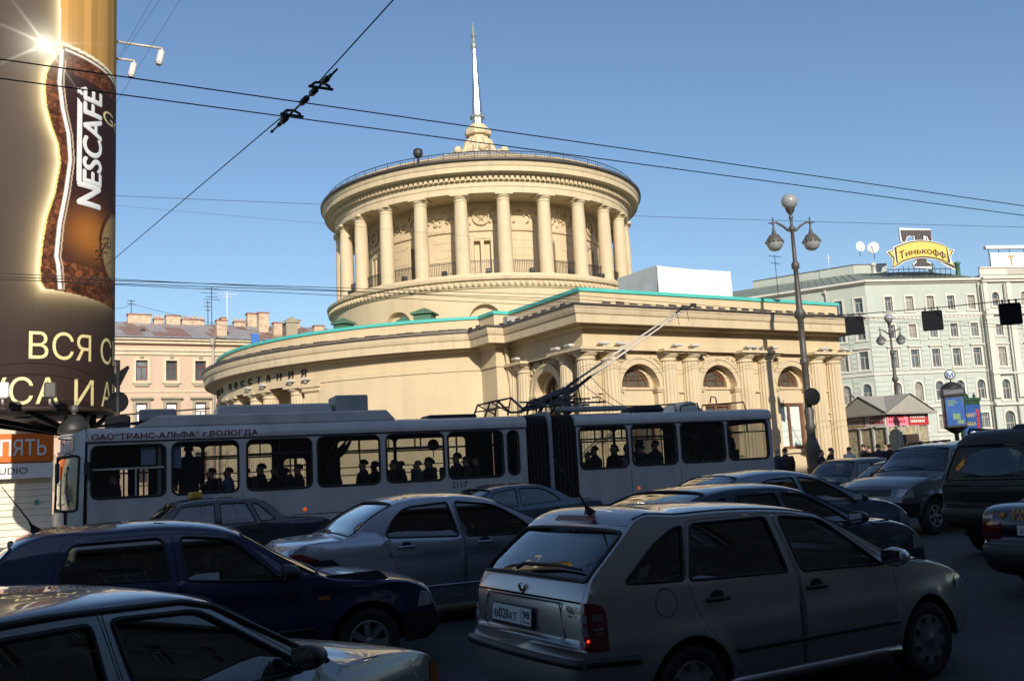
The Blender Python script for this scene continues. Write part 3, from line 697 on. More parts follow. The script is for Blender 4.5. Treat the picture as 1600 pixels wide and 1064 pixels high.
# tarpaulin shed on the wing roof
tb = thing('tarpaulin_shed', 'white tarpaulin covered box on the flat roof right of the rotunda', 'shed', PO + UU * 7.05 + VV * 4.0 + Vector((0, 0, 8.1)), YAW)
mb = MB(); mb.bbox(.02, 4.43, .05, 3.0, 0, 2.46, .03)
mb.grid(lambda u, v: (4.45 * u, .0 + .018 * math.sin(9 * u + 4 * v) + .014 * math.sin(23 * u - 6 * v) * (1 - v), 2.5 * v - .03 * v * math.sin(PI * u) - .012 * abs(math.sin(PI * 3 * u)) * v), 40, 18); mb.build('cover', M_tarp, tb)
mb = MB(); 
def tf(a, b): return (-.03 - .05 * abs(math.sin(a * 9 + 3 * b)) * (1 - b) - .02 * math.sin(b * 14 + a * 5), 3.0 * a - .0, 2.52 * b)
mb.grid(tf, 30, 16); mb.build('side_sheet', M_tarpg, tb)
mb = MB(); mb.tube([(3.4, -.06, .25), (3.4, -.06, 1.9)], .01, 4); mb.tube([(0, -.03, 0), (0, -.03, 2.5)], .03, 5); mb.build('seam_cord', M_tarpg, tb)
# pigeons
pm = MB(); pm.lathe([(.001, -.14), (.035, -.12), (.065, -.04), (.07, .03), (.045, .10), (.02, .16), (.02, .17)], 8, 0, (0, 0, .09), 'x'); pm.sphere((.13, 0, .17), .035, 8, 6); pm.box(-.3, -.12, -.03, .03, .07, .085); pm.lathe([(.04, .1), (.03, .15)], 6, 0, (.11, 0, 0)); pme = pm.mesh('pigeon', mat('pigeon_grey', (.16, .16, .17), .7, 0, .3, 20))
lf = MB(); lf.tube([(0, -.02, .08), (0, -.02, 0)], .006, 4); lf.tube([(0, .02, .08), (0, .02, 0)], .006, 4); lfm = lf.mesh('legs', mat('pigeon_leg', (.3, .1, .08), .7))
lbs = ['small grey pigeon perched beside the floodlight over the third column pair', 'grey pigeon on the ledge over the third column pair, second from its left end', 'grey pigeon on the slab above the rightmost column pair near the lamp post']
for i, (x, r_, l_) in enumerate(((8.75, .3, lbs[0]), (8.35, 2.6, lbs[1]), (12.9, 1.2, lbs[2]))):
    o = tag(link('pigeon', pme, None, PO + UU * x - VV * .32 + Vector((0, 0, ENT0 + .05)), YAW + r_), l_, 'bird', 'pigeons on the ledge'); link('legs', lfm, o)
# ================================================================== BUILDINGS ROUND THE SQUARE
M_pgreen = mat('pale_green_stucco', (.40, .435, .385), .8, 0, .08, .5, streak=.4, dirt=(.31, .36, .30), dscale=.6)
M_pgreen2 = mat('pale_green_rustication', (.42, .455, .405), .8, 0, .08, .8, streak=.4, dirt=(.38, .43, .37), dscale=.9)
M_ptrim = mat('off_white_trim', (.56, .53, .46), .75, 0, .08, 1, streak=.4, dirt=(.45, .42, .35), dscale=1)
M_roofgg = mat('green_grey_roof', (.20, .235, .19), .6, 0, .15, .8, streak=.0, dirt=(.14, .15, .13), dscale=.5)
M_wfar = winglass('window_glass_far', (.07, .085, .095))
M_wframe = mat('pale_window_frame', (.50, .46, .40), .6, 0, .1, 3)
M_wred = mat('red_brown_window_frame', (.16, .035, .022), .55, 0, .15, 5)
M_peach = mat('peach_stucco', (.54, .395, .29), .82, 0, .08, .6, streak=.45, dirt=(.45, .32, .22), dscale=.8)
M_peacht = mat('peach_trim', (.60, .50, .35), .8, 0, .1, 1, streak=.5, dirt=(.36, .30, .22), dscale=1.3)
M_gtrim = mat('grey_stone_trim', (.32, .28, .20), .8, 0, .15, 2)
M_rust = mat('rusty_roof_sheet', (.27, .155, .12), .6, 0, .22, 1.3, streak=0, dirt=(.34, .30, .28), dscale=.9)
M_rustg = mat('grey_roof_sheet', (.34, .31, .30), .55, 0, .18, 1.3, dirt=(.28, .17, .13), dscale=.9)
M_chim = mat('chimney_plaster', (.52, .40, .28), .9, 0, .25, 2.5, .2, 20, dirt=(.30, .17, .11), dscale=2)
M_cap = mat('chimney_cap', (.30, .12, .08), .7, 0, .25, 3)
M_pipe = mat('zinc_downpipe', (.50, .46, .40), .5, .2, .15, 4)
M_white = mat('white_panel', (.80, .80, .79), .55, 0, .05, 2)
M_pole = mat('lamp_post_paint', (.075, .068, .062), .5, .1, .25, 6)
M_globe = mat('frosted_lamp_glass', (.30, .31, .31), .12, 0, .2, 6, spec=.8)
M_shade = mat('lamp_shade_scales', (.10, .095, .085), .55, .2, .3, 20)
M_curt = mat('curtained_window', (.26, .24, .20), .25, 0, .4, 2.2, spec=.8); M_wf2 = winglass('window_glass_paler', (.12, .14, .15)); RW = random.Random(21)
def P3(o, d, n): return lambda a, b, c: tuple(o + d * a + Vector((0, 0, b)) - n * c)      # a along, b up, c into the wall
_wm = {}
def far_window(par, fn, c, z0, z1, w, arch, mf, mg, dep=.25, bars=True, surround=None, hood=False):
    poly = [(c - w / 2, z0), (c + w / 2, z0), (c + w / 2, z1)] + (arc(c, z1, w / 2, 0, PI, 8)[1:-1] if arch else []) + [(c - w / 2, z1)]
    t = .07; top = z1 + (w / 2 if arch else 0)
    inn_ = [(c - w / 2 + t, z0 + t), (c + w / 2 - t, z0 + t), (c + w / 2 - t, z1 - (0 if arch else t))] + (arc(c, z1, w / 2 - t, 0, PI, 8)[1:-1] if arch else []) + [(c - w / 2 + t, z1 - (0 if arch else t))]
    f = MB(); wall(f, poly, [inn_], lambda a, b, d: fn(a, b, dep - .06 + d), .06)
    if bars:
        for x0, x1, y0, y1 in ((c - .03, c + .03, z0, z0 + (z1 - z0) * .68), (c - w / 2, c + w / 2, z0 + (z1 - z0) * .68, z0 + (z1 - z0) * .68 + .06)):
            q = MB(); q.box(x0, x1, dep - .07, dep, y0, y1); f.add([fn(a, b, d) for a, d, b in q.v], q.f)
    fo = f.build('window', mf, par)
    g = MB(); poly_face(g, poly, lambda a, b: fn(a, b, dep)); g.build('pane', RW.choice((mg, mg, mg, M_curt, M_wf2)) if mg is M_wfar else mg, fo)
    if surround is not None:
        s = MB()
        def bx(x0, x1, y0, y1, d0): 
            q = MB(); q.box(x0, x1, d0, .05, y0, y1); s.add([fn(a, b, d) for a, d, b in q.v], q.f)
        bx(c - w / 2 - .22, c - w / 2, z0 - .1, z1, -.07); bx(c + w / 2, c + w / 2 + .22, z0 - .1, z1, -.07); bx(c - w / 2 - .3, c + w / 2 + .3, z0 - .24, z0 - .1, -.14)
        if arch: ringstrip(s, c, w / 2, w / 2 + .22, z1, -.07, .0, fn, 8)
        else: bx(c - w / 2 - .22, c + w / 2 + .22, z1, z1 + .2, -.07)
        if hood: bx(c - w / 2 - .4, c + w / 2 + .4, top + .3, top + .45, -.32); bx(c - w / 2 - .28, c + w / 2 + .28, top + .18, top + .3, -.14)
        s.build('surround', surround, fo)
    return poly
def band(mb, fn, a0, a1, z0, z1, d):
    q = MB(); q.box(a0, a1, -d, .1, z0, z1); mb.add([fn(a, b, c) for a, c, b in q.v], q.f)

# ---------------- pale green hotel on the right
cG = Vector((42.13, 110, 0)); dG = Vector((math.sin(R(80)), math.cos(R(80)), 0)); nG = Vector((math.cos(R(80)), -math.sin(R(80)), 0))
dL = Vector((math.sin(R(-56)), math.cos(R(-56)), 0)); nL = Vector((-math.cos(R(-56)), math.sin(R(-56)), 0)) ; nL = nL if nL.dot(Vector((0, -1, 0))) > 0 else -nL
hotel = thing('hotel_building', 'pale green five storey corner building with arched windows under a grey green roof', 'building', cG)
rows = [(18.04, 19.73, .95, 0), (14.75, 16.35, .95, 0), (11.2, 13.35, 1.05, 0), (7.25, 9.0, 1.05, 1), (3.8, 5.55, 1.15, 0), (.6, 2.6, 1.3, 0)]
O0 = Vector((0, 0, 0))
fG = P3(O0, dG, nG); fL = P3(O0, dL, nL)
for fn, xs, wdt, nm in ((fG, [2.8 + 2.73 * k for k in range(5)], 14.9, 'r'), (fL, [.95 + 2.35 * k for k in range(9)], 24., 'l')):
    mb = MB(); hol = []
    for (z0, z1, w, ar) in rows:
        for c in xs:
            if nm == 'l' and c > 12: continue
            hol.append(far_window(hotel, fn, c, z0, z1, w, ar, M_wframe, M_wfar, surround=M_ptrim, hood=(z0 == 11.2)))
    wall(mb, [(0, 0), (wdt, 0), (wdt, 21.3), (0, 21.3)], hol, fn, .25); mb.build('facade_wall', M_pgreen, hotel)
    mb = MB()
    for z0, z1, d in ((21.3, 21.5, .25), (21.5, 21.75, .6), (17.35, 17.6, .22), (17.2, 17.35, .12), (10.45, 10.65, .15), (6.45, 6.75, .2), (3.1, 3.25, .1)): band(mb, fn, -.05 - d * .3, wdt, z0, z1, d)
    for k in range(int(wdt / .55)): band(mb, fn, .2 + k * .55, .45 + k * .55, 17.0, 17.2, .13)
    stuff(mb.build('string_cornice', M_ptrim, hotel))
    mb = MB(); z = 6.8
    while z < 17.0:
        lim = sorted([0] + [q for c in xs for q in (c - .86, c + .86)] + [wdt]); hot = any(z0 - .5 < z < z1 + (.95 if ar or z0 == 11.2 else .3) for (z0, z1, w, ar) in rows)
        segs = [(lim[i], lim[i + 1]) for i in range(0, len(lim) - 1, 2)] if hot else [(0, wdt)]
        if nm == 'l': segs = [(a, b) for a, b in segs if a < 13]
        for a, b in segs:
            if b - a > .1 and not any(abs(z - t) < .45 for t in (10.3,)): band(mb, fn, a, b, z, z + .47, .075)
        z += .58
    stuff(mb.build('rusticated_course', M_pgreen2, hotel))
# roof with set back attic
mb = MB(); e = 21.75
A = dL * 24 + nL * .6; B = (nL + nG).normalized() * .65; C_ = dG * 14.9 + nG * .6
ins = -(nL + nG).normalized() * 7.2
A2 = dL * 24 - nL * 6; C2 = dG * 12.5 - nG * 6.2
for a, b, c, d in ((A, B, ins, A2), (B, C_, C2, ins)): mb.add([(a.x, a.y, e), (b.x, b.y, e), (c.x, c.y, 24.0), (d.x, d.y, 24.0)], [(0, 1, 2, 3)])
C3 = dG * 14.9 - nG * 6.2
mb.add([(C_.x, C_.y, e), (C3.x, C3.y, e + .5), (C2.x, C2.y, 24.)], [(0, 1, 2)])
for t in range(1, 26):
    for a, b, c, d in ((A, B, ins, A2), (B, C_, C2, ins)):
        p = a.lerp(b, t / 26); q = d.lerp(c, t / 26); mb.tube([(p.x, p.y, e + .03), (q.x, q.y, 24.03)], .03, 3)
mb.build('roof', M_roofgg, hotel)
mb = MB(); at = [A2 - nL * 1.0 - dL * 8, ins * .98, C2 - dG * 5.5, C2 - dG * 5.5 - nG * 8, A2 - nL * 10 - dL * 8]
mb.prism([(p.x, p.y) for p in at], 23.6, 25.0); mb.build('attic_wall', M_pgreen, hotel); mb = MB(); mb.prism([(p.x * 1.0, p.y) for p in at], 25.0, 25.15); mb.build('attic_roof', M_flash, hotel)
mb = MB()
for a_, z_ in ((-.95, 0),): pass
for fn, a_ in ((fG, 14.72), (fL, 4.6)):
    mb = MB(); mb.tube([fn(a_, 21.2, -.45), fn(a_, 20.6, -.14), fn(a_, .3, -.14)], .11, 6); mb.build('downpipe', M_pipe, hotel)
for a_, z_, h_ in ((3.2, 23.2, 1.0), (14.6, 22.3, 1.9), (10.9, 23.2, .9)):
    mb = MB(); p = dG * a_ - nG * 3; mb.lathe([(.28, z_), (.28, z_ + h_), (.42, z_ + h_ + .05), (.42, z_ + h_ + .15), (.05, z_ + h_ + .4)], 10, 0, (p.x, p.y, 0)); mb.build('chimney', M_green if a_ > 14 else M_lampw, hotel)
# ---------------- lighter wing at the far right edge
tw = thing('cream_trimmed_building', 'off white ornate building with pilasters at the far right edge beside the pale green one', 'building', cG + dG * 14.95)
fT = P3(nG * .45, dG, nG); mb = MB(); hol = []
for c, k in ((1.75, 0), (5.6, 1), (9.3, 2)):
    for (z0, z1, w, ar) in ((18.3, 19.5, .95, 1), (14.7, 16.0, .95, 0), (11.0, 13.3, 1.05, 0), (7.0, 8.9, 1.05, 1), (2.4, 5.0, 1.3, 1)):
        hol.append(far_window(tw, fT, c, z0, z1, w, ar, M_wframe, M_wfar, surround=M_ptrim, hood=(z0 == 11.)))
wall(mb, [(0, 0), (12, 0), (12, 22.1), (0, 22.1)], hol, fT, .25); mb.add([fT(0, 0, 0), fT(0, 0, 6), fT(0, 22.1, 6), fT(0, 22.1, 0)], [(3, 2, 1, 0)]); mb.build('facade_wall', M_pgreen2, tw)
mb = MB()
for c in (.45, 3.6, 7.4, 11.2):
    band(mb, fT, c - .38, c + .38, 10.6, 16.6, .28); band(mb, fT, c - .5, c + .5, 16.6, 17.2, .36); band(mb, fT, c - .5, c + .5, 10.2, 10.6, .4); band(mb, fT, c - .3, c + .3, 17.9, 21.2, .16); band(mb, fT, c - .42, c + .42, 7.2, 10.0, .35)
build_each(mb, 'pilaster', M_ptrim, tw)
mb = MB()
for z0, z1, d in ((21.2, 21.5, .4), (21.5, 21.75, .65), (17.2, 17.75, .5), (10.0, 10.2, .5), (6.3, 6.6, .35), (22.1, 22.9, .1), (22.9, 23.05, .25)): band(mb, fT, -.05, 12, z0, z1, d)
for k in range(26): band(mb, fT, 3.7 + k * .14, 3.78 + k * .14, 22.1, 22.9, .16)
stuff(mb.build('cornice', M_ptrim, tw))
mb = MB(); z = 2.6
while z < 16:
    for a, b in ((.9, 1.05), (2.5, 3.2), (4.0, 4.85), (6.4, 7.0), (7.8, 8.6)): band(mb, fT, a, b, z, z + .48, .05)
    z += .58
stuff(mb.build('rusticated_course', M_pgreen2, tw))
mb = MB(); mb.tube([fT(2.9, 21, -.3), fT(2.9, .2, -.3)], .1, 6); mb.build('downpipe', M_pipe, tw)

# ---------------- roof sign: a big lamp-studded letter behind a yellow ribbon
M_sblack = mat('sign_black', (.02, .018, .018), .5, 0, .1, 4); M_swhite = mat('sign_white_edge', (.78, .76, .7), .5, 0, .05, 4); M_syel = mat('sign_yellow', (.72, .47, .10), .5, 0, .08, 2); M_sbrown = mat('sign_lettering_brown', (.05, .03, .015), .5, 0, .05, 3); M_bulb = mat('sign_bulb', (.45, .35, .33), .2, 0, .3, 9)
sg = thing('rooftop_sign', 'rooftop sign, large black T behind a yellow ribbon of dark letters', 'sign', cG + dG * 7.9 - nG * .5 + Vector((0, 0, 21.9)), math.atan2(dG.y, dG.x)); sg.scale = (.89, 1, .9)
kx = .0862
def sx(zx): return (1140 + zx / 3.478 - 1441.5) * kx
def sz(zy): return 28.3 + .35 - 21.9 - (zy - 185) / 3.478 * .0805
Tp = [(950, 185), (1135, 185), (1133, 250), (1118, 250), (1110, 222), (1085, 215), (1085, 360), (1092, 378), (1112, 388), (1112, 400), (1012, 400), (1012, 388), (1026, 378), (1032, 360), (1032, 215), (1000, 217), (985, 225), (972, 255), (955, 250)]
Tp = [(sx(a), sz(b)) for a, b in Tp]
def plate(poly, y0, y1, m, nm, par=sg):
    mb = MB(); mb.prism(poly, 0, 1, 0, lambda a, b, c: (a, y0 + (y1 - y0) * c, b)); return mb.build(nm, m, par)
plate(inset(Tp, -.13), .05, .3, M_swhite, 'letter_edge'); tl = plate(Tp, -.02, .1, M_sblack, 'big_letter')
mb = MB()
for i in range(24):
    for j in range(26):
        p = (sx(955 + i * 8.2), sz(190 + j * 8.4))
        if inside(p, inset(Tp, .07)): mb.sphere((p[0], -.05, p[1]), .055, 5, 3)
stuff(mb.build('bulb', M_bulb, tl))
def rib(x): return -.00062 * 0 + .0
def arcy(zx, top): # ribbon edges in zoom px
    t = (zx - 1057) / 150.; return (258 + 34 * t * t) if top else (345 + 36 * t * t)
N_ = 14; xsr = [905 + 300 * i / N_ for i in range(N_ + 1)]
ribp = [(sx(x), sz(arcy(x, 0))) for x in xsr] + [(sx(x), sz(arcy(x, 1))) for x in reversed(xsr)]
lt = [(865, 318), (905, 306), (945, 368), (880, 402), (893, 352)]; rt = [(1205, 306), (1243, 312), (1222, 352), (1246, 402), (1170, 370)]
for q in (lt, rt):
    pq = [(sx(a), sz(b)) for a, b in q]; plate(inset(pq, -.24), -.10, .0, M_swhite, 'ribbon_edge'); plate(inset(pq, -.14), -.16, -.1, M_sblack, 'ribbon_border'); plate(pq, -.2, -.12, M_syel, 'ribbon_tail')
plate(inset(ribp, -.25), -.24, -.16, M_swhite, 'ribbon_edge'); plate(inset(ribp, -.16), -.28, -.2, M_sblack, 'ribbon_border'); plate(ribp, -.33, -.24, M_syel, 'ribbon')
mb = MB(); vs, fs, w = text_polys('Тинькофф', 1, .018, 0, 0, .96)
W_ = sx(1195) - sx(917)
def tx_(x, y, k):
    zx = 917 + (x / w) * 278; t = (zx - 1057) / 150.; big = 1.28 if x < .62 else 1.0
    base = sz(arcy(zx, 0) - 16); return (sx(zx), -.36 - .004 * k, base + y * 1.12 * big - (0.08 if big > 1 else 0))
mb.add([tx_(x, y, k) for x, y, z, k in vs], fs); mb.build('sign_lettering', M_sbrown, sg)
mb = MB()
for i in range(13):
    x = -4.6 + i * .78; mb.tube([(x, .5, -1.2), (x, .45, 1.9 if 2 < i < 10 else 1.6)], .045, 4); mb.tube([(x, .5, 0), (x, 2.2, -.6)], .04, 4)
    if i < 12: mb.tube([(x, .5, .05), (x + .78, .5, .75)], .03, 4)
for z in (.0, .75, 1.5, -.4): mb.tube([(-4.7, .5, z), (4.85, .5, z)], .05, 4)
mb.tube([(-2.9, .4, 4.2), (3.3, .4, 4.2)], .05, 4); mb.build('sign_frame', M_iron, sg)
s2 = thing('white_rooftop_board', 'long white sign board with a gold letter on the roof at the right edge', 'sign', cG + dG * 17.3 - nG * .3 + Vector((0, 0, 23.0)), math.atan2(dG.y, dG.x))
mb = MB(); mb.bbox(0, 9, 0, .35, .1, 2.0, .03); mb.build('board', M_white, s2); mb = MB(); mb.bbox(-.5, 9, -.05, .5, 2.5, 2.9, .04); mb.build('light_bar', M_white, s2)
mb = MB()
for x in (.1, 1.5, 3, 5): mb.tube([(x, .4, -.2), (x, .4, 2.5)], .05, 4); mb.tube([(x, .4, 0), (x - .4, .9, -.2)], .04, 4)
mb.build('board_frame', M_iron, s2)
mb = MB(); put_text(mb, 'Т', lambda a, b, c: (2.35 + a, -.03 - c, .45 + b), 1.15, .8, bold=.03, depth=.02); mb.build('gold_letter', mat('gold_letter', (.42, .30, .07), .45, 0, .05, 3), s2)
# dishes and masts on the roof
def dish(px, py, Y, r, yaw, lab):
    t = thing('satellite_dish', lab, 'dish', atd(px, py, Y), yaw); mb = MB()
    mb.lathe([(.01, -.12 * r), (.5 * r, -.07 * r), (r, .1 * r), (r * 1.02, .1 * r)], 20, 0, (0, 0, 0), 'y'); mb.build('reflector', M_white, t)
    mb = MB(); mb.tube([(0, .3 * r, 0), (0, .5 * r, -r * 1.3), (0, .5 * r, -r * 1.9)], .05, 5); mb.tube([(0, 0, -r), (0, -r * .8, 0)], .025, 4); mb.box(-.06, .06, -r * .86, -r * .76, -.06, .06); mb.build('mount', M_lampd, t)
dish(1345, 385, 116, .62, R(15), 'white satellite dish on the green building roof, left of the pair'); dish(1364, 387, 116, .72, R(-35), 'tilted white satellite dish on the green building roof, nearer the T sign')
def antenna(px, py0, py1, Y, lab, bars=((.12, .7), (.2, .55), (.32, .8)), col=None, yaw=.5):
    a = atd(px, py1, Y); b = atd(px, py0, Y); h = b.z - a.z; t = thing('antenna', lab, 'antenna', a, yaw); mb = MB()
    mb.tube([(0, 0, -.8), (0, 0, h)], .035, 5); mb.build('mast', col or M_iron, t); mb = MB()
    for f, w_ in bars:
        z = h * (1 - f); mb.tube([(-w_, 0, z), (w_, 0, z)], .02, 4)
        for i in range(5): x = -w_ + 2 * w_ * i / 4; mb.tube([(x, -.3, z), (x, .3, z)], .014, 3)
    mb.build('dipoles', col or M_iron, t)
antenna(1295, 397, 412, 117, 'white stub antenna on the green building roof left of the dishes', ((.4, .4),), M_white)
antenna(1215, 398, 452, 100, 'thin television antenna behind the roof edge left of the near street lamp', ((.05, .9), (.25, .6)), M_iron)
antenna(331, 449, 500, 84, 'tallest dark antenna on the peach building roof, left of the white one', ((.05, .6), (.18, .9), (.3, .5), (.38, .7)))
antenna(355, 455, 498, 84, 'white television antenna on the peach building roof', ((.1, .9), (.2, .5)), M_white)
antenna(325, 470, 500, 84, 'short dark antenna left of the tallest one on the peach roof', ((.1, .25), (.3, .3), (.5, .2)))
antenna(205, 468, 492, 84, 'dark antenna at the left end of the peach roof by the advertising drum', ((.1, .3), (.3, .3)))

# ---------------- peach building on the left
vB = 79.13; bO = uvw(12.94, vB); pb = thing('peach_building', 'peach coloured old house with red brown windows and a rusty sheet roof', 'building', bO, YAW)
fB = lambda a, b, c: (a, c, b)
mb = MB(); hol = []; xs = [-1.38 - 2.27 + 2.27 * k for k in range(-3, 8)]
for c in xs:
    hol.append(far_window(pb, fB, c, 10.25, 11.85, .86, 0, M_wred, M_wfar, surround=M_peacht))
    hol.append(far_window(pb, fB, c, 6.2, 8.45, .86, 0, M_wred, M_white if c > -3 else M_wfar, surround=M_gtrim, hood=True))
    hol.append(far_window(pb, fB, c, 2.2, 4.4, .9, 0, M_wred, M_wfar, surround=M_gtrim))
wall(mb, [(-12, 0), (16, 0), (16, 13.2), (-12, 13.2)], hol, fB, .25); mb.build('facade_wall', M_peach, pb)
mb = MB()
for z0, z1, d in ((12.3, 12.55, .12), (12.6, 12.8, .2), (13.2, 13.45, .35), (13.45, 13.6, .55), (9.3, 9.4, .08)): band(mb, fB, -12, 16, z0, z1, d)
build_each(mb, 'string_cornice', M_peacht, pb)
mb = MB(); mb.box(-12, 16, -.62, .2, 13.6, 13.68); mb.build('gutter', M_flash, pb)
mb = MB(); 
for c in xs: mb.bbox(c - .55, c + .55, -.12, .05, 9.75, 10.05, .04); mb.bbox(c - .14, c + .14, -.16, .05, 12.0, 12.2, .03)
build_each(mb, 'window_apron', M_gtrim, pb)
sh = [MB(), MB()]
for q in sh: q.add([(.0, 0, 0), (.66, 0, 0), (.66, 2.62, .80), (0, 2.62, .80)], [(0, 1, 2, 3)]); q.box(.64, .69, 0, 2.62, -.02, .0); q.add([(.66, 0, 0), (.72, 0, 0), (.72, 2.62, .8), (.66, 2.62, .8), (.69, 0, .07), (.69, 2.62, .87)], [(0, 4, 5, 3), (4, 1, 2, 5), (0, 1, 4)])
shm = [sh[0].mesh('roof_sheet', M_rust), sh[1].mesh('roof_sheet', M_rustg)]; rr = random.Random(11)
for row in range(3):
    for k in range(39): link('roof_sheet', shm[1 if rr.random() < (.25 + .2 * row) else 0], pb, (-12 + k * .72, -.6 + row * 2.6, 13.70 + row * .8 + .01))
def chimney(x, y, z, w, d, h, pots=0, m=None):
    mb = MB(); mb.bbox(-w / 2, w / 2, -d / 2, d / 2, 0, h, .02); o = mb.build('chimney', m or M_chim, pb, (x, y, z)); mb = MB()
    mb.box(-w / 2 - .06, w / 2 + .06, -d / 2 - .06, d / 2 + .06, h, h + .1); mb.build('cap', M_cap, o)
    for i in range(pots): mb = MB(); xx = -w / 2 + w * (i + .5) / pots; mb.box(xx - .09, xx + .03, -.1, .1, h + .1, h + .38); mb.build('chimney_pot', M_chim, o)
yr, zr = 6.9, 15.7
for x, w, h, p in ((-4.6, .9, 1.0, 0), (-3.2, 1.1, .75, 6), (-.6, 1.9, .95, 0), (1.0, .8, .6, 5), (2.2, 1.2, .95, 0), (3.9, 1.9, .65, 9), (6.6, .5, .9, 0), (8.0, 1.0, .6, 4), (9.2, 1.0, 1.4, 0), (10.2, .8, .9, 0), (13.0, 1.2, .9, 0), (-8, 1.6, .9, 5)): chimney(x, yr, zr - .3, w, .7, h + .3, p)
chimney(5.05, .9, 13.9, .85, .6, 1.45); chimney(9.3, 3.6, 14.7, .9, .8, 1.9); chimney(9.9, 1.2, 14, .75, .6, 1.35); chimney(13.6, 1.2, 14, .9, .6, 1.2)
mb = MB(); mb.box(10.8, 11.8, 1.5, 3.5, 14, 15.6); mb.add([(10.6, 1.4, 15.55), (12.0, 1.4, 15.55), (11.3, 1.4, 16.1), (10.6, 4, 15.55), (12, 4, 15.55), (11.3, 4, 16.1)], [(0, 1, 2), (0, 2, 5, 3), (1, 4, 5, 2)]); mb.build('dormer', M_gtrim, pb)
mb = MB(); mb.sphere((-1.0, 2.1, 14.55), .2, 8, 6); mb.build('roof_vent', M_lampd, pb)
mb = MB(); mb.tube([(4.0, -.55, 13.55), (4.1, -.3, 13.0), (4.15, -.14, 12.4), (4.15, -.14, .3)], .12, 8); mb.lathe([(.12, 13.1), (.26, 13.5), (.28, 13.6)], 8, 0, (4.0, -.55, 0)); mb.build('downpipe', M_pipe, pb)
mb = MB(); mb.box(7.0, 7.6, -1.4, -1.25, 12.9, 14.0); o = mb.build('blue_sign', mat('blue_enamel', (.04, .16, .50), .4, 0, .05, 2), pb); o.name = 'wall_sign'
# side walls and the hidden back of the three buildings
mb = MB(); mb.box(-12, 16, .3, 12, 0, 13.1); mb.build('house_core', M_peach, pb)
mb = MB(); q = [dL * 24, Vector((0, 0, 0)), dG * 27, dG * 27 - nG * 12, -nG * 12, dL * 24 - nL * 10]; q = [p - (nL + nG).normalized() * .4 for p in q]; mb.prism([(p.x, p.y) for p in q], 0, 21.4); mb.build('building_core', M_pgreen, hotel)
# ---------------- the block behind the photographer: it casts the shade over the street
M_grey = mat('grey_stucco', (.11, .10, .09), .85, 0, .1, .5, streak=.4, dirt=(.08, .075, .07), dscale=.6)
bk = thing('street_block', 'long grey apartment block behind the photographer shading the street', 'building', uvw(0, -7.4), YAW)
mb = MB(); hol = []; fK = lambda a, b, c: (a, -c, b)
for k in range(16):
    for z0 in (5.6, 9.2, 12.8): hol.append(far_window(bk, fK, -42 + 5.5 * k, z0, z0 + 2.1, 1.5, 0, M_wframe, M_wfar))
wall(mb, [(-62, 0), (75, 0), (75, 16.9), (-62, 16.9)], hol, fK, .25); mb.build('facade_wall', M_grey, bk)
mb = MB(); mb.box(-62, 75, -14, -.4, 0, 17.0); mb.build('building_core', M_grey, bk); mb = MB(); mb.box(-62.3, 75.3, -14, .5, 16.9, 17.35); mb.build('cornice', M_grey, bk)

# ================================================================== STREET FURNITURE
def lamp_post(loc, lab, rz):
    t = thing('street_lamp', lab, 'street lamp', loc, rz, 'three globe street lamps'); mb = MB()
    mb.lathe([(.32, 0), (.32, .25), (.25, .3), (.22, .9), (.26, 1.0), (.22, 1.1), (.24, 1.5), (.27, 1.72), (.2, 1.95), (.15, 2.1), (.15, 2.35), (.19, 2.45), (.13, 2.6), (.17, 3.0), (.12, 3.15), (.115, 4.6), (.15, 4.65), (.15, 4.8), (.11, 4.85), (.105, 6.2), (.19, 6.3), (.2, 6.45), (.11, 6.6), (.105, 7.0), (.085, 7.6), (.085, 8.0), (.14, 8.05), (.14, 8.2), (.075, 8.3), (.06, 9.35), (.12, 9.42), (.12, 9.52), (.05, 9.6), (.05, 9.82), (.09, 9.88), (.05, 9.95), (.06, 10.0), (.13, 10.1), (.17, 10.22)], 14, 0, (0, 0, -.14)); mb.build('post', M_pole, t)
    mb = MB(); mb.sphere((0, 0, 10.33), .29, 24, 16); mb.build('globe', M_globe, t)
    for s in (-1, 1):
        mb = MB(); mb.tube([(0, 0, 9.3), (s * .14, 0, 9.28), (s * .34, 0, 9.45), (s * .58, 0, 9.58), (s * .74, 0, 9.52)], [.05, .05, .045, .035, .03], 6); mb.tube([(s * .52, 0, 9.58), (s * .86, 0, 9.56)], .022, 5); mb.tube([(s * .69, 0, 9.75), (s * .69, 0, 9.3)], .028, 5); mb.lathe([(.03, 9.42), (.045, 9.3), (.09, 9.17), (.1, 9.12)], 10, 0, (s * .69, 0, 0)); a = mb.build('arm', M_pole, t)
        mb = MB(); mb.lathe([(.10, 9.13), (.2, 9.06), (.285, 8.93), (.305, 8.83)], 16, 0, (s * .69, 0, 0))
        for r_ in range(4):
            for k in range(14):
                q = 2 * PI * (k + .5 * (r_ % 2)) / 14; rad = .15 + .05 * r_; z = 9.08 - .075 * r_; mb.sphere((s * .69 + rad * math.cos(q), rad * math.sin(q), z), .045, 5, 3)
        mb.build('lamp_shade', M_shade, a)
        mb = MB(); mb.lathe([(.3, 8.84), (.285, 8.74), (.22, 8.62), (.12, 8.55), (.01, 8.53)], 18, 0, (s * .69, 0, 0)); mb.build('lamp_bowl', M_globe, a)
    return t
L1 = lamp_post(Vector((11.36, 36.6, .22)), 'nearest tall three globe street lamp, rising before the yellow station', R(8)); L1.scale = (1.12,) * 3
L2 = dup(L1, Vector((25.1, 62.0, .1)), R(6), 'middle distance three globe lamp before the green building, right of the hanging corner sign', 1.0)
L3 = dup(L1, Vector((38.0, 106, .0)), R(10), 'farthest small three globe lamp, left of the kiosk roof', .78)
M_signb = mat('sign_back_grey', (.009, .010, .013), .7, 0, .15, 4, spec=.1)
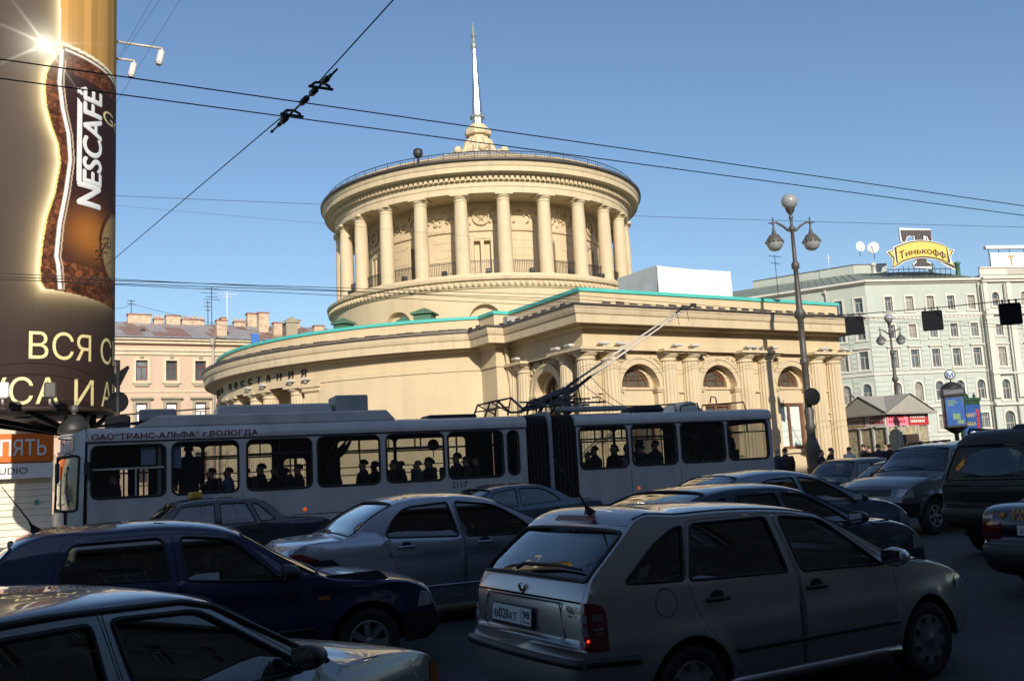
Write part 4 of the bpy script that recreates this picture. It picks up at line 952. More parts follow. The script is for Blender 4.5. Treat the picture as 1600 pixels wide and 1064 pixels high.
t = thing('round_sign', 'dark round traffic sign seen from behind on the nearest street lamp', 'traffic sign', Vector((11.45, 36.32, 3.96)), R(12)); t.scale = (1.12,) * 3; mb = MB()
mb.lathe([(.01, -.012), (.29, -.012), (.305, 0), (.29, .012), (.01, .012)], 28, 0, (0, 0, 0), 'y'); mb.build('disc', M_signb, t); mb = MB(); mb.box(-.16, .16, .01, .2, -.03, .03); mb.build('clamp', M_iron, t)
# span wire across the street with three lane signs
def wire(pts, r, lab, cat='wire', grp=None, nm='overhead_wire', sag=0):
    mb = MB(); P = []
    for i in range(len(pts) - 1):
        a, b = Vector(pts[i]), Vector(pts[i + 1])
        for k in range(12): f = k / 12; p = a.lerp(b, f); P.append(p - Vector((0, 0, sag * 4 * f * (1 - f))))
    P.append(Vector(pts[-1])); mb.tube(P, r, 5); return tag(mb.build(nm, M_iron), lab, cat, grp)
S0 = Vector((11.36, 36.6, 7.1)); S1 = S0 + Vector((.5, -.866, 0)) * 38 + Vector((0, 0, -.8))
def on_span(px): # point of the span wire under that picture column
    best = min((abs(((S0.lerp(S1, f) - Vector((0, 0, EYE))).dot(cR) / (S0.lerp(S1, f) - Vector((0, 0, EYE))).dot(fw)) * 1470 + 800 - px), f) for f in [i / 400 for i in range(400)])
    return S0.lerp(S1, best[1]), best[1]
wire([S0, S1], .016, 'dark span wire from the nearest lamp over the lanes at right', 'wire', sag=1.0, nm='span_wire')
lab3 = ['left lane sign of three dark square panels, overlapping the station corner', 'middle lane sign of three dark square panels over the street', 'right and largest of the three dark square lane signs']
for i, px in enumerate((1334, 1452, 1571)):
    p, f = on_span(px); z = p.z - 1.0 * 4 * f * (1 - f); t = thing('lane_sign', lab3[i], 'traffic sign', Vector((p.x, p.y, z)), R(-8), 'lane signs on the span wire'); t.scale = (1.14,) * 3
    mb = MB(); q = rrect(-.29, .29, -.60, 0.0, .05); mb.prism(q, -.02, .02, 0, lambda a, b, c: (a, c, b - .07)); mb.build('panel', M_signb, t)
    mb = MB(); mb.box(-.02, .02, -.015, .015, -.08, .04); mb.M = Matrix.Translation((.18, 0, 0)); mb.box(-.02, .02, -.015, .015, -.08, .04); mb.M = Matrix.Translation((-.18, 0, 0)); mb.box(-.02, .02, -.015, .015, -.08, .04); build_each(mb, 'hanger', M_iron, t)
# overhead contact wires
def at_h(px, py, z): d = ray(px, py); return Vector((0, 0, EYE)) + d * ((z - EYE) / d.z)
CW = []
for i, (y0, y1, l_) in enumerate(((93, 322, 'upper of the two thick black contact wires crossing the sky'), (123, 337, 'lower of the two thick black contact wires crossing the sky'))):
    a, b = at_h(0, y0, 5.8), at_h(1600, y1, 5.8); d = b - a; CW.append((a, b)); wire([a - d * 1.2, a, b, b + d * 3], .0072, l_, 'wire', 'trolley contact wires')
# far pair that the trolley poles touch
for i, dv in enumerate((0, .6)):
    a = uvw(-40, 21.3 + dv, 6.25); b = uvw(140, 21.3 + dv, 6.25); wire([a, b], .008, ('nearer' if i == 0 else 'farther') + ' grey contact wire that the bus poles touch', 'wire', 'trolley contact wires')
k1, k2 = at_h(497, 137, 5.82), at_h(452, 180, 5.82); e0 = at_h(615, 0, 6.1); e1 = at_h(178, 405, 6.3); e1b = e1 + (e1 - k2) * .4
sp_ = wire([e0 + (e0 - k1) * 2, e0, k1 + Vector((0, 0, .05))], .007, 'thin slanting span wire above the insulators', 'wire', nm='span_wire'); wire([k2 + Vector((0, 0, .05)), e1, e1b], .007, 'thin slanting span wire running down left from the insulators to the drum', 'wire', nm='span_wire')
t = thing('wire_insulator', 'black string of insulators and clamps where the span wire crosses the contact wires', 'insulator', k1); ax = (k1 - k2); L_ = ax.length; ax.normalize(); M_ = ax.to_track_quat('Z', 'Y').to_matrix().to_4x4()
def bead(mb, z0, z1, r): mb.lathe([(.008, z0), (r, z0 + .02), (r, z1 - .02), (.008, z1)], 10)
mb = MB(); mb.M = M_; bead(mb, .12, .28, .03); bead(mb, .30, .36, .02); bead(mb, -.20, -.04, .034); bead(mb, -L_ * .55 - .02, -L_ * .55 + .17, .034); bead(mb, -L_ - .25, -L_ - .07, .034); bead(mb, -L_ - .36, -L_ - .28, .024); bead(mb, -L_ - .58, -L_ - .54, .02); mb.tube([(0, 0, -L_ - .6), (0, 0, .5)], .012, 5); mb.build('insulator_bead', M_iron, t)
for q in (Vector((0, 0, 0)), k2 - k1):
    mb = MB(); d = (CW[0][1] - CW[0][0]).normalized(); mb.tube([q - d * .08 + Vector((0, 0, .0)), q - d * .03 + Vector((0, 0, .05)), q + d * .05 + Vector((0, 0, .06)), q + d * .12 + Vector((0, 0, .03)), q + d * .13], .015, 6); mb.tube([q - d * .1, q + d * .16], .016, 6); mb.build('clamp', M_iron, t)
wire([atd(-40, 296, 48), atd(1640, 356, 60)], .014, 'faint grey wire crossing behind the rotunda columns', 'wire', sag=.2)
wire([atd(-40, 302, 40), atd(760, 372, 46.5)], .006, 'faintest grey wire left of the rotunda', 'wire')
for i, (ya, yb) in enumerate(((434, 462), (438, 468))): wire([atd(-60, ya - 3, 17.5), atd(905, yb, 30), atd(1320, yb + 32, 37)], .009, ('upper' if i == 0 else 'lower') + ' thin wire of the pair crossing the station at roof height', 'wire', 'thin wires at roof height')
wire([atd(100, 452, 24), atd(205, 475, 60), atd(700, 560, 52)], .012, 'sagging thin wire over the peach roof', 'wire', sag=.4)
for i, (xa, xb) in enumerate(((180, 300), (165, 255), (175, 270))): wire([atd(xa - 60, 260 - i * 30, 30), atd(xb, -30, 20)], .004, ['rightmost', 'leftmost', 'middle'][i] + ' of three hair thin wires beside the drum lamps', 'wire')
# kiosk
kO = atd(1383, 643, 46); kO.z = .14; ki = thing('news_kiosk', 'small glazed kiosk with twin gable roof and poster strip before the green building', 'kiosk', kO, YAW)
M_kgl = mat('kiosk_display', (.40, .34, .22), .5, 0, .8, 9); M_kfr = mat('kiosk_frame', (.46, .45, .42), .5, 0, .1, 3); M_kroof = mat('kiosk_roof', (.33, .31, .26), .6, 0, .1, 2); M_kgab = mat('kiosk_gable', (.36, .34, .29), .7, 0, .08, 2)
KW, KD = 3.1, 2.5
mb = MB(); mb.box(.06, KW - .06, .06, KD - .06, 0, 2.75); mb.build('display_glass', M_kgl, ki)
mb = MB()
for x in (0, .78, 1.0, 2.3, KW - .08): mb.box(x, x + .09, -.01, .1, 0, 2.75)
for y in (.0, .8, 1.6, KD - .08): mb.box(-.01, .1, y, y + .09, 0, 2.75)
mb.box(0, KW, -.02, .08, 0, .35); mb.box(-.02, .08, 0, KD, 0, .35); build_each(mb, 'frame_post', M_kfr, ki)
mb = MB(); mb.box(1.12, 2.28, -.02, .05, .3, 2.35); mb.build('door', mat('kiosk_door', (.06, .035, .03), .4, 0, .5, 5), ki)
M_post = [mat('poster_pink', (.75, .25, .32), .6, 0, .25, 5), mat('poster_red', (.45, .03, .03), .6, 0, .2, 4), mat('poster_tan', (.40, .26, .14), .6, 0, .4, 5), mat('poster_white', (.70, .62, .58), .6, 0, .15, 5)]
for i, (ax_, a, b, m) in enumerate((('f', .0, 1.55, 0), ('f', 1.6, KW, 1), ('s', .0, 1.2, 3), ('s', 1.25, KD, 2))):
    mb = MB(); mb.box(a, b, -.06, .02, 2.78, 3.4) if ax_ == 'f' else mb.box(-.06, .02, a, b, 2.78, 3.4); o = mb.build('poster_panel', M_post[m], ki)
    mb = MB(); rr = random.Random(i)
    for row in range(2):
        x = a + .12
        while x < b - .3:
            w_ = rr.uniform(.06, .13); z = 2.92 + .22 * row
            if ax_ == 'f': mb.box(x, x + w_, -.066, -.06, z, z + .14)
            else: mb.box(-.066, -.06, x, x + w_, z, z + .14)
            x += w_ + .04
    stuff(mb.build('print_marks', M_post[1 if m in (0, 3) else 3], o))
mb = MB(); ov = .35; z0, z1 = 3.42, 4.35
x0, x1, y0, y1 = -ov, KW + ov, -ov, KD + ov; cx_, cy_ = KW / 2, KD / 2
mb.add([(x0, y0, z0), (x1, y0, z0), (x1, y1, z0), (x0, y1, z0), (cx_, y0, z1), (cx_, y1, z1), (x0, cy_, z1), (x1, cy_, z1), (cx_, cy_, z1)], [(0, 4, 8), (0, 8, 6), (4, 1, 8), (1, 7, 8), (7, 2, 8), (2, 5, 8), (5, 3, 8), (3, 6, 8), (0, 3, 2, 1)]); mb.build('roof', M_kroof, ki)
mb = MB(); mb.add([(x0 + .05, y0 + .06, z0 - .02), (x1 - .05, y0 + .06, z0 - .02), (cx_, y0 + .06, z1 - .06)], [(0, 1, 2)]); mb.add([(x0 + .06, y0 + .05, z0 - .02), (x0 + .06, y1 - .05, z0 - .02), (x0 + .06, cy_, z1 - .06)], [(2, 1, 0)]); build_each(mb, 'gable', M_kgab, ki)
mb = MB(); mb.box(x0, x1, y0, y1, z0 - .08, z0 - .01); mb.build('eave', M_kroof, ki)
# metro pillar with illuminated posters
mO = Vector((19.46, 42, .2)); mp_ = thing('metro_pillar', 'dark poster pillar topped by a round blue M sign', 'sign', mO, R(-17))
M_pblue = mat('poster_blue', (.025, .10, .36), .35, 0, .35, 3.2, dirt=(.10, .22, .08), dscale=2.2); M_mblue = mat('metro_blue', (.02, .10, .42), .4, 0, .05, 3)
mb = MB(); mb.tube([(0, 0, 0), (0, 0, 2.3)], .09, 10); mb.lathe([(.05, 2.1), (.22, 2.2), (.52, 2.42)], 16); mb.build('post', M_iron, mp_)
mb = MB(); mb.bbox(-.43, .43, -.43, .43, 2.38, 3.8, .04); mb.build('case', M_iron, mp_)
mb = MB(); mb.bbox(-.46, .46, -.46, .46, 3.78, 4.14, .03); mb.lathe([(.46, 4.12), (.42, 4.25), (.25, 4.38), (.06, 4.44)], 16); mb.tube([(0, 0, 4.4), (0, 0, 4.58)], .03, 6); mb.build('crown', M_iron, mp_)
for k in range(4):
    rm_ = Matrix.Rotation(PI / 2 * k, 4, 'Z'); mb = MB(); mb.M = rm_; mb.box(-.37, .37, -.438, -.428, 2.5, 3.72); o = mb.build('poster', M_pblue, mp_)
    mb = MB(); mb.M = rm_; mb.box(-.40, .40, -.468, -.458, 3.88, 4.06); h_ = mb.build('header_strip', mat('header_grey', (.13, .14, .17), .5) if 'header_grey' not in bpy.data.materials else bpy.data.materials['header_grey'], mp_)
    mb = MB(); mb.M = rm_; rr = random.Random(k)
    for z, w_ in ((3.55, .34), (3.46, .44), (3.37, .28)): mb.box(-.3, -.3 + w_, -.441, -.437, z, z + .05)
    mb.box(-.12, .18, -.441, -.437, 2.75, 3.0); mb.box(.05, .30, -.442, -.437, 2.56, 2.72)
    stuff(mb.build('print_marks', mat('poster_print_green', (.16, .28, .14), .5) if 'poster_print_green' not in bpy.data.materials else bpy.data.materials['poster_print_green'], o))
mb = MB(); mb.M = Matrix.Translation((0, 0, 4.76)); mb.lathe([(.01, -.05), (.2, -.05), (.2, .05), (.01, .05)], 24, 0, (0, 0, 0), 'y'); d_ = mb.build('disc', M_white, mp_)
mb = MB(); mb.M = Matrix.Translation((0, 0, 4.76)); mb.lathe([(.19, -.06), (.225, -.06), (.225, .06), (.19, .06)], 24, 0, (0, 0, 0), 'y'); mb.build('rim', M_iron, d_)
mb = MB(); put_text(mb, 'М', lambda a, b, c: (a, -.056 - c, 4.65 + b), .21, .25, bold=.02, center=True); mb.build('metro_letter', M_mblue, d_)
bO_ = atd(1506, 690, 46); bO_.z = .14; bb = thing('poster_billboard', 'blue street poster board with yellow words and a white clock face behind the metro pillar', 'billboard', bO_, YAW - R(8))
mb = MB(); mb.bbox(-.05, 1.25, -.1, .1, 1.0, 3.85, .03); mb.box(.1, .25, -.06, .06, 0, 1.0); mb.box(1.0, 1.15, -.06, .06, 0, 1.0); mb.bbox(-.1, 1.3, -.13, .13, 3.8, 3.95, .02); mb.lathe([(.01, -.08), (.2, -.08), (.2, .08), (.01, .08)], 12, 0, (.35, 0, 4.0), 'y'); mb.lathe([(.04, 3.9), (.08, 4.05), (.01, 4.2)], 8, 0, (1.0, 0, 0)); mb.build('frame', mat('dark_green_frame', (.02, .06, .035), .5, 0, .2, 4), bb)
mb = MB(); mb.box(.05, 1.15, -.115, -.1, 1.15, 3.6); pz = mb.build('poster', mat('poster_deep_blue', (.03, .09, .30), .35, 0, .2, 2), bb)
mb = MB(); mb.lathe([(.01, -.12), (.42, -.12)], 24, 0, (.62, 0, 1.9), 'y', rfn=lambda r_, q, z: r_ * (1 + .06 * math.sin(9 * q))); mb.build('clock_face', M_white, pz)
mb = MB(); put_text(mb, 'ИМАЮТ', lambda a, b, c: (.1 + a, -.119 - c, 3.0 + b), .2, .75, bold=.01); put_text(mb, 'ЫМАХ', lambda a, b, c: (.1 + a, -.119 - c, 2.6 + b), .18, .72, bold=.01); mb.build('poster_words', mat('poster_yellow', (.6, .45, .06), .5), pz)
mb = MB(); mb.box(.3, .55, -.126, -.121, 1.98, 2.02); mb.tube([(.75 + .12 * math.cos(q), -.124, 1.9 + .4 * math.sin(q)) for q in [-1 + .2 * k for k in range(11)]], .018, 4); mb.build('clock_hand', M_post[1], pz)
mb = MB(); mb.box(.9, 1.05, -.119, -.116, 2.3, 3.4); mb.build('print_strip', M_post[1], pz)
# ================================================================== ADVERTISING DRUM
import numpy as np
DR = 2.05; dO = Vector((-12.47, 24.0, 0)); DZ0, DZ1 = 3.75, 17.0
face = math.atan2(-dO.y, -dO.x)                       # direction from drum axis to the photographer
dr = thing('advertising_drum', 'huge brown advertising drum printed with a glowing coffee jar', 'billboard', dO, face + PI / 2)   # local -Y faces the street
m, n, l, b = new_mat('printed_vinyl'); at_ = n.new('ShaderNodeVertexColor'); at_.layer_name = 'print'; l.new(at_.outputs[0], b.inputs['Base Color']); setp(b, Roughness=.75, Specular_IOR_Level=.2)
M_print = m
M_cell = [None]
# printed picture painted as vertex colours: s = arc length (left to right as seen), z = height
S0_, S1_, NS, NZ = -3.25, 3.25, 360, 620
s = np.linspace(S0_, S1_, NS + 1)[None, :].repeat(NZ + 1, 0); z = np.linspace(DZ0, DZ1, NZ + 1)[:, None].repeat(NS + 1, 1)
def psz(x, y):            # measured picture point -> (arc length, height) on the drum surface
    d = ray(x, y); h = d.xy; L = h.length; k = h / L; c = Vector((dO.x, dO.y)); b_ = k.dot(c); q = b_ * b_ - (c.length_squared - DR * DR); t = b_ - math.sqrt(max(q, 0)); p = k * t - c
    a = math.atan2(p.y, p.x) - face; a = (a + PI) % (2 * PI) - PI; return DR * a, EYE + d.z / L * t
def pz(y, x=120): return psz(x, y)[1]
def ps(x, y=300): return psz(x, y)[0]
def interp(pts, zz): ys = sorted(((psz(max(x, -20), y)[1], psz(max(x, -20), y)[0]) for x, y in pts)); return np.interp(zz, [a for a, _ in ys], [b for _, b in ys])
jar = interp([(95, -80), (95, 74), (86, 88), (76, 102), (70, 116), (68, 136), (70, 165), (78, 195), (89, 225), (92, 255), (84, 300), (71, 340), (64, 380), (60, 420), (61, 440), (68, 452)], z)
lab = interp([(96, 100), (94, 112), (93, 130), (98, 170), (107, 210), (110, 250), (103, 300), (93, 350), (88, 400), (91, 414), (94, 452)], z)
sag = .055 * (s - 1.2)                                   # printed ellipse curves of lid and base
zt, zb = pz(76) - sag * 0, pz(455)
rng = np.random.RandomState(3)
# granules: worley cells
pts = rng.rand(2600, 2) * [S1_ - S0_, 7.4] + [S0_, 6.2]
gran = np.zeros_like(s); gid = np.zeros_like(s); F1 = np.full(s.shape, 9.); F2 = np.full(s.shape, 9.)
reg = (z > 6.3) & (z < 13.6) & (s > -.3)
ss, zz = s[reg], z[reg]; f1 = np.full(ss.shape, 9.); f2 = f1.copy(); idx = np.zeros(ss.shape, int)
for k, (a, c) in enumerate(pts):
    if a < -.5: continue
    d = np.hypot(ss - a, (zz - c) * (1.0 + .5 * (k % 2))); nr = d < f1; f2 = np.where(nr, f1, np.minimum(f2, d)); idx = np.where(nr, k, idx); f1 = np.where(nr, d, f1)
edge = np.zeros_like(s); edge[reg] = np.clip((f2 - f1) / .05, 0, 1); tone = np.zeros_like(s); tone[reg] = rng.rand(len(pts))[idx]
def C(*c): return np.array(c)[None, None, :]
def mixc(col, c, a): return col * (1 - a[..., None]) + np.asarray(c) * a[..., None]
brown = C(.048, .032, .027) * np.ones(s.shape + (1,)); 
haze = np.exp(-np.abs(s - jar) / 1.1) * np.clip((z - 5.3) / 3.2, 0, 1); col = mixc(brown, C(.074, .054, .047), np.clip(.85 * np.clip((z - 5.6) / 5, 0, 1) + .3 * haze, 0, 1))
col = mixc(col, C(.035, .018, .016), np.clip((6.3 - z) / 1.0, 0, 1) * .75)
inj = (s > jar) & (z > zb - .1 * (s - .2)) 
dj = np.where(z > zb, jar - s, np.hypot(np.clip(jar - s, 0, 9), zb - z)); dj = np.where((s > jar) & (z <= zb), zb - z, dj)
glow = np.exp(-np.clip(dj, 0, 9) / .13) * .9 + .10 * np.exp(-np.clip(dj, 0, 9) / .4); glow = np.where(inj, 0, glow)
col = mixc(col, C(.93, .71, .34), np.clip(glow, 0, 1)); col = mixc(col, C(1, .97, .75), np.clip(np.exp(-np.clip(dj, 0, 9) / .05) * (~inj), 0, 1) * .8)
gcol = C(.16, .052, .022) * (.45 + 1.1 * tone[..., None]) * (.35 + .75 * edge[..., None])
lid = inj & (z > zt - .10 * (s - .7)); col = np.where(inj[..., None], gcol, col)
band_ = .5 + .5 * np.sin(np.floor((s + .1) / .22) * 2.4); col = np.where(lid[..., None], C(.62, .34, .10) * (.75 + .35 * band_[..., None]) , col)
rimd = (np.abs(z - (zt - .10 * (s - .7))) < .045) & (s > .6); col = np.where(rimd[..., None], C(.9, .82, .6), col)
ledge = inj & (np.abs(s - jar) < .05) & (z < zt); col = np.where(ledge[..., None], C(.75, .62, .22), col)
labr = (s > lab) & (z < pz(117) - .10 * (s - .8)) & (z > pz(411) - .09 * (s - .8)); lc = mixc(C(.035, .014, .016) * np.ones(s.shape + (1,)), C(.075, .03, .025), np.clip((s - 1.8) / 1.2, 0, 1) * .5)
# amber cup glow in the label
cu = np.exp(-(((s - 1.6) / .75) ** 2 + ((z - pz(362)) / .62) ** 2)); lc = mixc(lc, C(.42, .15, .03), np.clip(cu * 1.15, 0, 1)); tan = ((s - 2.75) / .9) ** 2 + ((z - pz(372)) / 1.0) ** 2; lc = mixc(lc, C(.42, .30, .13), np.clip((1.05 - tan) * 4, 0, 1) * .85); rim = np.abs(tan - 1.05) < .13; lc = np.where((rim & (z < pz(320)))[..., None], C(.10, .03, .01), lc)
col = np.where(labr[..., None], lc, col)
wl_ = np.clip((.045 - np.abs(s - lab)) / .03 + .5, 0, 1) * ((z < pz(84)) & (z > zb)); col = mixc(col, C(.92, .90, .82), wl_); wl2 = (np.abs(s - lab - .10) < .018) & (z < pz(100)) & (z > zb); col = np.where(wl2[..., None], C(.55, .42, .3), col)
wt = np.clip((.03 - np.abs(z - (pz(84) - .10 * (s - .8)))) / .03 + .5, 0, 1) * (s > .72); col = mixc(col, C(.9, .86, .75), wt)
# star of light at the jar shoulder
sx_, sz_ = ps(68), pz(84); rr_ = np.hypot(s - sx_, z - sz_); an = np.arctan2(z - sz_, s - sx_)
st = np.exp(-rr_ / .24) * 1.5 + sum(np.exp(-((np.angle(np.exp(1j * (an - a_))) * rr_) / .035) ** 2) * np.exp(-rr_ / .45) * .7 for a_ in (2.2, -2.6, .35, -.9, 2.75)); col = mixc(col, C(1, .97, .78), np.clip(st, 0, 1))
seam = (np.abs(((s + .33) % .82) - .41) < .008); col = np.where(seam[..., None], col * .86, col)
col = np.clip(col, 0, 1)
ang = s / DR - PI / 2
vs = np.stack([DR * np.cos(ang), DR * np.sin(ang), z], -1).reshape(-1, 3)
w = NS + 1; ii = (np.arange(NZ)[:, None] * w + np.arange(NS)[None, :]).reshape(-1); fs = np.stack([ii, ii + 1, ii + w + 1, ii + w], -1)
me = bpy.data.meshes.new('poster'); me.from_pydata(vs.tolist(), [], fs.tolist()); ca = me.color_attributes.new('print', 'FLOAT_COLOR', 'POINT')
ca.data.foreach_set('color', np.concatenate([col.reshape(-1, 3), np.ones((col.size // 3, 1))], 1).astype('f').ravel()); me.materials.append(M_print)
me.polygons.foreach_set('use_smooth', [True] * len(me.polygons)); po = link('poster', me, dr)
mb = MB(); mb.lathe([(DR, DZ0), (DR, DZ1)], 32, 0, (0, 0, 0), 'z', S1_ / DR - PI / 2, 2 * PI + S0_ / DR - PI / 2); mb.lathe([(.3, DZ0 - .02), (DR - .05, DZ0 - .02), (DR + .03, DZ0), (DR + .03, DZ0 + .08)], 64); mb.build('drum_shell', mat('drum_brown', (.05, .034, .028), .5, 0, .15, 2), dr)
mb = MB(); mp0 = Matrix.Rotation(-(face + PI / 2), 4, 'Z') @ Vector((1.2, .5, 0)); mb.tube([mp0, mp0 + Vector((0, 0, DZ0))], .32, 14); mb.build('mast', M_iron, dr)
for k in range(8): mb = MB(); q = 2 * PI * k / 8; mb.tube([mp0 + Vector((0, 0, 3.2)), Vector((1.9 * math.cos(q), 1.9 * math.sin(q), DZ0 - .02))], .07, 6); mb.build('brace', M_iron, dr)
def onD(s_, z_, o=.006): a = s_ / DR - PI / 2; return ((DR + o) * math.cos(a), (DR + o) * math.sin(a), z_)
M_cream2 = mat('printed_cream', (.86, .72, .34), .5, 0, .04, 2); M_wht = mat('printed_white', (.88, .87, .84), .5, 0, .03, 2)
def subdiv(vs, fs, L):
    V_ = [Vector(v) for v in vs]; out = []; st = [(f[0], f[i], f[i + 1]) for f in fs for i in range(1, len(f) - 1)]; mid = {}
    while st:
        t = st.pop(); e = max(((V_[t[i]] - V_[t[(i + 1) % 3]]).length, i) for i in range(3))
        if e[0] < L: out.append(t); continue
        i = e[1]; a, b_, c_ = t[i], t[(i + 1) % 3], t[(i + 2) % 3]; k = (min(a, b_), max(a, b_))
        if k not in mid: mid[k] = len(V_); V_.append((V_[a] + V_[b_]) / 2)
        st += [(a, mid[k], c_), (mid[k], b_, c_)]
    return [tuple(v) for v in V_], out
def wraptext(txt, s0, z0, h, wd, m, nm, bold=0, vert=False, o=.006, spacing=1):
    vs_, fs_, w_ = text_polys(txt, 1, bold, 0, 0, spacing, 6); ks_ = [v[3] for v in vs_]; vs_, fs_ = subdiv([(v[0], v[1], v[3]) for v in vs_], fs_, .09); mb = MB(); k = wd / w_; kh = h / .729
    mb.add([onD(s0 + x * k, z0 + y * kh, o + .002 * q) if not vert else onD(s0 - y * kh, z0 + x * k, o + .002 * q) for x, y, q in vs_], fs_); mb.build(nm, m, po)
wraptext('ВСЯ', ps(45, 545), pz(563), .66, ps(142, 545) - ps(45, 545), M_cream2, 'slogan_lettering', .0); wraptext('СИЛА', ps(157, 545), pz(566, 150), .66, 2.6, M_cream2, 'slogan_lettering', .0)
wraptext('ВКУСА', ps(92, 610) - 2.6, pz(632), .64, 2.6, M_cream2, 'slogan_lettering', .0); wraptext('И', ps(116, 610), pz(633), .64, ps(146, 610) - ps(116, 610), M_cream2, 'slogan_lettering', .0); wraptext('АРОМАТА', ps(158, 610), pz(634, 150), .64, 4.2, M_cream2, 'slogan_lettering', .0)
wraptext('ESCAFÉ', ps(157), pz(281), ps(157) - ps(127), pz(133) - pz(281), M_wht, 'brand_lettering', .035, True, .008)
wraptext('N', ps(156), pz(317), ps(156) - ps(118), pz(284) - pz(317), M_wht, 'brand_lettering', .035, True, .008)
mb = MB(); q = [(ps(119), pz(283)), (ps(127), pz(283)), (ps(127), pz(160)), (ps(119), pz(151))]; mb.grid(lambda u, v: onD(q[0][0] + (q[1][0] - q[0][0]) * u, pz(283) + (pz(152 + 8 * u) - pz(283)) * v, .008), 3, 10); mb.build('brand_bar', M_wht, po)
mb = MB(); mb.grid(lambda u, v: onD(ps(119) + (ps(128) - ps(119)) * u + .0, pz(146 - 10 * u) + .1 * v * (1 - .5 * u), .008), 2, 2); mb.build('brand_accent', M_wht, po)
wraptext('Gold', ps(160), pz(172), .36, 1.7, M_cream2, 'brand_lettering', -.01)
for k, (a, c) in enumerate(((155, 390), (161, 377), (166.5, 365))):
    mb = MB(); w_ = .16; mb.tube([onD(ps(a) + p, pz(c) + q_, .008) for p, q_ in ((-w_, -.14), (w_, -.08), (w_, .14), (-w_, .08))], .014, 4, closed=True); mb.tube([onD(ps(a) - .06, pz(c) - .05, .008), onD(ps(a) + .06, pz(c) + .05, .008)], .014, 4); mb.build('embossed_emblem', mat('printed_umber', (.12, .06, .02), .6), po)
# floodlights on arms
def arm(s_, z_, dirv, L_, drop, m):
    p = Vector(onD(s_, z_)); mb = MB(); e_ = p + dirv * L_; mb.tube([p - dirv * .3, e_ + Vector((0, 0, .0))], .035, 6); o = mb.build('lamp_arm', M_pipe, dr)
    mb = MB(); mb.M = Matrix.Translation(e_) @ Matrix.Rotation(R(12), 4, 'Y'); mb.bbox(-.085, .085, -.1, .1, -.48 - drop, -.08 - drop, .03); mb.tube([(0, 0, 0), (0, 0, -.12)], .03, 5); mb.box(-.06, .06, -.08, .08, -.5 - drop, -.47 - drop); mb.build('lamp_head', m, o)
inv = Matrix.Rotation(-(face + PI / 2), 4, 'Z')
side = (inv @ Vector((.95, .05, -.18))).normalized()
arm(3.1, pz(12), side, 1.27, 0, M_lampw); arm(3.1, pz(40), side, .5, 0, M_lampw)
toward = (inv @ Vector((.3, -.9, .1))).normalized()
for x_, y_, m_ in ((20, 634, M_white), (96, 618, M_shade)):
    p = Vector(onD(ps(x_) * .9, DZ0)); q = p + toward * .9; mb = MB(); mb.tube([p, q, q + Vector((0, 0, .1))], .03, 5); o = mb.build('lamp_arm', M_pipe, dr); mb = MB(); mb.M = Matrix.Translation(q + Vector((0, 0, .12))); mb.bbox(-.13, .13, -.08, .08, .0, .36, .03); mb.build('lamp_head', m_, o)
# ---------------- shop with orange sign on the left edge
sO = Vector((-14.75, 30.0, 0)); shp = thing('corner_shop', 'white boarded shop with orange and white signs at the left edge', 'shop', sO, YAW)
M_siding = mat('white_siding', (.74, .68, .56), .6, 0, .06, 2, streak=.3, dirt=(.5, .44, .34), dscale=2)
M_orange = mat('orange_sign', (.80, .16, .012), .45, 0, .04, 2)
mb = MB(); mb.box(-14, 0, .02, 5, 0, 4.25); mb.build('shop_wall', mat('shop_wall_cream', (.62, .57, .46), .7, 0, .1, 2), shp)
pl = MB(); pl.add([(0, -.01, 0), (3.44, -.01, 0), (3.44, -.035, .02), (0, -.035, .02), (3.44, -.012, .195), (0, -.012, .195), (3.44, .03, .195), (0, .03, .195), (0, .03, 0), (3.44, .03, 0)], [(0, 1, 2, 3), (3, 2, 4, 5), (5, 4, 6, 7), (1, 9, 6, 4, 2), (8, 0, 3, 5, 7)]); plm = pl.mesh('siding_plank', M_siding)
for r_ in range(10):
    for k in range(4): link('siding_plank', plm, shp, (-3.46 - k * 3.46 + (1.2 if r_ % 2 and k else 0) * 0, 0, .12 + r_ * .2))
mb = MB(); mb.bbox(-8, .0, -.35, .0, 2.78, 3.66, .02); os_ = mb.build('orange_board', M_orange, shp)
mb = MB(); put_text(mb, 'ОПЯТЬ', lambda a, b, c: (-1.87 + a, -.355 - c, 2.98 + b), .5, 1.66, bold=.015, depth=.01); mb.build('shop_lettering', M_white, os_)
mb = MB(); mb.bbox(-8, .0, -.3, 0, 2.28, 2.75, .02); ws_ = mb.build('white_board', M_white, shp)
mb = MB(); put_text(mb, 'AUDIO', lambda a, b, c: (-1.74 + a, -.305 - c, 2.42 + b), .21, 1.02, bold=-.005, depth=.004); put_text(mb, 'CAR', lambda a, b, c: (-2.6 + a, -.305 - c, 2.42 + b), .2, .7, bold=-.005, depth=.004); mb.build('shop_lettering', M_iron, ws_)
mb = MB(); mb.box(-14, .1, -.5, .1, 4.1, 4.25); mb.build('shop_cornice', M_ptrim, shp)
mb = MB(); mb.box(-.5, -.38, -.06, -.03, 1.45, 1.6); mb.build('wall_label', mat('teal_label', (.1, .3, .3), .5), shp)
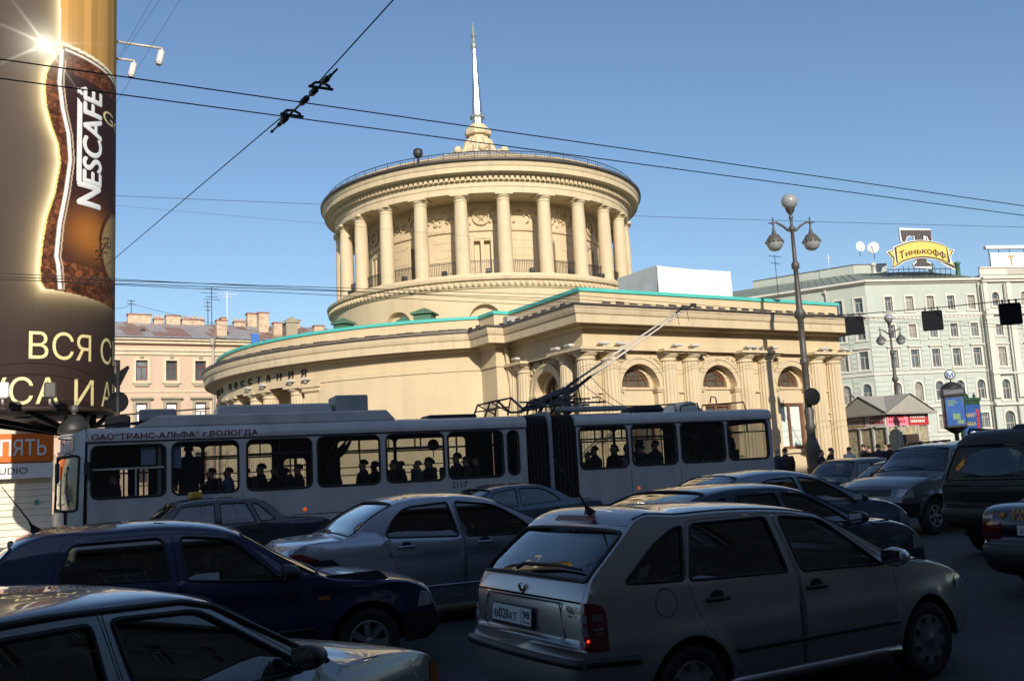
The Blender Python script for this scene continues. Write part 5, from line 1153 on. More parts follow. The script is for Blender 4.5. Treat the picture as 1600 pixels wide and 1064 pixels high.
# small ball topped poster column behind the bus front
mc = thing('poster_column', 'small poster column with a dark cap and pale ball behind the bus front', 'column', Vector((-10.75, 22.9, 0))); mb = MB(); mb.lathe([(.30, 0), (.30, 3.15), (.34, 3.2)], 20); mb.build('drum', M_white, mc); mb = MB(); mb.lathe([(.36, 3.18), (.38, 3.25), (.34, 3.4), (.2, 3.6), (.06, 3.66)], 20); mb.build('cap', M_iron, mc); mb = MB(); mb.sphere((0, 0, 3.78), .11, 14, 10); mb.lathe([(.06, 3.64), (.05, 3.7)], 8); mb.build('ball', M_shade, mc)
mb = MB(); mb.lathe([(.303, 2.6), (.303, 3.1)], 10, 0, (0, 0, 0), 'z', R(-150), R(-60)); o = mb.build('poster', M_post[3], mc)
mb = MB(); mb.tube([(-.1 + .06 * math.cos(q), -.31, 2.98 + .07 * math.sin(q)) for q in [k * .6 for k in range(9)]], .012, 4); mb.build('print_marks', M_post[1], o)
ts = thing('sign_post', 'dark signs seen from behind on a post right of the drum', 'traffic sign', Vector((-9.9, 23.4, 0))); mb = MB(); mb.tube([(0, 0, 0), (0, 0, 5.0)], .05, 8); mb.build('post', M_iron, ts); mb = MB(); mb.lathe([(.01, -.02), (.26, -.02), (.26, .02), (.01, .02)], 20, 0, (0, .0, 3.95), 'y', sm=False); mb.build('round_plate', M_signb, ts); mb = MB(); mb.prism([(-.25, 4.55), (.25, 4.85), (.28, 4.8), (.02, 4.3), (-.05, 4.3)], -.02, .02, 0, lambda a, b, c: (a, c, b)); mb.build('warning_plate', M_signb, ts); mb = MB(); mb.bbox(-.28, .28, -.12, .12, 3.3, 3.6, .03); mb.build('control_box', M_signb, ts); mb = MB(); mb.tube([(0, 0, 3.62), (2.2, .3, 3.7)], .02, 5); mb.build('cable', M_iron, ts)
# ================================================================== CAR BUILDER
G_car = glass('car_glass_tinted', (.32, .35, .35), 1.15, .012, .05)
G_dark = glass('car_glass_dark', (.09, .10, .11), 1.15, .012, .04)
M_rub = mat('black_rubber', (.012, .012, .012), .6, 0, .2, 12)
M_tyre = mat('tyre_rubber', (.020, .019, .018), .8, 0, .25, 9, dirt=(.06, .055, .05), dscale=3)
M_plas = mat('black_plastic_trim', (.020, .020, .021), .5, 0, .2, 8, dirt=(.05, .045, .04), dscale=3)
M_rim = mat('silver_wheel_paint', (.28, .28, .28), .4, .5, .2, 8, dirt=(.07, .06, .05), dscale=4)
M_red = mat('red_lamp_lens', (.13, .004, .004), .1, 0, .1, 9, coat=1)
M_clr = mat('clear_lamp_lens', (.42, .42, .42), .12, .2, .2, 9, coat=1)
M_amb = mat('amber_lamp_lens', (.45, .10, .01), .15, 0, .1, 9, coat=1)
M_lit = mat('lit_lamp', (.6, .02, .01), .3, 0, 0, emit=(1, .03, .01), estr=2.5)
M_chr = mat('chrome', (.65, .65, .66), .12, 1, .05, 6)
M_int = mat('car_interior', (.022, .022, .024), .8, 0, .2, 6)
M_seat = mat('seat_cloth', (.035, .035, .038), .9, 0, .2, 14)
M_plate = mat('number_plate', (.62, .62, .60), .5, 0, .1, 9, dirt=(.35, .33, .3), dscale=9)
M_mir = mat('mirror_glass', (.7, .72, .74), .03, 1, 0)
def crom(pts, n=6):
    """smooth curve through points, chord-length based"""
    out = []; k = len(pts)
    V_ = [Vector(p) for p in pts]
    def tang(i):
        if i == 0: return (V_[1] - V_[0]) / max((V_[1] - V_[0]).xy.length, 1e-6)
        if i == k - 1: return (V_[-1] - V_[-2]) / max((V_[-1] - V_[-2]).xy.length, 1e-6)
        a, b = (V_[i] - V_[i - 1]), (V_[i + 1] - V_[i]); la, lb = max(a.xy.length, 1e-6), max(b.xy.length, 1e-6)
        return (a / la * lb + b / lb * la) / (la + lb)
    for i in range(k - 1):
        L = max((V_[i + 1] - V_[i]).xy.length, 1e-6); m0, m1 = tang(i) * L, tang(i + 1) * L
        for j in range(n):
            t = j / n; out.append(V_[i] * (2 * t ** 3 - 3 * t ** 2 + 1) + m0 * (t ** 3 - 2 * t ** 2 + t) + V_[i + 1] * (-2 * t ** 3 + 3 * t ** 2) + m1 * (t ** 3 - t ** 2))
    out.append(V_[-1]); return out
class Car:
    def __init__(c, name, label, loc, head, sp):
        c.sp = sp; c.W = sp['W']; c.t = thing(name, label, sp.get('cat', 'car'), loc, R(90 - head), sp.get('group'))
        c.parts = {}
        P = sp['prof']; c.zs = sp['zs']; c.L = max(p[0] for p in P)
        cur = crom([(p[0], p[1], p[2]) for p in P], sp.get('n', 6)); N = sp.get('n', 6)
        c.px = [p.x for p in cur]; c.pz = [p.y for p in cur]; c.pc = [max(p.z, .004) for p in cur]
        c.ps = [0]
        for i in range(1, len(cur)): c.ps.append(c.ps[-1] + math.hypot(c.px[i] - c.px[i - 1], c.pz[i] - c.pz[i - 1]))
        c.tags = {p[3]: i * N for i, p in enumerate(P) if len(p) > 3}
        nr = []
        for i in range(len(cur)):
            a, b = max(0, i - 1), min(len(cur) - 1, i + 1); t = Vector((c.px[b] - c.px[a], c.pz[b] - c.pz[a])).normalized(); nr.append(Vector((-t.y, t.x)))
        for _ in range(4): nr = [(nr[max(i - 1, 0)] + nr[i] * 2 + nr[min(i + 1, len(nr) - 1)]).normalized() for i in range(len(nr))]   # soften the fan of normals at tight corners
        c.nr = nr
        c.wh = sp['wheels']; c.rw = sp['rw']; c.ra = sp.get('ra', c.rw + .055)
    def S(c, x, z):
        sp = c.sp; W2 = c.W / 2
        xr, xf = sp.get('xr', 1.0), c.L - sp.get('xf', 1.1)
        pl = 1 - sp.get('kr', .10) * max(0, (xr - x) / xr) ** 2.3 - sp.get('kf', .16) * max(0, (x - xf) / (c.L - xf)) ** 2.3
        zb = sp['zb'] + sp.get('zbs', 0) * (x - c.L / 2); zw = sp.get('zw', .58); zs = c.zs
        wb = W2 * pl
        if z < zw: y = wb * (1 - .07 * ((zw - z) / (zw - zs)) ** 2)
        elif z < zb: y = wb * (1 - sp.get('tk', .035) * ((z - zw) / (zb - zw)) ** 2)
        else: d = z - zb; y = wb * (1 - sp.get('tk', .035)) - sp.get('ledge', .012) * min(1, d / .03) - sp.get('tum', .36) * d - .12 * d * d
        for xw in c.wh:
            r_ = math.hypot(x - xw, z - c.rw); y += sp.get('flare', .014) * math.exp(-((r_ - c.ra) / .06) ** 2)
        if 'crease' in sp: zc = sp['crease'] + sp.get('creases', 0) * (x - c.L / 2); y += .010 * math.exp(-((z - zc) / .035) ** 2)
        return y
    def ip(c, s):
        import bisect
        i = min(max(bisect.bisect_right(c.ps, s) - 1, 0), len(c.ps) - 2); f = (s - c.ps[i]) / max(c.ps[i + 1] - c.ps[i], 1e-9)
        L = lambda a: a[i] + (a[i + 1] - a[i]) * f
        return L(c.px), L(c.pz), L(c.pc), (c.nr[i] * (1 - f) + c.nr[i + 1] * f).normalized()
    def T(c, s, ph, o=0):     # point on the wrap-over skin: s along the profile, ph -1 (right) .. 1 (left)
        x, z, cr, n = c.ip(s); w = c.S(x, z); a = max(-1, min(1, ph)) * PI / 2
        sy = math.sin(a); y = w * math.copysign(abs(sy) ** .82, sy); h = cr * max(math.cos(a), 0) ** .95 + o
        return Vector((x + n.x * h, y + (o * sy * .5), z + n.y * h))
    def Tn(c, s, ph):
        e = .01; a = c.T(s + e, ph) - c.T(s - e, ph); q = min(max(ph, -.985), .985); b = c.T(s, q + e) - c.T(s, q - e); n = a.cross(b)
        if abs(ph) > .985: n = n * .5
        return n.normalized() if n.length > 1e-9 else Vector((0, 0, 1))
    def Sd(c, x, z, sg, o=0): return Vector((x, sg * (c.S(x, z) + o), z))
    def Sn(c, x, z, sg):
        e = .01; dx = (c.S(x + e, z) - c.S(x - e, z)) / (2 * e); dz = (c.S(x, z + e) - c.S(x, z - e)) / (2 * e)
        return Vector((-dx, sg, -dz)).normalized()
    def put(c, key, pts, nrm, tris, mi=0):
        q = c.parts.setdefault(key, MB())
        if q.n is None: q.n = []
        q.add(pts, tris, mi, True); q.n += [tuple(v) for v in nrm]
    def sval(c, tag, z=None, x=None, to=None):
        """profile length where the curve crosses height z (or x) starting from a tag"""
        i = c.tags[tag]; e = c.tags[to] if to else len(c.ps) - 1
        for k in range(i, e):
            a, b = (c.pz[k], c.pz[k + 1]) if z is not None else (c.px[k], c.px[k + 1]); v = z if z is not None else x
            if (a - v) * (b - v) <= 0 and a != b: f = (v - a) / (b - a); return c.ps[k] + (c.ps[k + 1] - c.ps[k]) * f
        return c.ps[e]
    def st(c, tag): return c.ps[c.tags[tag]]
    def skin(c, side_regs, top_regs, step=.09):
        sp = c.sp; zs = c.zs
        ol = list(zip(c.px, c.pz)); bot = []
        xa, xb = c.px[-1], c.px[0]
        for xw in sorted(c.wh, reverse=True):
            ra = c.ra; dz = zs - c.rw; hx = math.sqrt(max(ra * ra - dz * dz, .01)); a0 = math.atan2(dz, hx)
            bot += [(xw + ra * math.cos(q), c.rw + ra * math.sin(q)) for q in [a0 + (PI - 2 * a0) * k / 14 for k in range(15)]]
        # dense sill points
        pts = ol + [(ol[-1][0] - .03, zs)] + bot + [(ol[0][0] + .03, zs)]
        # drop duplicates
        cl = [pts[0]]
        for p in pts[1:]:
            if math.hypot(p[0] - cl[-1][0], p[1] - cl[-1][1]) > .004: cl.append(p)
        c.outline = cl
        for sg in (-1, 1):
            rg = regions(cl, side_regs, step)
            for nm, (ps_, tr) in rg.items():
                if nm in ('#', '|'): continue
                o = .005 if 'light' in nm else 0
                key = nm if nm in ('', 'bumper_f', 'bumper_r') else nm + ('.R' if sg < 0 else '.L')
                c.put(key, [c.Sd(x, z, sg, o) for x, z in ps_], [c.Sn(x, z, sg) for x, z in ps_], [t if sg < 0 else t[::-1] for t in tr])
        Kp = .8
        rect = [(c.ps[0], -Kp)] + [(s, -Kp) for s in c.ps[1:]] + [(c.ps[-1], Kp)] + [(s, Kp) for s in reversed(c.ps[:-1])]
        # metric domain (s, t) with t = ph*.8 ; edge rows at the same s samples as the side outline
        regs = []
        for nm, poly in top_regs: regs.append((nm, [(s, ph * Kp) for s, ph in poly]))
        rg = regions(rect, regs, (step, .055))
        for nm, (ps_, tr) in rg.items():
            if nm in ('#', '|'): continue
            o = .005 if 'light' in nm else 0
            c.put(nm, [c.T(s, t / Kp, o) for s, t in ps_], [c.Tn(s, t / Kp) for s, t in ps_], tr)
    def pane_side(c, poly, m, seal=.011, o=-.012, mseal=None, name='window'):
        res = []
        for sg in (-1, 1):
            rg = regions(inset(poly, -.004), [], .12)['']; q = MB(); q.n = []
            q.add([c.Sd(x, z, sg, o) for x, z in rg[0]], [t if sg < 0 else t[::-1] for t in rg[1]], 0, True); q.n = [tuple(c.Sn(x, z, sg)) for x, z in rg[0]]
            w = q.build(name, m, c.t); res.append(w)
            if seal:
                dense = []
                for i in range(len(poly)):
                    a, b = Vector(poly[i]), Vector(poly[(i + 1) % len(poly)]); k = max(1, int((b - a).length / .12)); dense += [tuple(a.lerp(b, j / k)) for j in range(k)]
                q = MB(); q.tube([c.Sd(x, z, sg, -.001) for x, z in dense], seal, 5, closed=True); q.build('window_seal', mseal or M_rub, w)
        return res
    def pane_top(c, s0, s1, ph, m, name, seal=.012, rr=.10, skew=0, mseal=None, o=-.010):
        Kp = .8; poly = fillet([(s0, -ph * Kp, rr), (s1, -(ph + skew) * Kp, rr), (s1, (ph + skew) * Kp, rr), (s0, ph * Kp, rr)], 4)
        rg = regions(poly, [], (.08, .07))['']; q = MB(); q.add([c.T(s, t / Kp, o) for s, t in rg[0]], rg[1], 0, True); q.n = [tuple(c.Tn(s, t / Kp)) for s, t in rg[0]]
        w = q.build(name, m, c.t)
        if seal:
            dense = []
            for i in range(len(poly)):
                a, b = Vector(poly[i]), Vector(poly[(i + 1) % len(poly)]); k = max(1, int((b - a).length / .1)); dense += [tuple(a.lerp(b, j / k)) for j in range(k)]
            q = MB(); q.tube([c.T(s, t / Kp, -.002) for s, t in dense], seal, 5, closed=True); q.build('window_seal', mseal or M_rub, w)
        return [(s, t / Kp) for s, t in poly]
    def finish(c, mats):
        out = {}
        for key, q in c.parts.items():
            nm = key.split('.')[0] or 'body'; m = mats.get(nm, mats['body']); nm = {'bumper_f': 'front_bumper', 'bumper_r': 'rear_bumper'}.get(nm, nm)
            out[key] = q.build(nm, m, c.t)
        # inner shell, arches, floor
        q = MB(); zb_ = c.sp['zb'] - .03
        xs = [c.px[0] + .10 + (c.L - .22 - c.px[0]) * i / 16 for i in range(17)]
        def ins(x): 
            for xw in c.wh:
                if abs(x - xw) < c.ra + .02: return c.rw + c.ra - .01
            return c.zs + .02
        for sg in (-1, 1):
            vs = []
            for x in xs: vs += [(x, sg * (c.S(x, .6) - .05), c.rw + c.ra + .0 if any(abs(x - xw) < c.ra + .12 for xw in c.wh) else c.zs + .02), (x, sg * (c.S(x, zb_) - .05), zb_ if .35 < x < c.L - .45 else zb_ - .18)]
            q.add(vs, [(2 * i, 2 * i + 2, 2 * i + 3, 2 * i + 1) for i in range(16)])
        q.add([(c.px[0] + .1, -c.W / 2 + .12, c.zs + .03), (c.L - .12, -c.W / 2 + .16, c.zs + .03), (c.L - .12, c.W / 2 - .16, c.zs + .03), (c.px[0] + .1, c.W / 2 - .12, c.zs + .03)], [(0, 1, 2, 3)])
        q.build('floor_pan', M_int, c.t)
        for xw in c.wh:
            q = MB(); 
            for sg in (-1, 1):
                a, b = sg * (c.S(xw, .6) - .02), sg * (c.W / 2 - .34); r_ = c.ra + .0
                vs = [(xw + r_ * math.cos(k * PI / 12), y, c.rw + r_ * math.sin(k * PI / 12)) for k in range(13) for y in (a, b)]
                q.add(vs, [(2 * k, 2 * k + 1, 2 * k + 3, 2 * k + 2) for k in range(12)]); q.add([vs[2 * k + 1] for k in range(13)], [tuple(range(13))])
            build_each(q, 'wheel_arch_liner', M_int, c.t)
        return out
    def wheels(c, style='cover', mrim=None, rim=None, tw=.19, side=(-1, 1)):
        r_ = c.rw; rr_ = rim or r_ * .66
        ty = MB(); h = tw / 2; ty.lathe([(rr_ * .98, -h * .8), (rr_ * 1.03, -h * .95), (r_ * .9, -h), (r_ * .97, -h * .85), (r_, -h * .6), (r_, h * .6), (r_ * .97, h * .85), (r_ * .9, h), (rr_ * 1.03, h * .95), (rr_ * .98, h * .8)], 36, 0, (0, 0, 0), 'y'); tm = ty.mesh('tyre', M_tyre)
        rm = MB(); yo = -h * .92
        if style == 'cover':
            rm.lathe([(.001, yo - .005), (rr_ * .16, yo - .008), (rr_ * .2, yo + .004), (rr_ * .6, yo - .004), (rr_ * .9, yo + .006), (rr_ * 1.0, yo + .002), (rr_ * 1.02, yo + .03)], 40, 0, (0, 0, 0), 'y')
            for k in range(8):
                rm.M = Matrix.Rotation(2 * PI * k / 8 + .2, 4, 'Y'); q = [(rr_ * .90, -.13 * rr_), (rr_ * .90, .13 * rr_), (rr_ * .68, .07 * rr_), (rr_ * .68, -.07 * rr_)]
                rm.prism(q, yo - .006, yo + .02, 1, lambda a, b, cc: (a, cc, b))
            rm.M = None
        else:
            rm.lathe([(.001, yo + .05), (rr_ * .98, yo + .055)], 32, 1, (0, 0, 0), 'y'); rm.lathe([(rr_ * .86, yo + .02), (rr_ * .9, yo - .004), (rr_ * 1.02, yo), (rr_ * 1.02, yo + .05)], 36, 0, (0, 0, 0), 'y'); rm.lathe([(.001, yo - .006), (rr_ * .2, yo - .006), (rr_ * .26, yo + .03)], 20, 0, (0, 0, 0), 'y')
            n = {'five': 5, 'seven': 7, 'six': 6}.get(style, 5)
            for k in range(n):
                rm.M = Matrix.Rotation(2 * PI * k / n, 4, 'Y'); rm.prism([(rr_ * .15, -.11 * rr_), (rr_ * .15, .11 * rr_), (rr_ * .9, .15 * rr_), (rr_ * .9, -.15 * rr_)], yo - .004, yo + .04, 0, lambda a, b, cc: (a, cc, b))
            rm.M = None
        rme = rm.mesh('rim', [mrim or M_rim, M_int])
        hb = MB(); hb.tube([(0, -h * .5, 0), (0, h, 0)], rr_ * .9, 16); hbm = hb.mesh('hub', M_int)
        for xw in c.wh:
            for sg in side:
                yy = c.S(xw, .6) - tw / 2 - .015
                w = link('wheel', tm, c.t, (xw, sg * yy, r_)); w.rotation_euler = (0, .3 * xw, 0 if sg < 0 else PI)
                link('rim', rme, w); link('hub', hbm, w)
    def gap(c, poly, w=.004): return [('|', poly)], inset(poly, w)
    def interior(c, seats, zc=.62, dash=None, wheel=True, W=None):
        w = W or c.W / 2 - .42
        sm = MB(); sm.bbox(-.24, .26, -.24, .24, -.14, .05, .05); sm.M = Matrix.Rotation(R(-14), 4, 'Y'); sm.bbox(-.30, -.16, -.23, .23, 0, .54, .06); sm.bbox(-.27, -.18, -.13, .13, .58, .76, .035); sm.box(-.23, -.21, -.06, -.04, .5, .6); sm.box(-.23, -.21, .04, .06, .5, .6); sme = sm.mesh('seat', M_seat)
        for x in seats[:1]:
            for sg in (-1, 1): link('seat', sme, c.t, (x, sg * w, zc - .05))
        if len(seats) > 1:
            for sg in (-1, 1): link('seat', sme, c.t, (seats[1], sg * w, zc - .05))
        if dash:
            q = MB(); W_ = c.W / 2 - .12; q.add([(dash, -W_, .7), (dash, W_, .7), (dash, W_, zc + .28), (dash, -W_, zc + .28), (dash + .10, -W_, zc + .36), (dash + .10, W_, zc + .36), (dash + .62, -W_ + .1, zc + .31), (dash + .62, W_ - .1, zc + .31)], [(0, 1, 2, 3), (3, 2, 5, 4), (4, 5, 7, 6)]); q.bbox(dash - .04, dash + .2, w - .2, w + .2, zc + .3, zc + .43, .04); q.build('dashboard', M_int, c.t)
            if wheel:
                q = MB(); q.M = Matrix.Translation((dash - .22, w, zc + .28)) @ Matrix.Rotation(R(-62), 4, 'Y'); q.tube([(.185 * math.cos(a), .185 * math.sin(a), 0) for a in [2 * PI * k / 20 for k in range(20)]], .016, 6, closed=True); q.box(-.17, .02, -.02, .02, -.01, .01); q.box(-.05, .05, -.17, .17, -.012, .01); q.tube([(0, 0, 0), (0, 0, -.3)], .03, 6); q.build('steering_wheel', M_plas, c.t)
    def mirror(c, x, z, m, sg=(-1, 1), sz=1.):
        for s in sg:
            y = s * (c.S(x, z - .03)); q = MB(); q.n = None
            k = .085 * sz
            q.lathe([(.001, -.10 * sz), (k * .8, -.07 * sz), (k, 0), (k * .95, .045 * sz), (k * .8, .05 * sz)], 14, 0, (x, y + s * .13 * sz, z + .02), 'x'); q.v = [(a + 0, (y + s * .13 * sz) + (b - (y + s * .13 * sz)) * 1.25, (z + .02) + (d - z - .02) * .85) for a, b, d in q.v]
            q.v = [(2 * x - a, b, d) for a, b, d in q.v]; q.tube([(x + .02, y - s * .02, z - .04), (x, y + s * .1 * sz, z)], .025 * sz, 6); o = q.build('mirror', m, c.t)
            g = MB(); g.box(x - .05 * sz, x - .046 * sz, y + s * .13 * sz - k * .98, y + s * .13 * sz + k * .98, z + .02 - k * .62, z + .02 + k * .62); g.build('mirror_glass', M_mir, o)
    def handle(c, x, z, m=None, sg=(-1, 1), par=None, w=.20):
        for s in sg:
            q = MB(); n = 6
            q.tube([c.Sd(x - w / 2 + w * i / n, z, s, .004 + .018 * math.sin(PI * (i + .6) / (n + 1.2))) for i in range(n + 1)], .017, 6)
            q.lathe([(.001, 0), (.06, .001), (.065, -.004)], 16, 1, (0, 0, 0), 'y'); k = len(q.v)
            y0 = c.S(x, z)
            q.v = q.v[:k - 48] + [(a + x, s * (y0 + .001 + b * .3), d * .75 + z + .01) for a, b, d in q.v[k - 48:]]
            q.build('door_handle', [m or M_plas, M_rub], (par or {}).get(s, c.t))
    def mould(c, pts, r_=.018, m=None, sg=(-1, 1), nm='side_moulding', o=.004, flat=1):
        for s in sg:
            P = [];
            for i in range(len(pts) - 1):
                for k in range(8): f = k / 8; P.append((pts[i][0] + (pts[i + 1][0] - pts[i][0]) * f, pts[i][1] + (pts[i + 1][1] - pts[i][1]) * f))
            P.append(pts[-1]); q = MB(); q.tube([c.Sd(x, z, s, o) for x, z in P], r_, 6); q.build(nm, m or M_plas, c.t)
    def antenna(c, x, y0, L_=.42, lean=-.5, tag='roof'):
        s = c.sval(tag, x=x) if tag else 0; p = c.T(s, y0); q = MB(); q.add([(p.x + .06, p.y - .02, p.z - .01), (p.x + .06, p.y + .02, p.z - .01), (p.x - .05, p.y + .02, p.z - .01), (p.x - .05, p.y - .02, p.z - .01), (p.x - .045, p.y, p.z + .06)], [(0, 1, 4), (1, 2, 4), (2, 3, 4), (3, 0, 4)]); q.tube([(p.x - .035, p.y, p.z + .02), (p.x - .035 - .03, p.y, p.z + .09), (p.x - .03 + lean * L_, p.y, p.z + .06 + L_ * .8)], [.011, .008, .0035], 6); q.build('antenna', M_rub, c.t)
    def plate(c, x, y, z, nrm_pitch, txt, reg=None, w=.52, h=.112, yaw=0):
        q = MB(); M_ = Matrix.Translation((x, y, z)) @ Matrix.Rotation(yaw, 4, 'Z') @ Matrix.Rotation(nrm_pitch, 4, 'Y'); q.M = M_; q.bbox(-.012, .0, -w / 2 - .012, w / 2 + .012, -h / 2 - .02, h / 2 + .012, .005); fr = q.build('plate_frame', M_plas, c.t)
        q = MB(); q.M = M_; q.box(-.016, -.012, -w / 2, w / 2, -h / 2, h / 2); pl = q.build('number_plate', M_plate, c.t)
        q = MB(); q.M = M_; q.n = None
        xx = w / 2 - .03
        for ch, hh, ww, dz in txt:
            put_text(q, ch, lambda a, b, d: (-.018 - d, xx - a, -h / 2 + .02 + dz + b), hh, ww, bold=.0 if ch == '1' else .022); xx -= ww + .011
        if reg:
            for y_ in (-w / 2 + .128,): q.box(-.0175, -.016, y_ - .002, y_ + .002, -h / 2, h / 2)
            put_text(q, reg, lambda a, b, d: (-.018 - d, -w / 2 + .105 - a, -h / 2 + .045 + b), .05, .085, bold=.02); put_text(q, 'RUS', lambda a, b, d: (-.018, -w / 2 + .105 - a, -h / 2 + .014 + b), .018, .045)
            put_text(q, '•', lambda a, b, d: (-.018, w / 2 - .008 - a, -.012 + b), .02, .008)
        q.build('plate_characters', M_rub, pl)
        if reg: q = MB(); q.M = M_; 
        if reg:
            for k, m in enumerate((M_white, M_mblue, M_post[1])): q = MB(); q.M = M_; q.box(-.0182, -.017, -w / 2 + .016, -w / 2 + .05, -h / 2 + .026 - .006 * k, -h / 2 + .032 - .006 * k); q.build('flag_stripe', m, pl)
def zroad(v): t = max(0, min(1, (v - 5.5) / 3.5)); return .05 * t * t * (3 - 2 * t)
def ground(X, Y): return Vector((X, Y, zroad(Vector((X, Y, 0)).dot(VV)) + .004))
# ---------------- 1. silver estate in the foreground
P_silver = paint('silver_beige_paint', (.50, .465, .445), .78, .34, 1, .16, (.12, .11, .10))
sp = dict(W=1.645, zs=.24, zb=.955, zbs=-.016, zw=.60, wheels=(.97, 3.432), rw=.293, ra=.355, tum=.30, kr=.17, kf=.24, xf=1.25, xr=1.1, crease=.70, n=7,
  prof=[(.29, .24, .04), (.19, .34, .08), (.155, .50, .095), (.165, .60, .09), (.20, .64, .075, 'tail'), (.21, .80, .07), (.23, .95, .06), (.255, 1.01, .055, 'rg0'), (.445, 1.19, .05), (.64, 1.345, .045, 'rg1'), (.69, 1.385, .055, 'roof'), (1.1, 1.40, .07), (1.7, 1.395, .075), (2.25, 1.345, .07), (2.40, 1.315, .07, 'ws1'), (2.75, 1.15, .085), (3.16, .955, .08, 'ws0'), (3.22, .935, .06, 'hood'), (3.6, .865, .06), (3.95, .76, .07), (4.10, .66, .10, 'nose'), (4.15, .54, .15), (4.16, .40, .17), (4.08, .24, .10)])
c = Car('silver_estate', 'silver beige estate car seen from behind with number plate and roof antenna, in the foreground', ground(-.165, 6.63), 59.2, sp)
qw = fillet([(.50, 1.02, .05), (.97, 1.0, .02), (1.085, 1.345, .03), (1.0, 1.335, .10), (.80, 1.245, .16)], 4)
rw_ = fillet([(1.02, .992, .03), (1.94, .962, .03), (1.885, 1.352, .04), (1.165, 1.352, .04)], 3); fw_ = fillet([(2.07, .955, .03), (2.93, .925, .05), (2.86, .985, .1), (2.43, 1.305, .10), (2.015, 1.348, .04)], 4)
dr_ = fillet([(1.40, .30, .10), (2.02, .295, .02), (2.02, .93, .01), (1.95, 1.38, .03), (1.13, 1.378, .05), (.985, 1.0, .06), (1.03, .80, .3)], 4)
df_ = fillet([(2.03, .295, .02), (3.02, .295, .06), (3.06, .80, .08), (3.04, .93, .04), (2.44, 1.335, .08), (1.96, 1.378, .03), (2.03, .93, .01)], 4)
tl = [(-.1, .63), (.335, .63), (.335, .86), (.31, .905), (.26, .925), (-.1, .925)]
bum = [(-.2, .2), (-.2, .625), (.36, .615), (.62, .60), (.60, .2)]
side = [('bumper_r', bum), ('tail_light', tl), ('|', dr_), ('rear_door', inset(dr_, .0045)), ('|', df_), ('front_door', inset(df_, .0045)), ('#', qw), ('#', rw_), ('#', fw_), ('bumper_f', [(3.86, .2), (3.86, .5), (4.02, .56), (4.5, .56), (4.5, .2)]), ('headlight', fillet([(3.93, .62, .02), (4.5, .60), (4.5, .74), (4.08, .77, .02), (3.9, .73, .04)], 2))]
sT = c.sval
s_b = c.st('tail') - .02; g0, g1 = c.st('rg0') + .03, c.st('rg1') - .035
pz0, pz1 = sT('tail', z=.685), sT('tail', z=.905)
lamp = lambda sg: [(s_b + .012, .74 * sg), (sT('tail', z=.925), .79 * sg), (sT('tail', z=.925), 1.0 * sg), (s_b + .012, 1.0 * sg)]
rgw = fillet([(g0, -.80 * .8, .06), (g1, -.80 * .8, .07), (g1, .80 * .8, .07), (g0, .80 * .8, .06)], 4); rgw = [(s, t / .8) for s, t in rgw]
wsw = [(c.st('ws1') + .04, -.86), (c.st('ws0') - .03, -.9), (c.st('ws0') - .03, .9), (c.st('ws1') + .04, .86)]
seam = [(s_b + .005, -.72), (sT('tail', z=.99), -.79), (c.st('rg1') + .03, -.84), (c.st('rg1') + .03, .84), (sT('tail', z=.99), .79), (s_b + .005, .72)]
seam2 = [(pz1 + .01, -.74), (pz1 + .022, -.74), (pz1 + .022, .74), (pz1 + .01, .74)]
rcs = fillet([(pz0, -.47 * .8, .03), (pz1, -.41 * .8, .03), (pz1, .41 * .8, .03), (pz0, .47 * .8, .03)], 3); rcs = [(s, t / .8) for s, t in rcs]
hl = lambda sg: [(c.st('nose') - .10, .55 * sg), (c.st('nose') - .14, 1 * sg), (c.st('nose') + .06, 1 * sg), (c.st('nose') + .05, .55 * sg)]
hoodp = [(c.st('hood'), -.93), (c.st('nose') - .05, -.86), (c.st('nose') - .05, .86), (c.st('hood'), .93)]
top = [('bumper_r', [(0, -1), (s_b - .01, -1), (s_b - .01, 1), (0, 1)]), ('|', seam), ('tailgate', [(s + (.004 if s < c.st('rg0') else -.006), ph * .993) for s, ph in seam]), ('|', seam2), ('#', rgw), ('tail_light.R', lamp(-1)), ('tail_light.L', lamp(1)), ('|', hoodp), ('hood', inset(hoodp, .006)), ('#', wsw), ('bumper_f', [(c.st('nose') + .05, -1), (c.ps[-1], -1), (c.ps[-1], 1), (c.st('nose') + .05, 1)]), ('headlight.R', hl(-1)), ('headlight.L', hl(1))]
c.skin(side, top, .075)
out = c.finish({'body': P_silver, 'tail_light': M_red, 'headlight': M_clr})
for p, g in ((qw, G_dark), (rw_, G_dark), (fw_, G_car)): c.pane_side(p, g)
c.pane_top(g0, g1, .80, G_car, 'rear_window', .014, .07); c.pane_top(wsw[0][0], wsw[1][0], .86, G_car, 'windscreen', .012, .05, .03)
c.wheels('cover', None, .195); c.interior((2.05, 1.2), .62, 2.72)
pd = {-1: out['front_door.R'], 1: out['front_door.L']}; pr = {-1: out['rear_door.R'], 1: out['rear_door.L']}
c.handle(2.185, .835, par=pd); c.handle(1.225, .855, par=pr)
c.mould([(1.36, .50), (2.0, .495), (3.04, .49)], .02); c.mould([(1.32, .285), (3.06, .275)], .035, P_silver, nm='sill', o=-.012); c.mirror(2.93, .965, P_silver)
mb = MB(); mb.tube([c.T(s_b - .075, -.99 + 1.98 * i / 40, .006) for i in range(41)], .03, 6); mb.build('bumper_strip', M_plas, c.t); c.mould([(.175, .565), (.55, .55)], .03, nm='bumper_strip')
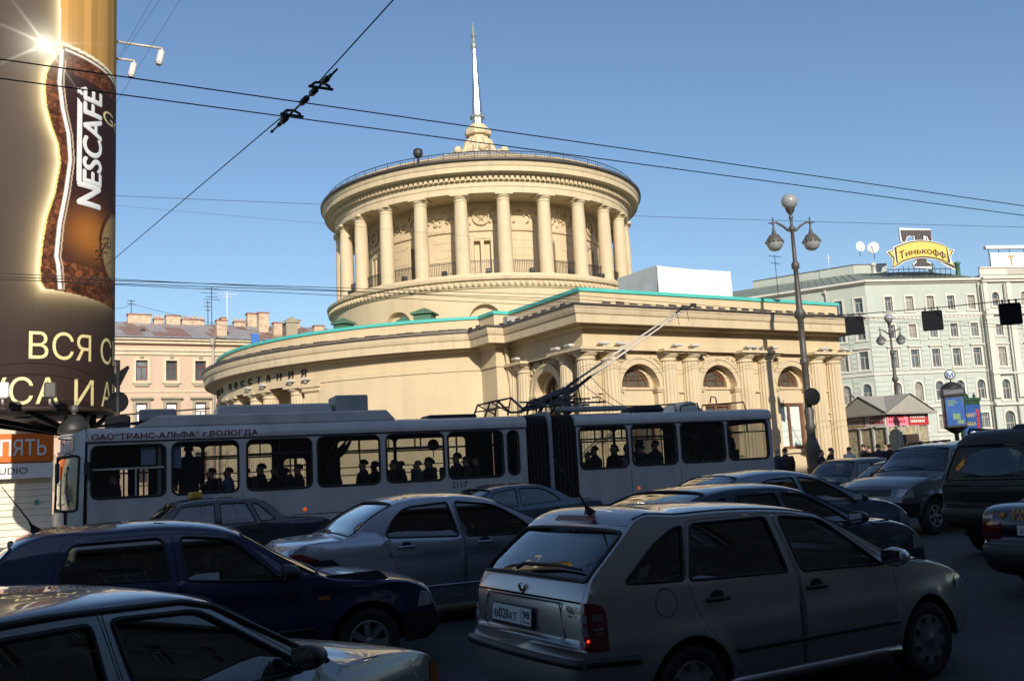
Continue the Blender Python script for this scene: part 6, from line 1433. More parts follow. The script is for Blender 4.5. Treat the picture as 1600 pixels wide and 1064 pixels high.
for sg in (-1, 1):   # white bands of the tail lamps
    for z in (.755, .835): 
        q = MB(); s_ = sT('tail', z=z); q.grid(lambda u, v: c.T(s_ - .025 + .05 * v, sg * (.765 + .20 * u), .0075), 8, 2); q.grid(lambda u, v: c.Sd(.235 + .075 * u, z - .02 + .04 * v, sg, .0075), 6, 2); q.build('reverse_lens', mat('pale_lamp_lens', (.14, .13, .13), .15, 0, .1, 9) if 'pale_lamp_lens' not in bpy.data.materials else bpy.data.materials['pale_lamp_lens'], out['tail_light.' + ('R' if sg < 0 else 'L')])
q = MB(); p = c.T(sT('tail', z=.70), -.90, .01); q.sphere(p, .009, 8, 6); q.build('lit_bulb', M_lit, out['tail_light.R'])
q = MB(); q.grid(lambda u, v: c.T(pz0 + (pz1 - pz0) * v, -.40 + .80 * u, -.0), 2, 2)
pm_ = (pz0 + pz1) / 2; pp = c.T(pm_, .0, .016); nn = c.Tn(pm_, 0); pit = math.atan2(nn.z, -nn.x)
B = lambda t, hh=.058, ww=.043: (t, hh, ww, 0)
c.plate(pp.x, .06, pp.z, -pit * -1 if False else pit, [('В', .052, .046, 0), ('0', .07, .044, 0), ('2', .07, .042, 0), ('1', .07, .022, 0), ('А', .052, .048, 0), ('Т', .052, .046, 0)], '98')
q = MB(); q.tube([c.T(s, ph, .002) for s, ph in rcs], .006, 4, closed=True); q.build('plate_recess_edge', M_plas, c.t)
q = MB(); p = c.T(sT('tail', z=.955), .0, .008); q.M = Matrix.Translation(p) @ Matrix.Rotation(pit, 4, 'Y'); q.lathe([(.001, -.008), (.022, -.008), (.024, -.004), (.030, -.010), (.036, -.010), (.040, 0)], 24, 0, (0, 0, 0), 'x'); bo = q.build('badge', M_chr, c.t)
q = MB(); q.M = Matrix.Translation(p) @ Matrix.Rotation(pit, 4, 'Y'); q.prism([(-.012, -.014), (.0, -.018), (.014, -.004), (.010, .004), (.014, .016), (.002, .008), (-.010, .016), (-.006, .0)], -.012, -.008, 0, lambda a, b, d: (d, a, b)); q.build('arrow_emblem', M_rub, bo)
q = MB(); p = c.T(sT('tail', z=.855), -.57, .012); q.M = Matrix.Translation(p) @ Matrix.Rotation(-.22, 4, 'Z') @ Matrix.Rotation(pit, 4, 'Y'); put_text(q, 'FABIA', lambda a, b, d: (-.002 - d, .055 - a, b), .046, .135, bold=.02); put_text(q, 'COMBI', lambda a, b, d: (-.002 - d, .05 - a, -.022 + b), .012, .085, bold=.012); q.build('model_lettering', M_chr, c.t)
q = MB(); sR = c.st('roof') - .025; q.grid(lambda u, v: c.T(sR - .017 + .04 * v, -.20 + .40 * u, .004), 10, 2); q.build('brake_light', mat('dull_red_lens', (.12, .012, .01), .35, 0, .1, 9), c.t)
c.antenna(.72, -.10, .44, -.62)
q = MB(); sW = g0 + .055; q.tube([c.T(sW - .03, .10, .02), c.T(sW, .05, .022), c.T(sW + .02, -.28, .016), c.T(sW + .015, -.60, .014)], [.02, .014, .012, .008], 6); q.build('rear_wiper', M_rub, c.t)
q = MB(); q.tube([c.Sd(.79 + .085 * math.cos(a), .875 + .09 * math.sin(a), -1, -.001) for a in [2 * PI * k / 24 for k in range(24)]], .0035, 4, closed=True); q.build('fuel_flap', M_rub, c.t)
for ys in (-1, 1): q = MB(); q.tube([c.T(sR + .05 + 1.75 * i / 16, ys * .80, .002) for i in range(17)], .006, 4); q.build('roof_ditch', M_rub, c.t)
# ---------------- generic builder for the other cars
def make_car(name, label, X, Y, head, sp, pnt, win, doors, glassm=G_car, tail=None, rg=(.80, 0), wsp=(.86, .03), wheel='cover', rim=None, handles=(), mir=None, seats=(1.9, 1.0), dash=None, moulds=(), bumper=None, bz=.52, extra_side=(), extra_top=(), mirror_m=None, msz=1., mrim=None, deckseam=True, step=.10, z=None):
    loc = ground(X, Y)
    c = Car(name, label, loc, head, sp); sT = c.sval
    side = [('bumper_r', [(-.3, .1), (-.3, bz), (sp['wheels'][0] - c.ra - .02, bz), (sp['wheels'][0] - c.ra - .02, .1)]), ('bumper_f', [(sp['wheels'][1] + c.ra + .02, .1), (sp['wheels'][1] + c.ra + .02, bz), (9, bz), (9, .1)])]
    if tail: side.append(('tail_light', tail[0]))
    side += list(extra_side)
    for nm, p in doors: side += [('|', p), (nm, inset(p, .0045))]
    for p in win: side.append(('#', p))
    sb = sT('tail0', z=bz); sf = sT('nose', z=bz)
    top = [('bumper_r', [(0, -1), (sb, -1), (sb, 1), (0, 1)]), ('bumper_f', [(sf, -1), (c.ps[-1], -1), (c.ps[-1], 1), (sf, 1)])]
    hp = [(c.st('hood') + .01, -.90), (c.st('nose') - .03, -.84), (c.st('nose') - .03, .84), (c.st('hood') + .01, .90)]
    top += [('|', hp), ('hood', inset(hp, .006))]
    if deckseam and 'deck' in c.tags:
        dp = [(sb + .02, -.70), (c.st('deck'), -.80), (c.st('rg0') - .03, -.84), (c.st('rg0') - .03, .84), (c.st('deck'), .80), (sb + .02, .70)]; top += [('|', dp), ('trunk_lid', inset(dp, .006))]
    g0, g1 = c.st('rg0') + .03, c.st('rg1') - .03; w1, w0 = c.st('ws1') + .03, c.st('ws0') - .02
    def quad(a, b, p, sk): return [(s, t / .8) for s, t in fillet([(a, -p * .8, .08), (b, -(p + sk) * .8, .08), (b, (p + sk) * .8, .08), (a, p * .8, .08)], 3)]
    top += [('#', quad(g0, g1, *rg)), ('#', quad(w1, w0, *wsp))]
    if tail and tail[1]:
        a, b, ph = tail[1]; top += [('tail_light.R', [(sT('tail0', z=a), -ph), (sT('tail0', z=b), -ph), (sT('tail0', z=b), -1), (sT('tail0', z=a), -1)]), ('tail_light.L', [(sT('tail0', z=a), ph), (sT('tail0', z=b), ph), (sT('tail0', z=b), 1), (sT('tail0', z=a), 1)])]
    top += list(extra_top(c)) if callable(extra_top) else list(extra_top)
    c.skin(side, top, step)
    mats = {'body': pnt, 'tail_light': M_red, 'headlight': M_clr, 'side_indicator': M_amb, 'pillar': M_plas, 'grille': M_plas}
    if bumper: mats['bumper_f'] = mats['bumper_r'] = bumper
    out = c.finish(mats)
    for p in win: c.pane_side(p, glassm)
    c.pane_top(g0, g1, rg[0], glassm if glassm is not G_dark else G_car, 'rear_window', .012, .08, rg[1]); c.pane_top(w1, w0, wsp[0], G_car, 'windscreen', .012, .08, wsp[1])
    c.wheels(wheel, mrim, rim); c.interior(seats, sp.get('zc', .60), dash)
    for x, z_ in handles: c.handle(x, z_, M_plas if not mirror_m else mirror_m)
    if mir: c.mirror(mir[0], mir[1], mirror_m or M_plas, sz=msz)
    for mp in moulds: c.mould(*mp)
    c.out = out; return c
# ---------------- 2. silver sedan
P_sil2 = paint('silver_blue_paint', (.40, .42, .47), .75, .32, 1, .14, (.14, .135, .13))
sp = dict(W=1.70, zs=.22, zb=.98, zbs=-.02, zw=.60, wheels=(.98, 3.58), rw=.30, ra=.36, tum=.34, kr=.13, kf=.22, crease=.86, creases=-.015, n=6,
  prof=[(.20, .22, .06), (.06, .34, .14, 'tail0'), (.03, .50, .16), (.06, .60, .14), (.07, .80, .12), (.12, .97, .07), (.18, 1.0, .05, 'deck'), (.45, 1.02, .05), (.70, 1.045, .05, 'rg0'), (1.0, 1.24, .06), (1.32, 1.385, .06, 'rg1'), (1.45, 1.41, .065, 'roof'), (1.95, 1.425, .075), (2.4, 1.39, .07), (2.6, 1.34, .07, 'ws1'), (3.0, 1.15, .09), (3.4, .98, .08, 'ws0'), (3.48, .95, .06, 'hood'), (3.9, .86, .07), (4.25, .74, .09), (4.4, .62, .13, 'nose'), (4.44, .48, .16), (4.4, .34, .15), (4.3, .22, .08)])
wr = fillet([(1.14, 1.035, .08), (2.06, .99, .03), (1.98, 1.39, .04), (1.45, 1.365, .14), (1.26, 1.24, .15)], 4); wf = fillet([(2.15, .985, .03), (3.12, .945, .04), (2.86, 1.17, .2), (2.55, 1.335, .10), (2.07, 1.392, .04)], 4)
ddr = fillet([(1.52, .28, .1), (2.10, .28, .02), (2.12, .95, .02), (2.03, 1.41, .03), (1.43, 1.395, .15), (1.10, 1.06, .1), (1.18, .85, .2)], 4); ddf = fillet([(2.11, .28, .02), (3.13, .28, .08), (3.16, .93, .05), (2.58, 1.365, .1), (2.04, 1.41, .03), (2.13, .95, .02)], 4)
c = make_car('silver_sedan', 'silver saloon with dark side windows and lit tail lamp beside the blue hatchback', -2.95, 11.21, 63.9, sp, P_sil2, [wr, wf], [('rear_door', ddr), ('front_door', ddf)], G_dark, ([(-.1, .72), (.35, .70), (.54, .75), (.40, .84), (.18, .93), (-.1, .93)], (.72, .93, .80)), (.80, 0), (.86, .02), handles=((1.39, .92), (2.38, .905)), mir=(3.05, 1.0), seats=(2.2, 1.35), dash=2.8, moulds=(([(1.3, .45), (3.2, .44)], .012, P_sil2),), mirror_m=P_sil2, bz=.56)
c.antenna(1.42, -.05, .42, -.55); c.antenna
q = MB()
for i in range(4): q.sphere(c.Sd(.17 + .035 * i, .825, -1, .008), .009, 6, 4)
q.build('lit_bulb', M_lit, c.out['tail_light.R'])
q = MB(); 
for k in range(3):
    q.M = Matrix.Translation(c.T(c.sval('tail0', z=.955), 0, .01)) @ Matrix.Rotation(2 * PI * k / 3, 4, 'X'); q.prism([(0, 0), (.016, .028), (0, .056), (-.016, .028)], -.004, .003, 0, lambda a, b, d: (d, a, b))
build_each(q, 'badge_diamond', M_chr, c.t)
c.plate(-.075, 0, .80, .12, [('К', .052, .046, 0), ('5', .07, .044, 0), ('0', .07, .044, 0), ('7', .07, .044, 0)], '78')
# ---------------- 3. dark blue hatchback
P_blue = paint('dark_blue_paint', (.007, .011, .062), .2, .35, 1, .22, (.05, .045, .05))
sp = dict(W=1.70, zs=.24, zb=.93, zbs=-.012, zw=.56, wheels=(.78, 3.255), rw=.295, ra=.36, tum=.38, kr=.10, kf=.17, crease=.80, n=6,
  prof=[(.16, .24, .05), (.04, .34, .10, 'tail0'), (.02, .50, .12), (.06, .58, .09), (.10, .80, .09), (.16, .97, .08, 'rg0'), (.33, 1.18, .07), (.46, 1.315, .06, 'rg1'), (.56, 1.36, .06, 'roof'), (1.1, 1.385, .07), (1.7, 1.375, .075), (2.02, 1.33, .07), (2.15, 1.285, .07, 'ws1'), (2.48, 1.08, .08), (2.82, .895, .075, 'ws0'), (2.89, .872, .05, 'hood'), (3.4, .80, .06), (3.75, .73, .07), (3.86, .66, .09, 'nose'), (3.90, .52, .12), (3.95, .46, .12), (3.95, .36, .12), (3.86, .24, .07)])
wr = fillet([(.74, 1.02, .08), (1.60, .99, .05), (1.54, 1.325, .05), (.84, 1.32, .07)], 4); wf = fillet([(1.72, .965, .04), (2.50, .90, .04), (2.10, 1.275, .10), (1.68, 1.325, .05)], 4)
ddf = fillet([(1.58, .29, .04), (2.64, .29, .08), (2.68, .86, .04), (2.60, .905, .04), (2.13, 1.305, .09), (1.62, 1.36, .05), (1.66, .95, .03)], 4); ddr = fillet([(.98, .40, .2), (1.57, .29, .03), (1.65, .95, .02), (1.61, 1.36, .05), (.78, 1.35, .08), (.70, 1.0, .06), (.72, .75, .2)], 4)
c = make_car('blue_hatchback', 'dark blue hatchback with black bumpers, its steering wheel visible, left foreground middle row', -4.67, 7.86, 62.8, sp, P_blue, [wr, wf], [('front_door', ddf), ('rear_door', ddr)], G_car, ([(-.1, .62), (.16, .62), (.2, .9), (-.1, .9)], (.62, .9, .82)), wheel='seven', rim=.185, mir=(2.52, .95), seats=(1.75, .95), dash=2.2, moulds=(([(1.0, .47), (2.75, .47)], .016),), bumper=M_plas, bz=.50, handles=((1.76, .80),), extra_side=[('side_indicator', rrect(2.80, 2.90, .70, .735, .01)), ('headlight', [(3.74, .54), (4.2, .54), (4.2, .66), (3.78, .68)])], extra_top=lambda c: [('headlight.R', [(c.st('nose') - .02, -.62), (c.st('nose') - .02, -1), (c.st('nose') + .12, -1), (c.st('nose') + .12, -.62)]), ('headlight.L', [(c.st('nose') - .02, .62), (c.st('nose') - .02, 1), (c.st('nose') + .12, 1), (c.st('nose') + .12, .62)])])
c.antenna(.62, -.0, .40, -.6)
q = MB(); a = c.T(c.st('ws0') - .06, -.45, .01); q.bbox(1.98, 1.99, -.3, -.1, 1.0, 1.12, .002); q.build('windscreen_card', mat('pale_green_card', (.25, .45, .34), .6, 0, .3, 30), c.t)
q = MB(); sR = c.sval('roof', x=1.55); q.tube([c.T(sR + s_, ph, .001) for s_, ph in ((0, -.5), (.55, -.5), (.6, -.45), (.6, .45), (.55, .5), (0, .5), (-.05, .45), (-.05, -.45))], .004, 4, closed=True); q.build('sunroof_seam', M_rub, c.t)
# ---------------- 4. grey angular hatchback, bottom left
P_gry = paint('grey_silver_paint', (.30, .31, .33), .6, .3, 1, .12, (.12, .115, .11))
sp = dict(W=1.65, zs=.24, zb=.92, zbs=0, zw=.58, wheels=(.72, 3.18), rw=.285, ra=.345, tum=.28, kr=.08, kf=.10, crease=.82, n=6,
  prof=[(.14, .24, .05), (.03, .34, .09, 'tail0'), (.02, .50, .10), (.05, .70, .07), (.08, .90, .05), (.14, .98, .05, 'rg0'), (.45, 1.15, .05), (.80, 1.32, .04, 'rg1'), (.92, 1.345, .045, 'roof'), (1.4, 1.355, .05), (1.9, 1.35, .05), (2.2, 1.325, .05), (2.33, 1.295, .045, 'ws1'), (2.65, 1.10, .06), (2.96, .94, .06, 'ws0'), (3.02, .915, .03, 'hood'), (3.4, .885, .035), (3.7, .835, .04), (3.84, .77, .06, 'nose'), (3.89, .64, .07), (3.96, .54, .08), (3.97, .38, .08), (3.88, .24, .05)])
wr = fillet([(1.0, .97, .04), (1.80, .955, .03), (1.77, 1.295, .03), (1.12, 1.30, .05)], 3); wf = fillet([(1.93, .955, .03), (2.79, .935, .03), (2.74, .99, .05), (2.27, 1.275, .06), (1.86, 1.30, .03)], 3)
ddf = fillet([(1.88, .28, .03), (2.80, .28, .05), (2.87, .90, .03), (2.82, .97, .03), (2.29, 1.312, .05), (1.82, 1.335, .03), (1.88, .95, .02)], 3); ddr = fillet([(1.2, .35, .2), (1.87, .28, .02), (1.87, .95, .01), (1.81, 1.335, .03), (1.06, 1.335, .05), (.92, .97, .04), (.95, .7, .2)], 3)
tri = fillet([(.42, 1.02, .03), (.88, .985, .02), (1.0, 1.28, .03)], 3)
c = make_car('grey_hatchback', 'grey angular hatchback with orange corner lamp, cut off by the bottom left corner', -3.1, 2.44, 30, sp, P_gry, [wr, wf, tri], [('front_door', ddf), ('rear_door', ddr)], G_car, ([(-.1, .66), (.2, .66), (.2, .9), (-.1, .9)], (.66, .88, .75)), wheel='five', mir=(2.72, .99), msz=.78, seats=(1.95, 1.1), dash=2.3, bumper=M_plas, bz=.52, handles=((1.98, .84),), moulds=(([(.9, .6), (3.0, .6)], .02), ([(.92, 1.347), (1.6, 1.349), (2.2, 1.32), (2.35, 1.282), (2.95, .945)], .013)), extra_side=[('corner_light', fillet([(3.775, .56, .01), (3.98, .55), (3.98, .755), (3.80, .79, .02)], 2))], extra_top=lambda c: [('corner_light.R', [(c.st('nose') - .0, -.93), (c.st('nose') - .0, -1), (c.st('nose') + .17, -1), (c.st('nose') + .17, -.93)]), ('corner_light.L', [(c.st('nose'), .93), (c.st('nose'), 1), (c.st('nose') + .17, 1), (c.st('nose') + .17, .93)])], wsp=(.90, .03))
for k in ('corner_light.R', 'corner_light.L'): c.out[k].data.materials[0] = M_amb
# ---------------- 5. dark grey blue hatch and 6. silver blue saloon on the right
P_dgb = paint('dark_grey_blue_paint', (.055, .075, .11), .5, .32, 1, .22, (.08, .075, .07)); P_lsb = paint('light_silver_blue_paint', (.20, .25, .33), .6, .32, 1, .15, (.11, .105, .1))
sp = dict(W=1.68, zs=.24, zb=1.0, zbs=-.03, zw=.60, wheels=(.92, 3.41), rw=.29, ra=.35, tum=.36, kr=.10, kf=.20, n=6,
  prof=[(.18, .24, .05), (.05, .34, .12, 'tail0'), (.03, .50, .14), (.05, .62, .10), (.05, .95, .08), (.10, 1.10, .06), (.2, 1.13, .05, 'deck'), (.38, 1.14, .05, 'rg0'), (.72, 1.28, .06), (1.05, 1.375, .06, 'rg1'), (1.2, 1.395, .06, 'roof'), (1.7, 1.405, .07), (2.15, 1.375, .07), (2.35, 1.33, .07, 'ws1'), (2.75, 1.14, .09), (3.08, 1.0, .08, 'ws0'), (3.15, .975, .05, 'hood'), (3.6, .92, .07), (3.95, .81, .09), (4.1, .68, .13, 'nose'), (4.15, .52, .16), (4.12, .38, .15), (4.02, .24, .08)])
wr = fillet([(1.30, 1.10, .03), (1.98, 1.04, .03), (1.93, 1.355, .03), (1.38, 1.355, .04)], 3); wf = fillet([(2.07, 1.035, .03), (2.90, .99, .04), (2.66, 1.15, .1), (2.33, 1.315, .08), (2.02, 1.357, .03)], 3); wq = fillet([(.88, 1.15, .05), (1.18, 1.13, .03), (1.25, 1.345, .04), (1.08, 1.32, .1)], 3)
ddf = fillet([(2.04, .28, .03), (2.92, .28, .06), (2.96, .97, .04), (2.35, 1.345, .08), (1.98, 1.375, .03), (2.04, 1.0, .02)], 3); ddr = fillet([(1.35, .35, .2), (2.03, .28, .02), (2.03, 1.0, .02), (1.97, 1.375, .03), (1.33, 1.375, .04), (1.22, 1.05, .05), (1.24, .8, .1)], 3)
c = make_car('grey_blue_hatchback', 'dark grey blue hatchback half hidden behind the silver estate roof', .70, 9.85, 61.5, sp, P_dgb, [wr, wf, wq], [('front_door', ddf), ('rear_door', ddr)], G_car, None, mir=(2.86, 1.02), seats=(1.95, 1.15), dash=2.5, handles=((2.2, .93),), bz=.5, extra_side=[('headlight', [(3.88, .62), (4.4, .6), (4.4, .74), (3.92, .78)]), ('side_indicator', rrect(3.1, 3.18, .74, .775, .01))])
sp2 = dict(sp); sp2.update(W=1.70, zb=1.0, zbs=-.02, n=6, kf=.22, crease=.72, prof=[(.18, .24, .05), (.05, .34, .12, 'tail0'), (.03, .50, .14), (.05, .62, .12), (.08, .9, .10), (.14, 1.06, .07), (.2, 1.08, .05, 'deck'), (.40, 1.10, .06, 'rg0'), (.72, 1.30, .07), (1.0, 1.415, .07, 'rg1'), (1.15, 1.435, .07, 'roof'), (1.7, 1.455, .08), (2.15, 1.42, .08), (2.42, 1.36, .08, 'ws1'), (2.85, 1.18, .10), (3.22, 1.03, .09, 'ws0'), (3.28, 1.0, .06, 'hood'), (3.65, .92, .08), (3.98, .80, .10), (4.12, .68, .14, 'nose'), (4.17, .52, .16), (4.14, .38, .15), (4.04, .24, .08)])
wr = fillet([(1.05, 1.10, .06), (2.02, 1.03, .03), (1.95, 1.40, .03), (1.45, 1.39, .12), (1.2, 1.28, .15)], 4); wf = fillet([(2.12, 1.025, .03), (3.0, .985, .04), (2.75, 1.17, .15), (2.38, 1.355, .1), (2.04, 1.405, .03)], 4)
c = make_car('silver_blue_saloon', 'silver blue saloon just beyond the dark grey blue hatchback, nose to the right', 2.1, 14.3, 66.5, sp2, P_lsb, [wr, wf], [('front_door', ddf)], G_car, None, mir=(2.97, 1.02), seats=(2.0, 1.15), dash=2.6, mirror_m=M_plas, bz=.5, extra_side=[('side_indicator', rrect(3.15, 3.23, .74, .775, .01)), ('headlight', [(3.9, .60), (4.4, .58), (4.4, .72), (3.92, .77)])])
# ---------------- 7. black old saloon with taxi lamp and 8. grey saloon, both heading left
P_blk = paint('black_blue_paint', (.012, .016, .03), .2, .35, 1, .25, (.05, .045, .045)); P_gb2 = paint('slate_blue_paint', (.06, .085, .125), .5, .33, 1, .18, (.08, .08, .08))
def sedan(W, hz, P, **k):
    d = dict(W=W, zs=.24, zb=.95, zbs=-.01, zw=.6, wheels=(1.05, 3.75), rw=.31, ra=.37, tum=.36, kr=.10, kf=.14, n=5, prof=P); d.update(k); return d
Pv = [(.16, .26, .04), (.04, .36, .08, 'tail0'), (.02, .50, .09), (.05, .62, .05), (.05, .85, .05), (.10, .93, .05), (.2, .955, .05, 'deck'), (.7, .99, .06), (.95, 1.0, .06, 'rg0'), (1.2, 1.22, .05), (1.42, 1.385, .04, 'rg1'), (1.55, 1.41, .05, 'roof'), (2.1, 1.43, .06), (2.7, 1.415, .06), (2.95, 1.37, .06, 'ws1'), (3.2, 1.18, .07), (3.45, 1.0, .07, 'ws0'), (3.52, .97, .05, 'hood'), (4.1, .93, .06), (4.5, .86, .06), (4.62, .76, .07, 'nose'), (4.66, .55, .08), (4.68, .4, .08), (4.6, .26, .05)]
wr = fillet([(1.55, 1.0, .03), (2.20, .985, .03), (2.20, 1.375, .03), (1.72, 1.37, .05)], 3); wf = fillet([(2.32, .985, .03), (3.2, .97, .04), (2.90, 1.35, .06), (2.30, 1.375, .03)], 3); wq = fillet([(1.18, 1.03, .03), (1.47, 1.01, .02), (1.62, 1.35, .03), (1.5, 1.345, .05)], 3)
ddf = fillet([(2.26, .3, .03), (3.3, .3, .06), (3.32, .95, .04), (2.95, 1.38, .06), (2.25, 1.40, .03)], 3); ddr = fillet([(1.55, .38, .2), (2.25, .3, .02), (2.24, 1.40, .03), (1.68, 1.395, .05), (1.42, 1.0, .05), (1.45, .7, .1)], 3)
c = make_car('black_saloon', 'black old saloon with small yellow taxi lamp, before the bus front end', -4.06, 19.6, 241, sedan(1.78, 1.47, Pv), P_blk, [wr, wf, wq], [('front_door', ddf), ('rear_door', ddr)], G_car, None, handles=((2.45, .85), (1.62, .86)), mir=(3.2, 1.0), seats=(2.4, 1.6), dash=2.9, bumper=M_chr, bz=.45)
tx = tag(MB().bbox(-.11, .11, -.14, .14, 0, .13, .03).build('taxi_lamp', mat('taxi_yellow', (.42, .27, .02), .45, 0, .2, 12)), 'small yellow taxi lamp on the roof of the black old saloon', 'taxi lamp'); p = c.t.matrix_basis @ c.T(c.sval('roof', x=2.55), .1, .0); tx.location = p; tx.rotation_euler = c.t.rotation_euler
Pb = [(.2, .24, .05), (.06, .34, .12, 'tail0'), (.03, .50, .13), (.05, .62, .10), (.08, .85, .08), (.14, .96, .06), (.22, .985, .05, 'deck'), (.6, 1.01, .06), (.85, 1.03, .06, 'rg0'), (1.2, 1.22, .06), (1.55, 1.345, .05, 'rg1'), (1.7, 1.365, .06, 'roof'), (2.1, 1.37, .07), (2.55, 1.345, .07), (2.75, 1.30, .07, 'ws1'), (3.1, 1.12, .08), (3.4, .98, .07, 'ws0'), (3.47, .95, .05, 'hood'), (4.0, .86, .07), (4.3, .75, .08), (4.4, .64, .10, 'nose'), (4.44, .5, .13), (4.42, .36, .12), (4.32, .24, .07)]
wr = fillet([(1.16, 1.03, .06), (2.14, .985, .03), (2.12, 1.335, .03), (1.62, 1.325, .12), (1.35, 1.2, .15)], 4); wf = fillet([(2.22, .98, .03), (3.12, .95, .04), (2.85, 1.15, .12), (2.68, 1.28, .08), (2.20, 1.337, .03)], 4)
c = make_car('slate_blue_saloon', 'slate blue saloon heading left, before the bus bellows behind the silver saloon', 1.5, 21.6, 240.7, sedan(1.74, 1.41, Pb, wheels=(1.0, 3.72)), P_gb2, [wr, wf], [('front_door', ddf)], G_car, ([(-.1, .70), (.28, .72), (.3, .86), (-.1, .88)], (.7, .88, .75)), handles=((1.32, .84), (2.35, .83)), mir=(3.05, .99), seats=(2.3, 1.5), dash=2.8, mirror_m=P_gb2, bz=.5)
c = make_car('dark_saloon', 'dark old saloon beyond, at the foot of the nearest street lamp', 11.9, 29.6, 238, sedan(1.78, 1.50, [(p[0], p[1] + (.06 if p[1] > 1.1 else .02), *p[2:]) for p in Pv]), paint('dark_green_black_paint', (.018, .024, .03), .2, .35, 1, .3), [wq and fillet([(1.18, 1.05, .03), (1.47, 1.03, .02), (1.62, 1.39, .03), (1.5, 1.38, .05)], 3), fillet([(1.55, 1.02, .03), (2.20, 1.0, .03), (2.20, 1.41, .03), (1.72, 1.40, .05)], 3), fillet([(2.32, 1.0, .03), (3.2, .99, .04), (2.90, 1.39, .06), (2.30, 1.41, .03)], 3)], [], G_car, None, seats=(2.4, 1.6), dash=2.9, bumper=M_chr, bz=.45)
c = make_car('pale_grey_saloon', 'pale grey saloon mostly hidden by the silver off road car bonnet', 12.5, 27.6, 236, sedan(1.72, 1.45, [(p[0], p[1] + (.02 if p[1] > 1.1 else 0), *p[2:]) for p in Pb], wheels=(1.0, 3.72)), paint('pale_grey_paint', (.22, .25, .30), .5, .35, 1, .25), [fillet([(1.2, 1.05, .06), (2.14, 1.0, .03), (2.12, 1.34, .03), (1.62, 1.33, .12)], 3), fillet([(2.22, 1.0, .03), (3.1, .97, .04), (2.68, 1.29, .08), (2.20, 1.34, .03)], 3)], [], G_car, None, seats=(2.3, 1.5), dash=2.8, bz=.5)
# ---------------- 9. silver off-road car facing the camera, 10. dirty dark off-roader from behind, 11. dark saloon at right edge
P_suv = paint('silver_grey_suv_paint', (.20, .205, .215), .6, .34, .9, .45, (.085, .075, .06)); P_dsuv = paint('dirty_olive_paint', (.028, .026, .02), .3, .6, .25, 1.1, (.065, .055, .04))
sp = dict(W=1.84, zs=.40, zb=1.12, zbs=-.01, zw=.75, wheels=(.75, 3.38), rw=.37, ra=.45, tum=.26, kr=.06, kf=.16, xf=.9, flare=.05, n=5, cat='off-road car', zc=.85,
  prof=[(.16, .40, .04), (.05, .50, .08, 'tail0'), (.02, .62, .09), (.05, .74, .05), (.06, 1.0, .06), (.10, 1.15, .06, 'rg0'), (.2, 1.4, .06), (.3, 1.66, .05, 'rg1'), (.4, 1.73, .06, 'roof'), (1.2, 1.765, .07), (2.0, 1.75, .07), (2.35, 1.70, .07, 'ws1'), (2.62, 1.45, .10), (2.92, 1.20, .10, 'ws0'), (2.98, 1.16, .06, 'hood'), (3.5, 1.10, .09), (3.95, .99, .10), (4.12, .88, .12, 'nose'), (4.2, .70, .14), (4.24, .56, .14), (4.14, .40, .08)])
wf = fillet([(1.95, 1.15, .04), (2.75, 1.13, .05), (2.36, 1.66, .08), (1.92, 1.70, .05)], 3); wr = fillet([(.5, 1.20, .06), (1.78, 1.16, .04), (1.75, 1.70, .05), (.56, 1.68, .08)], 3)
ddf = fillet([(1.86, .46, .05), (2.82, .46, .1), (2.88, 1.13, .04), (2.40, 1.71, .08), (1.84, 1.735, .05)], 3)
def suv_top(c):
    o = []
    for sg, k in ((-1, 'R'), (1, 'L')): o.append(('headlight.' + k, [(c.st('nose') - .02, .58 * sg), (c.st('nose') - .06, 1 * sg), (c.st('nose') + .14, 1 * sg), (c.st('nose') + .12, .58 * sg)]))
    return o + [('grille', [(c.st('nose') + .0, -.4), (c.st('nose') + .0, .4), (c.st('nose') + .13, .42), (c.st('nose') + .13, -.42)])]
c = make_car('silver_offroader', 'silver grey off road car facing the camera, bonnet towards the left', 10.8, 21.9, 238.5, sp, P_suv, [wf, wr], [('front_door', ddf)], G_dark, None, wheel='six', rim=.22, mir=(2.72, 1.18), seats=(1.9, 1.0), dash=2.35, bumper=M_plas, bz=.66, extra_side=[('headlight', [(3.95, .78), (4.4, .76), (4.4, .93), (4.0, .95)])], extra_top=suv_top, wsp=(.84, .05))
q = MB()
for sg in (-1, 1): q.tube([c.T(c.sval('roof', x=.5), sg * .74, .0), c.T(c.sval('roof', x=.6), sg * .74, .06), c.T(c.sval('roof', x=1.9), sg * .74, .06), c.T(c.sval('roof', x=2.0), sg * .74, .0)], .022, 5)
build_each(q, 'roof_rail', M_plas, c.t)
q = MB()
for y in (-.38, .3): q.tube([c.T(c.st('ws0') - .02, y, .02), c.T(c.st('ws0') - .09, y - .42, .015)], .012, 5)
build_each(q, 'wiper', M_rub, c.t)
q = MB()
for sg in (-1, 1): q.lathe([(.001, .02), (.06, .02), (.07, 0)], 16, 0, (4.33, sg * .52, .62), 'x')
build_each(q, 'fog_lamp', M_clr, c.t)
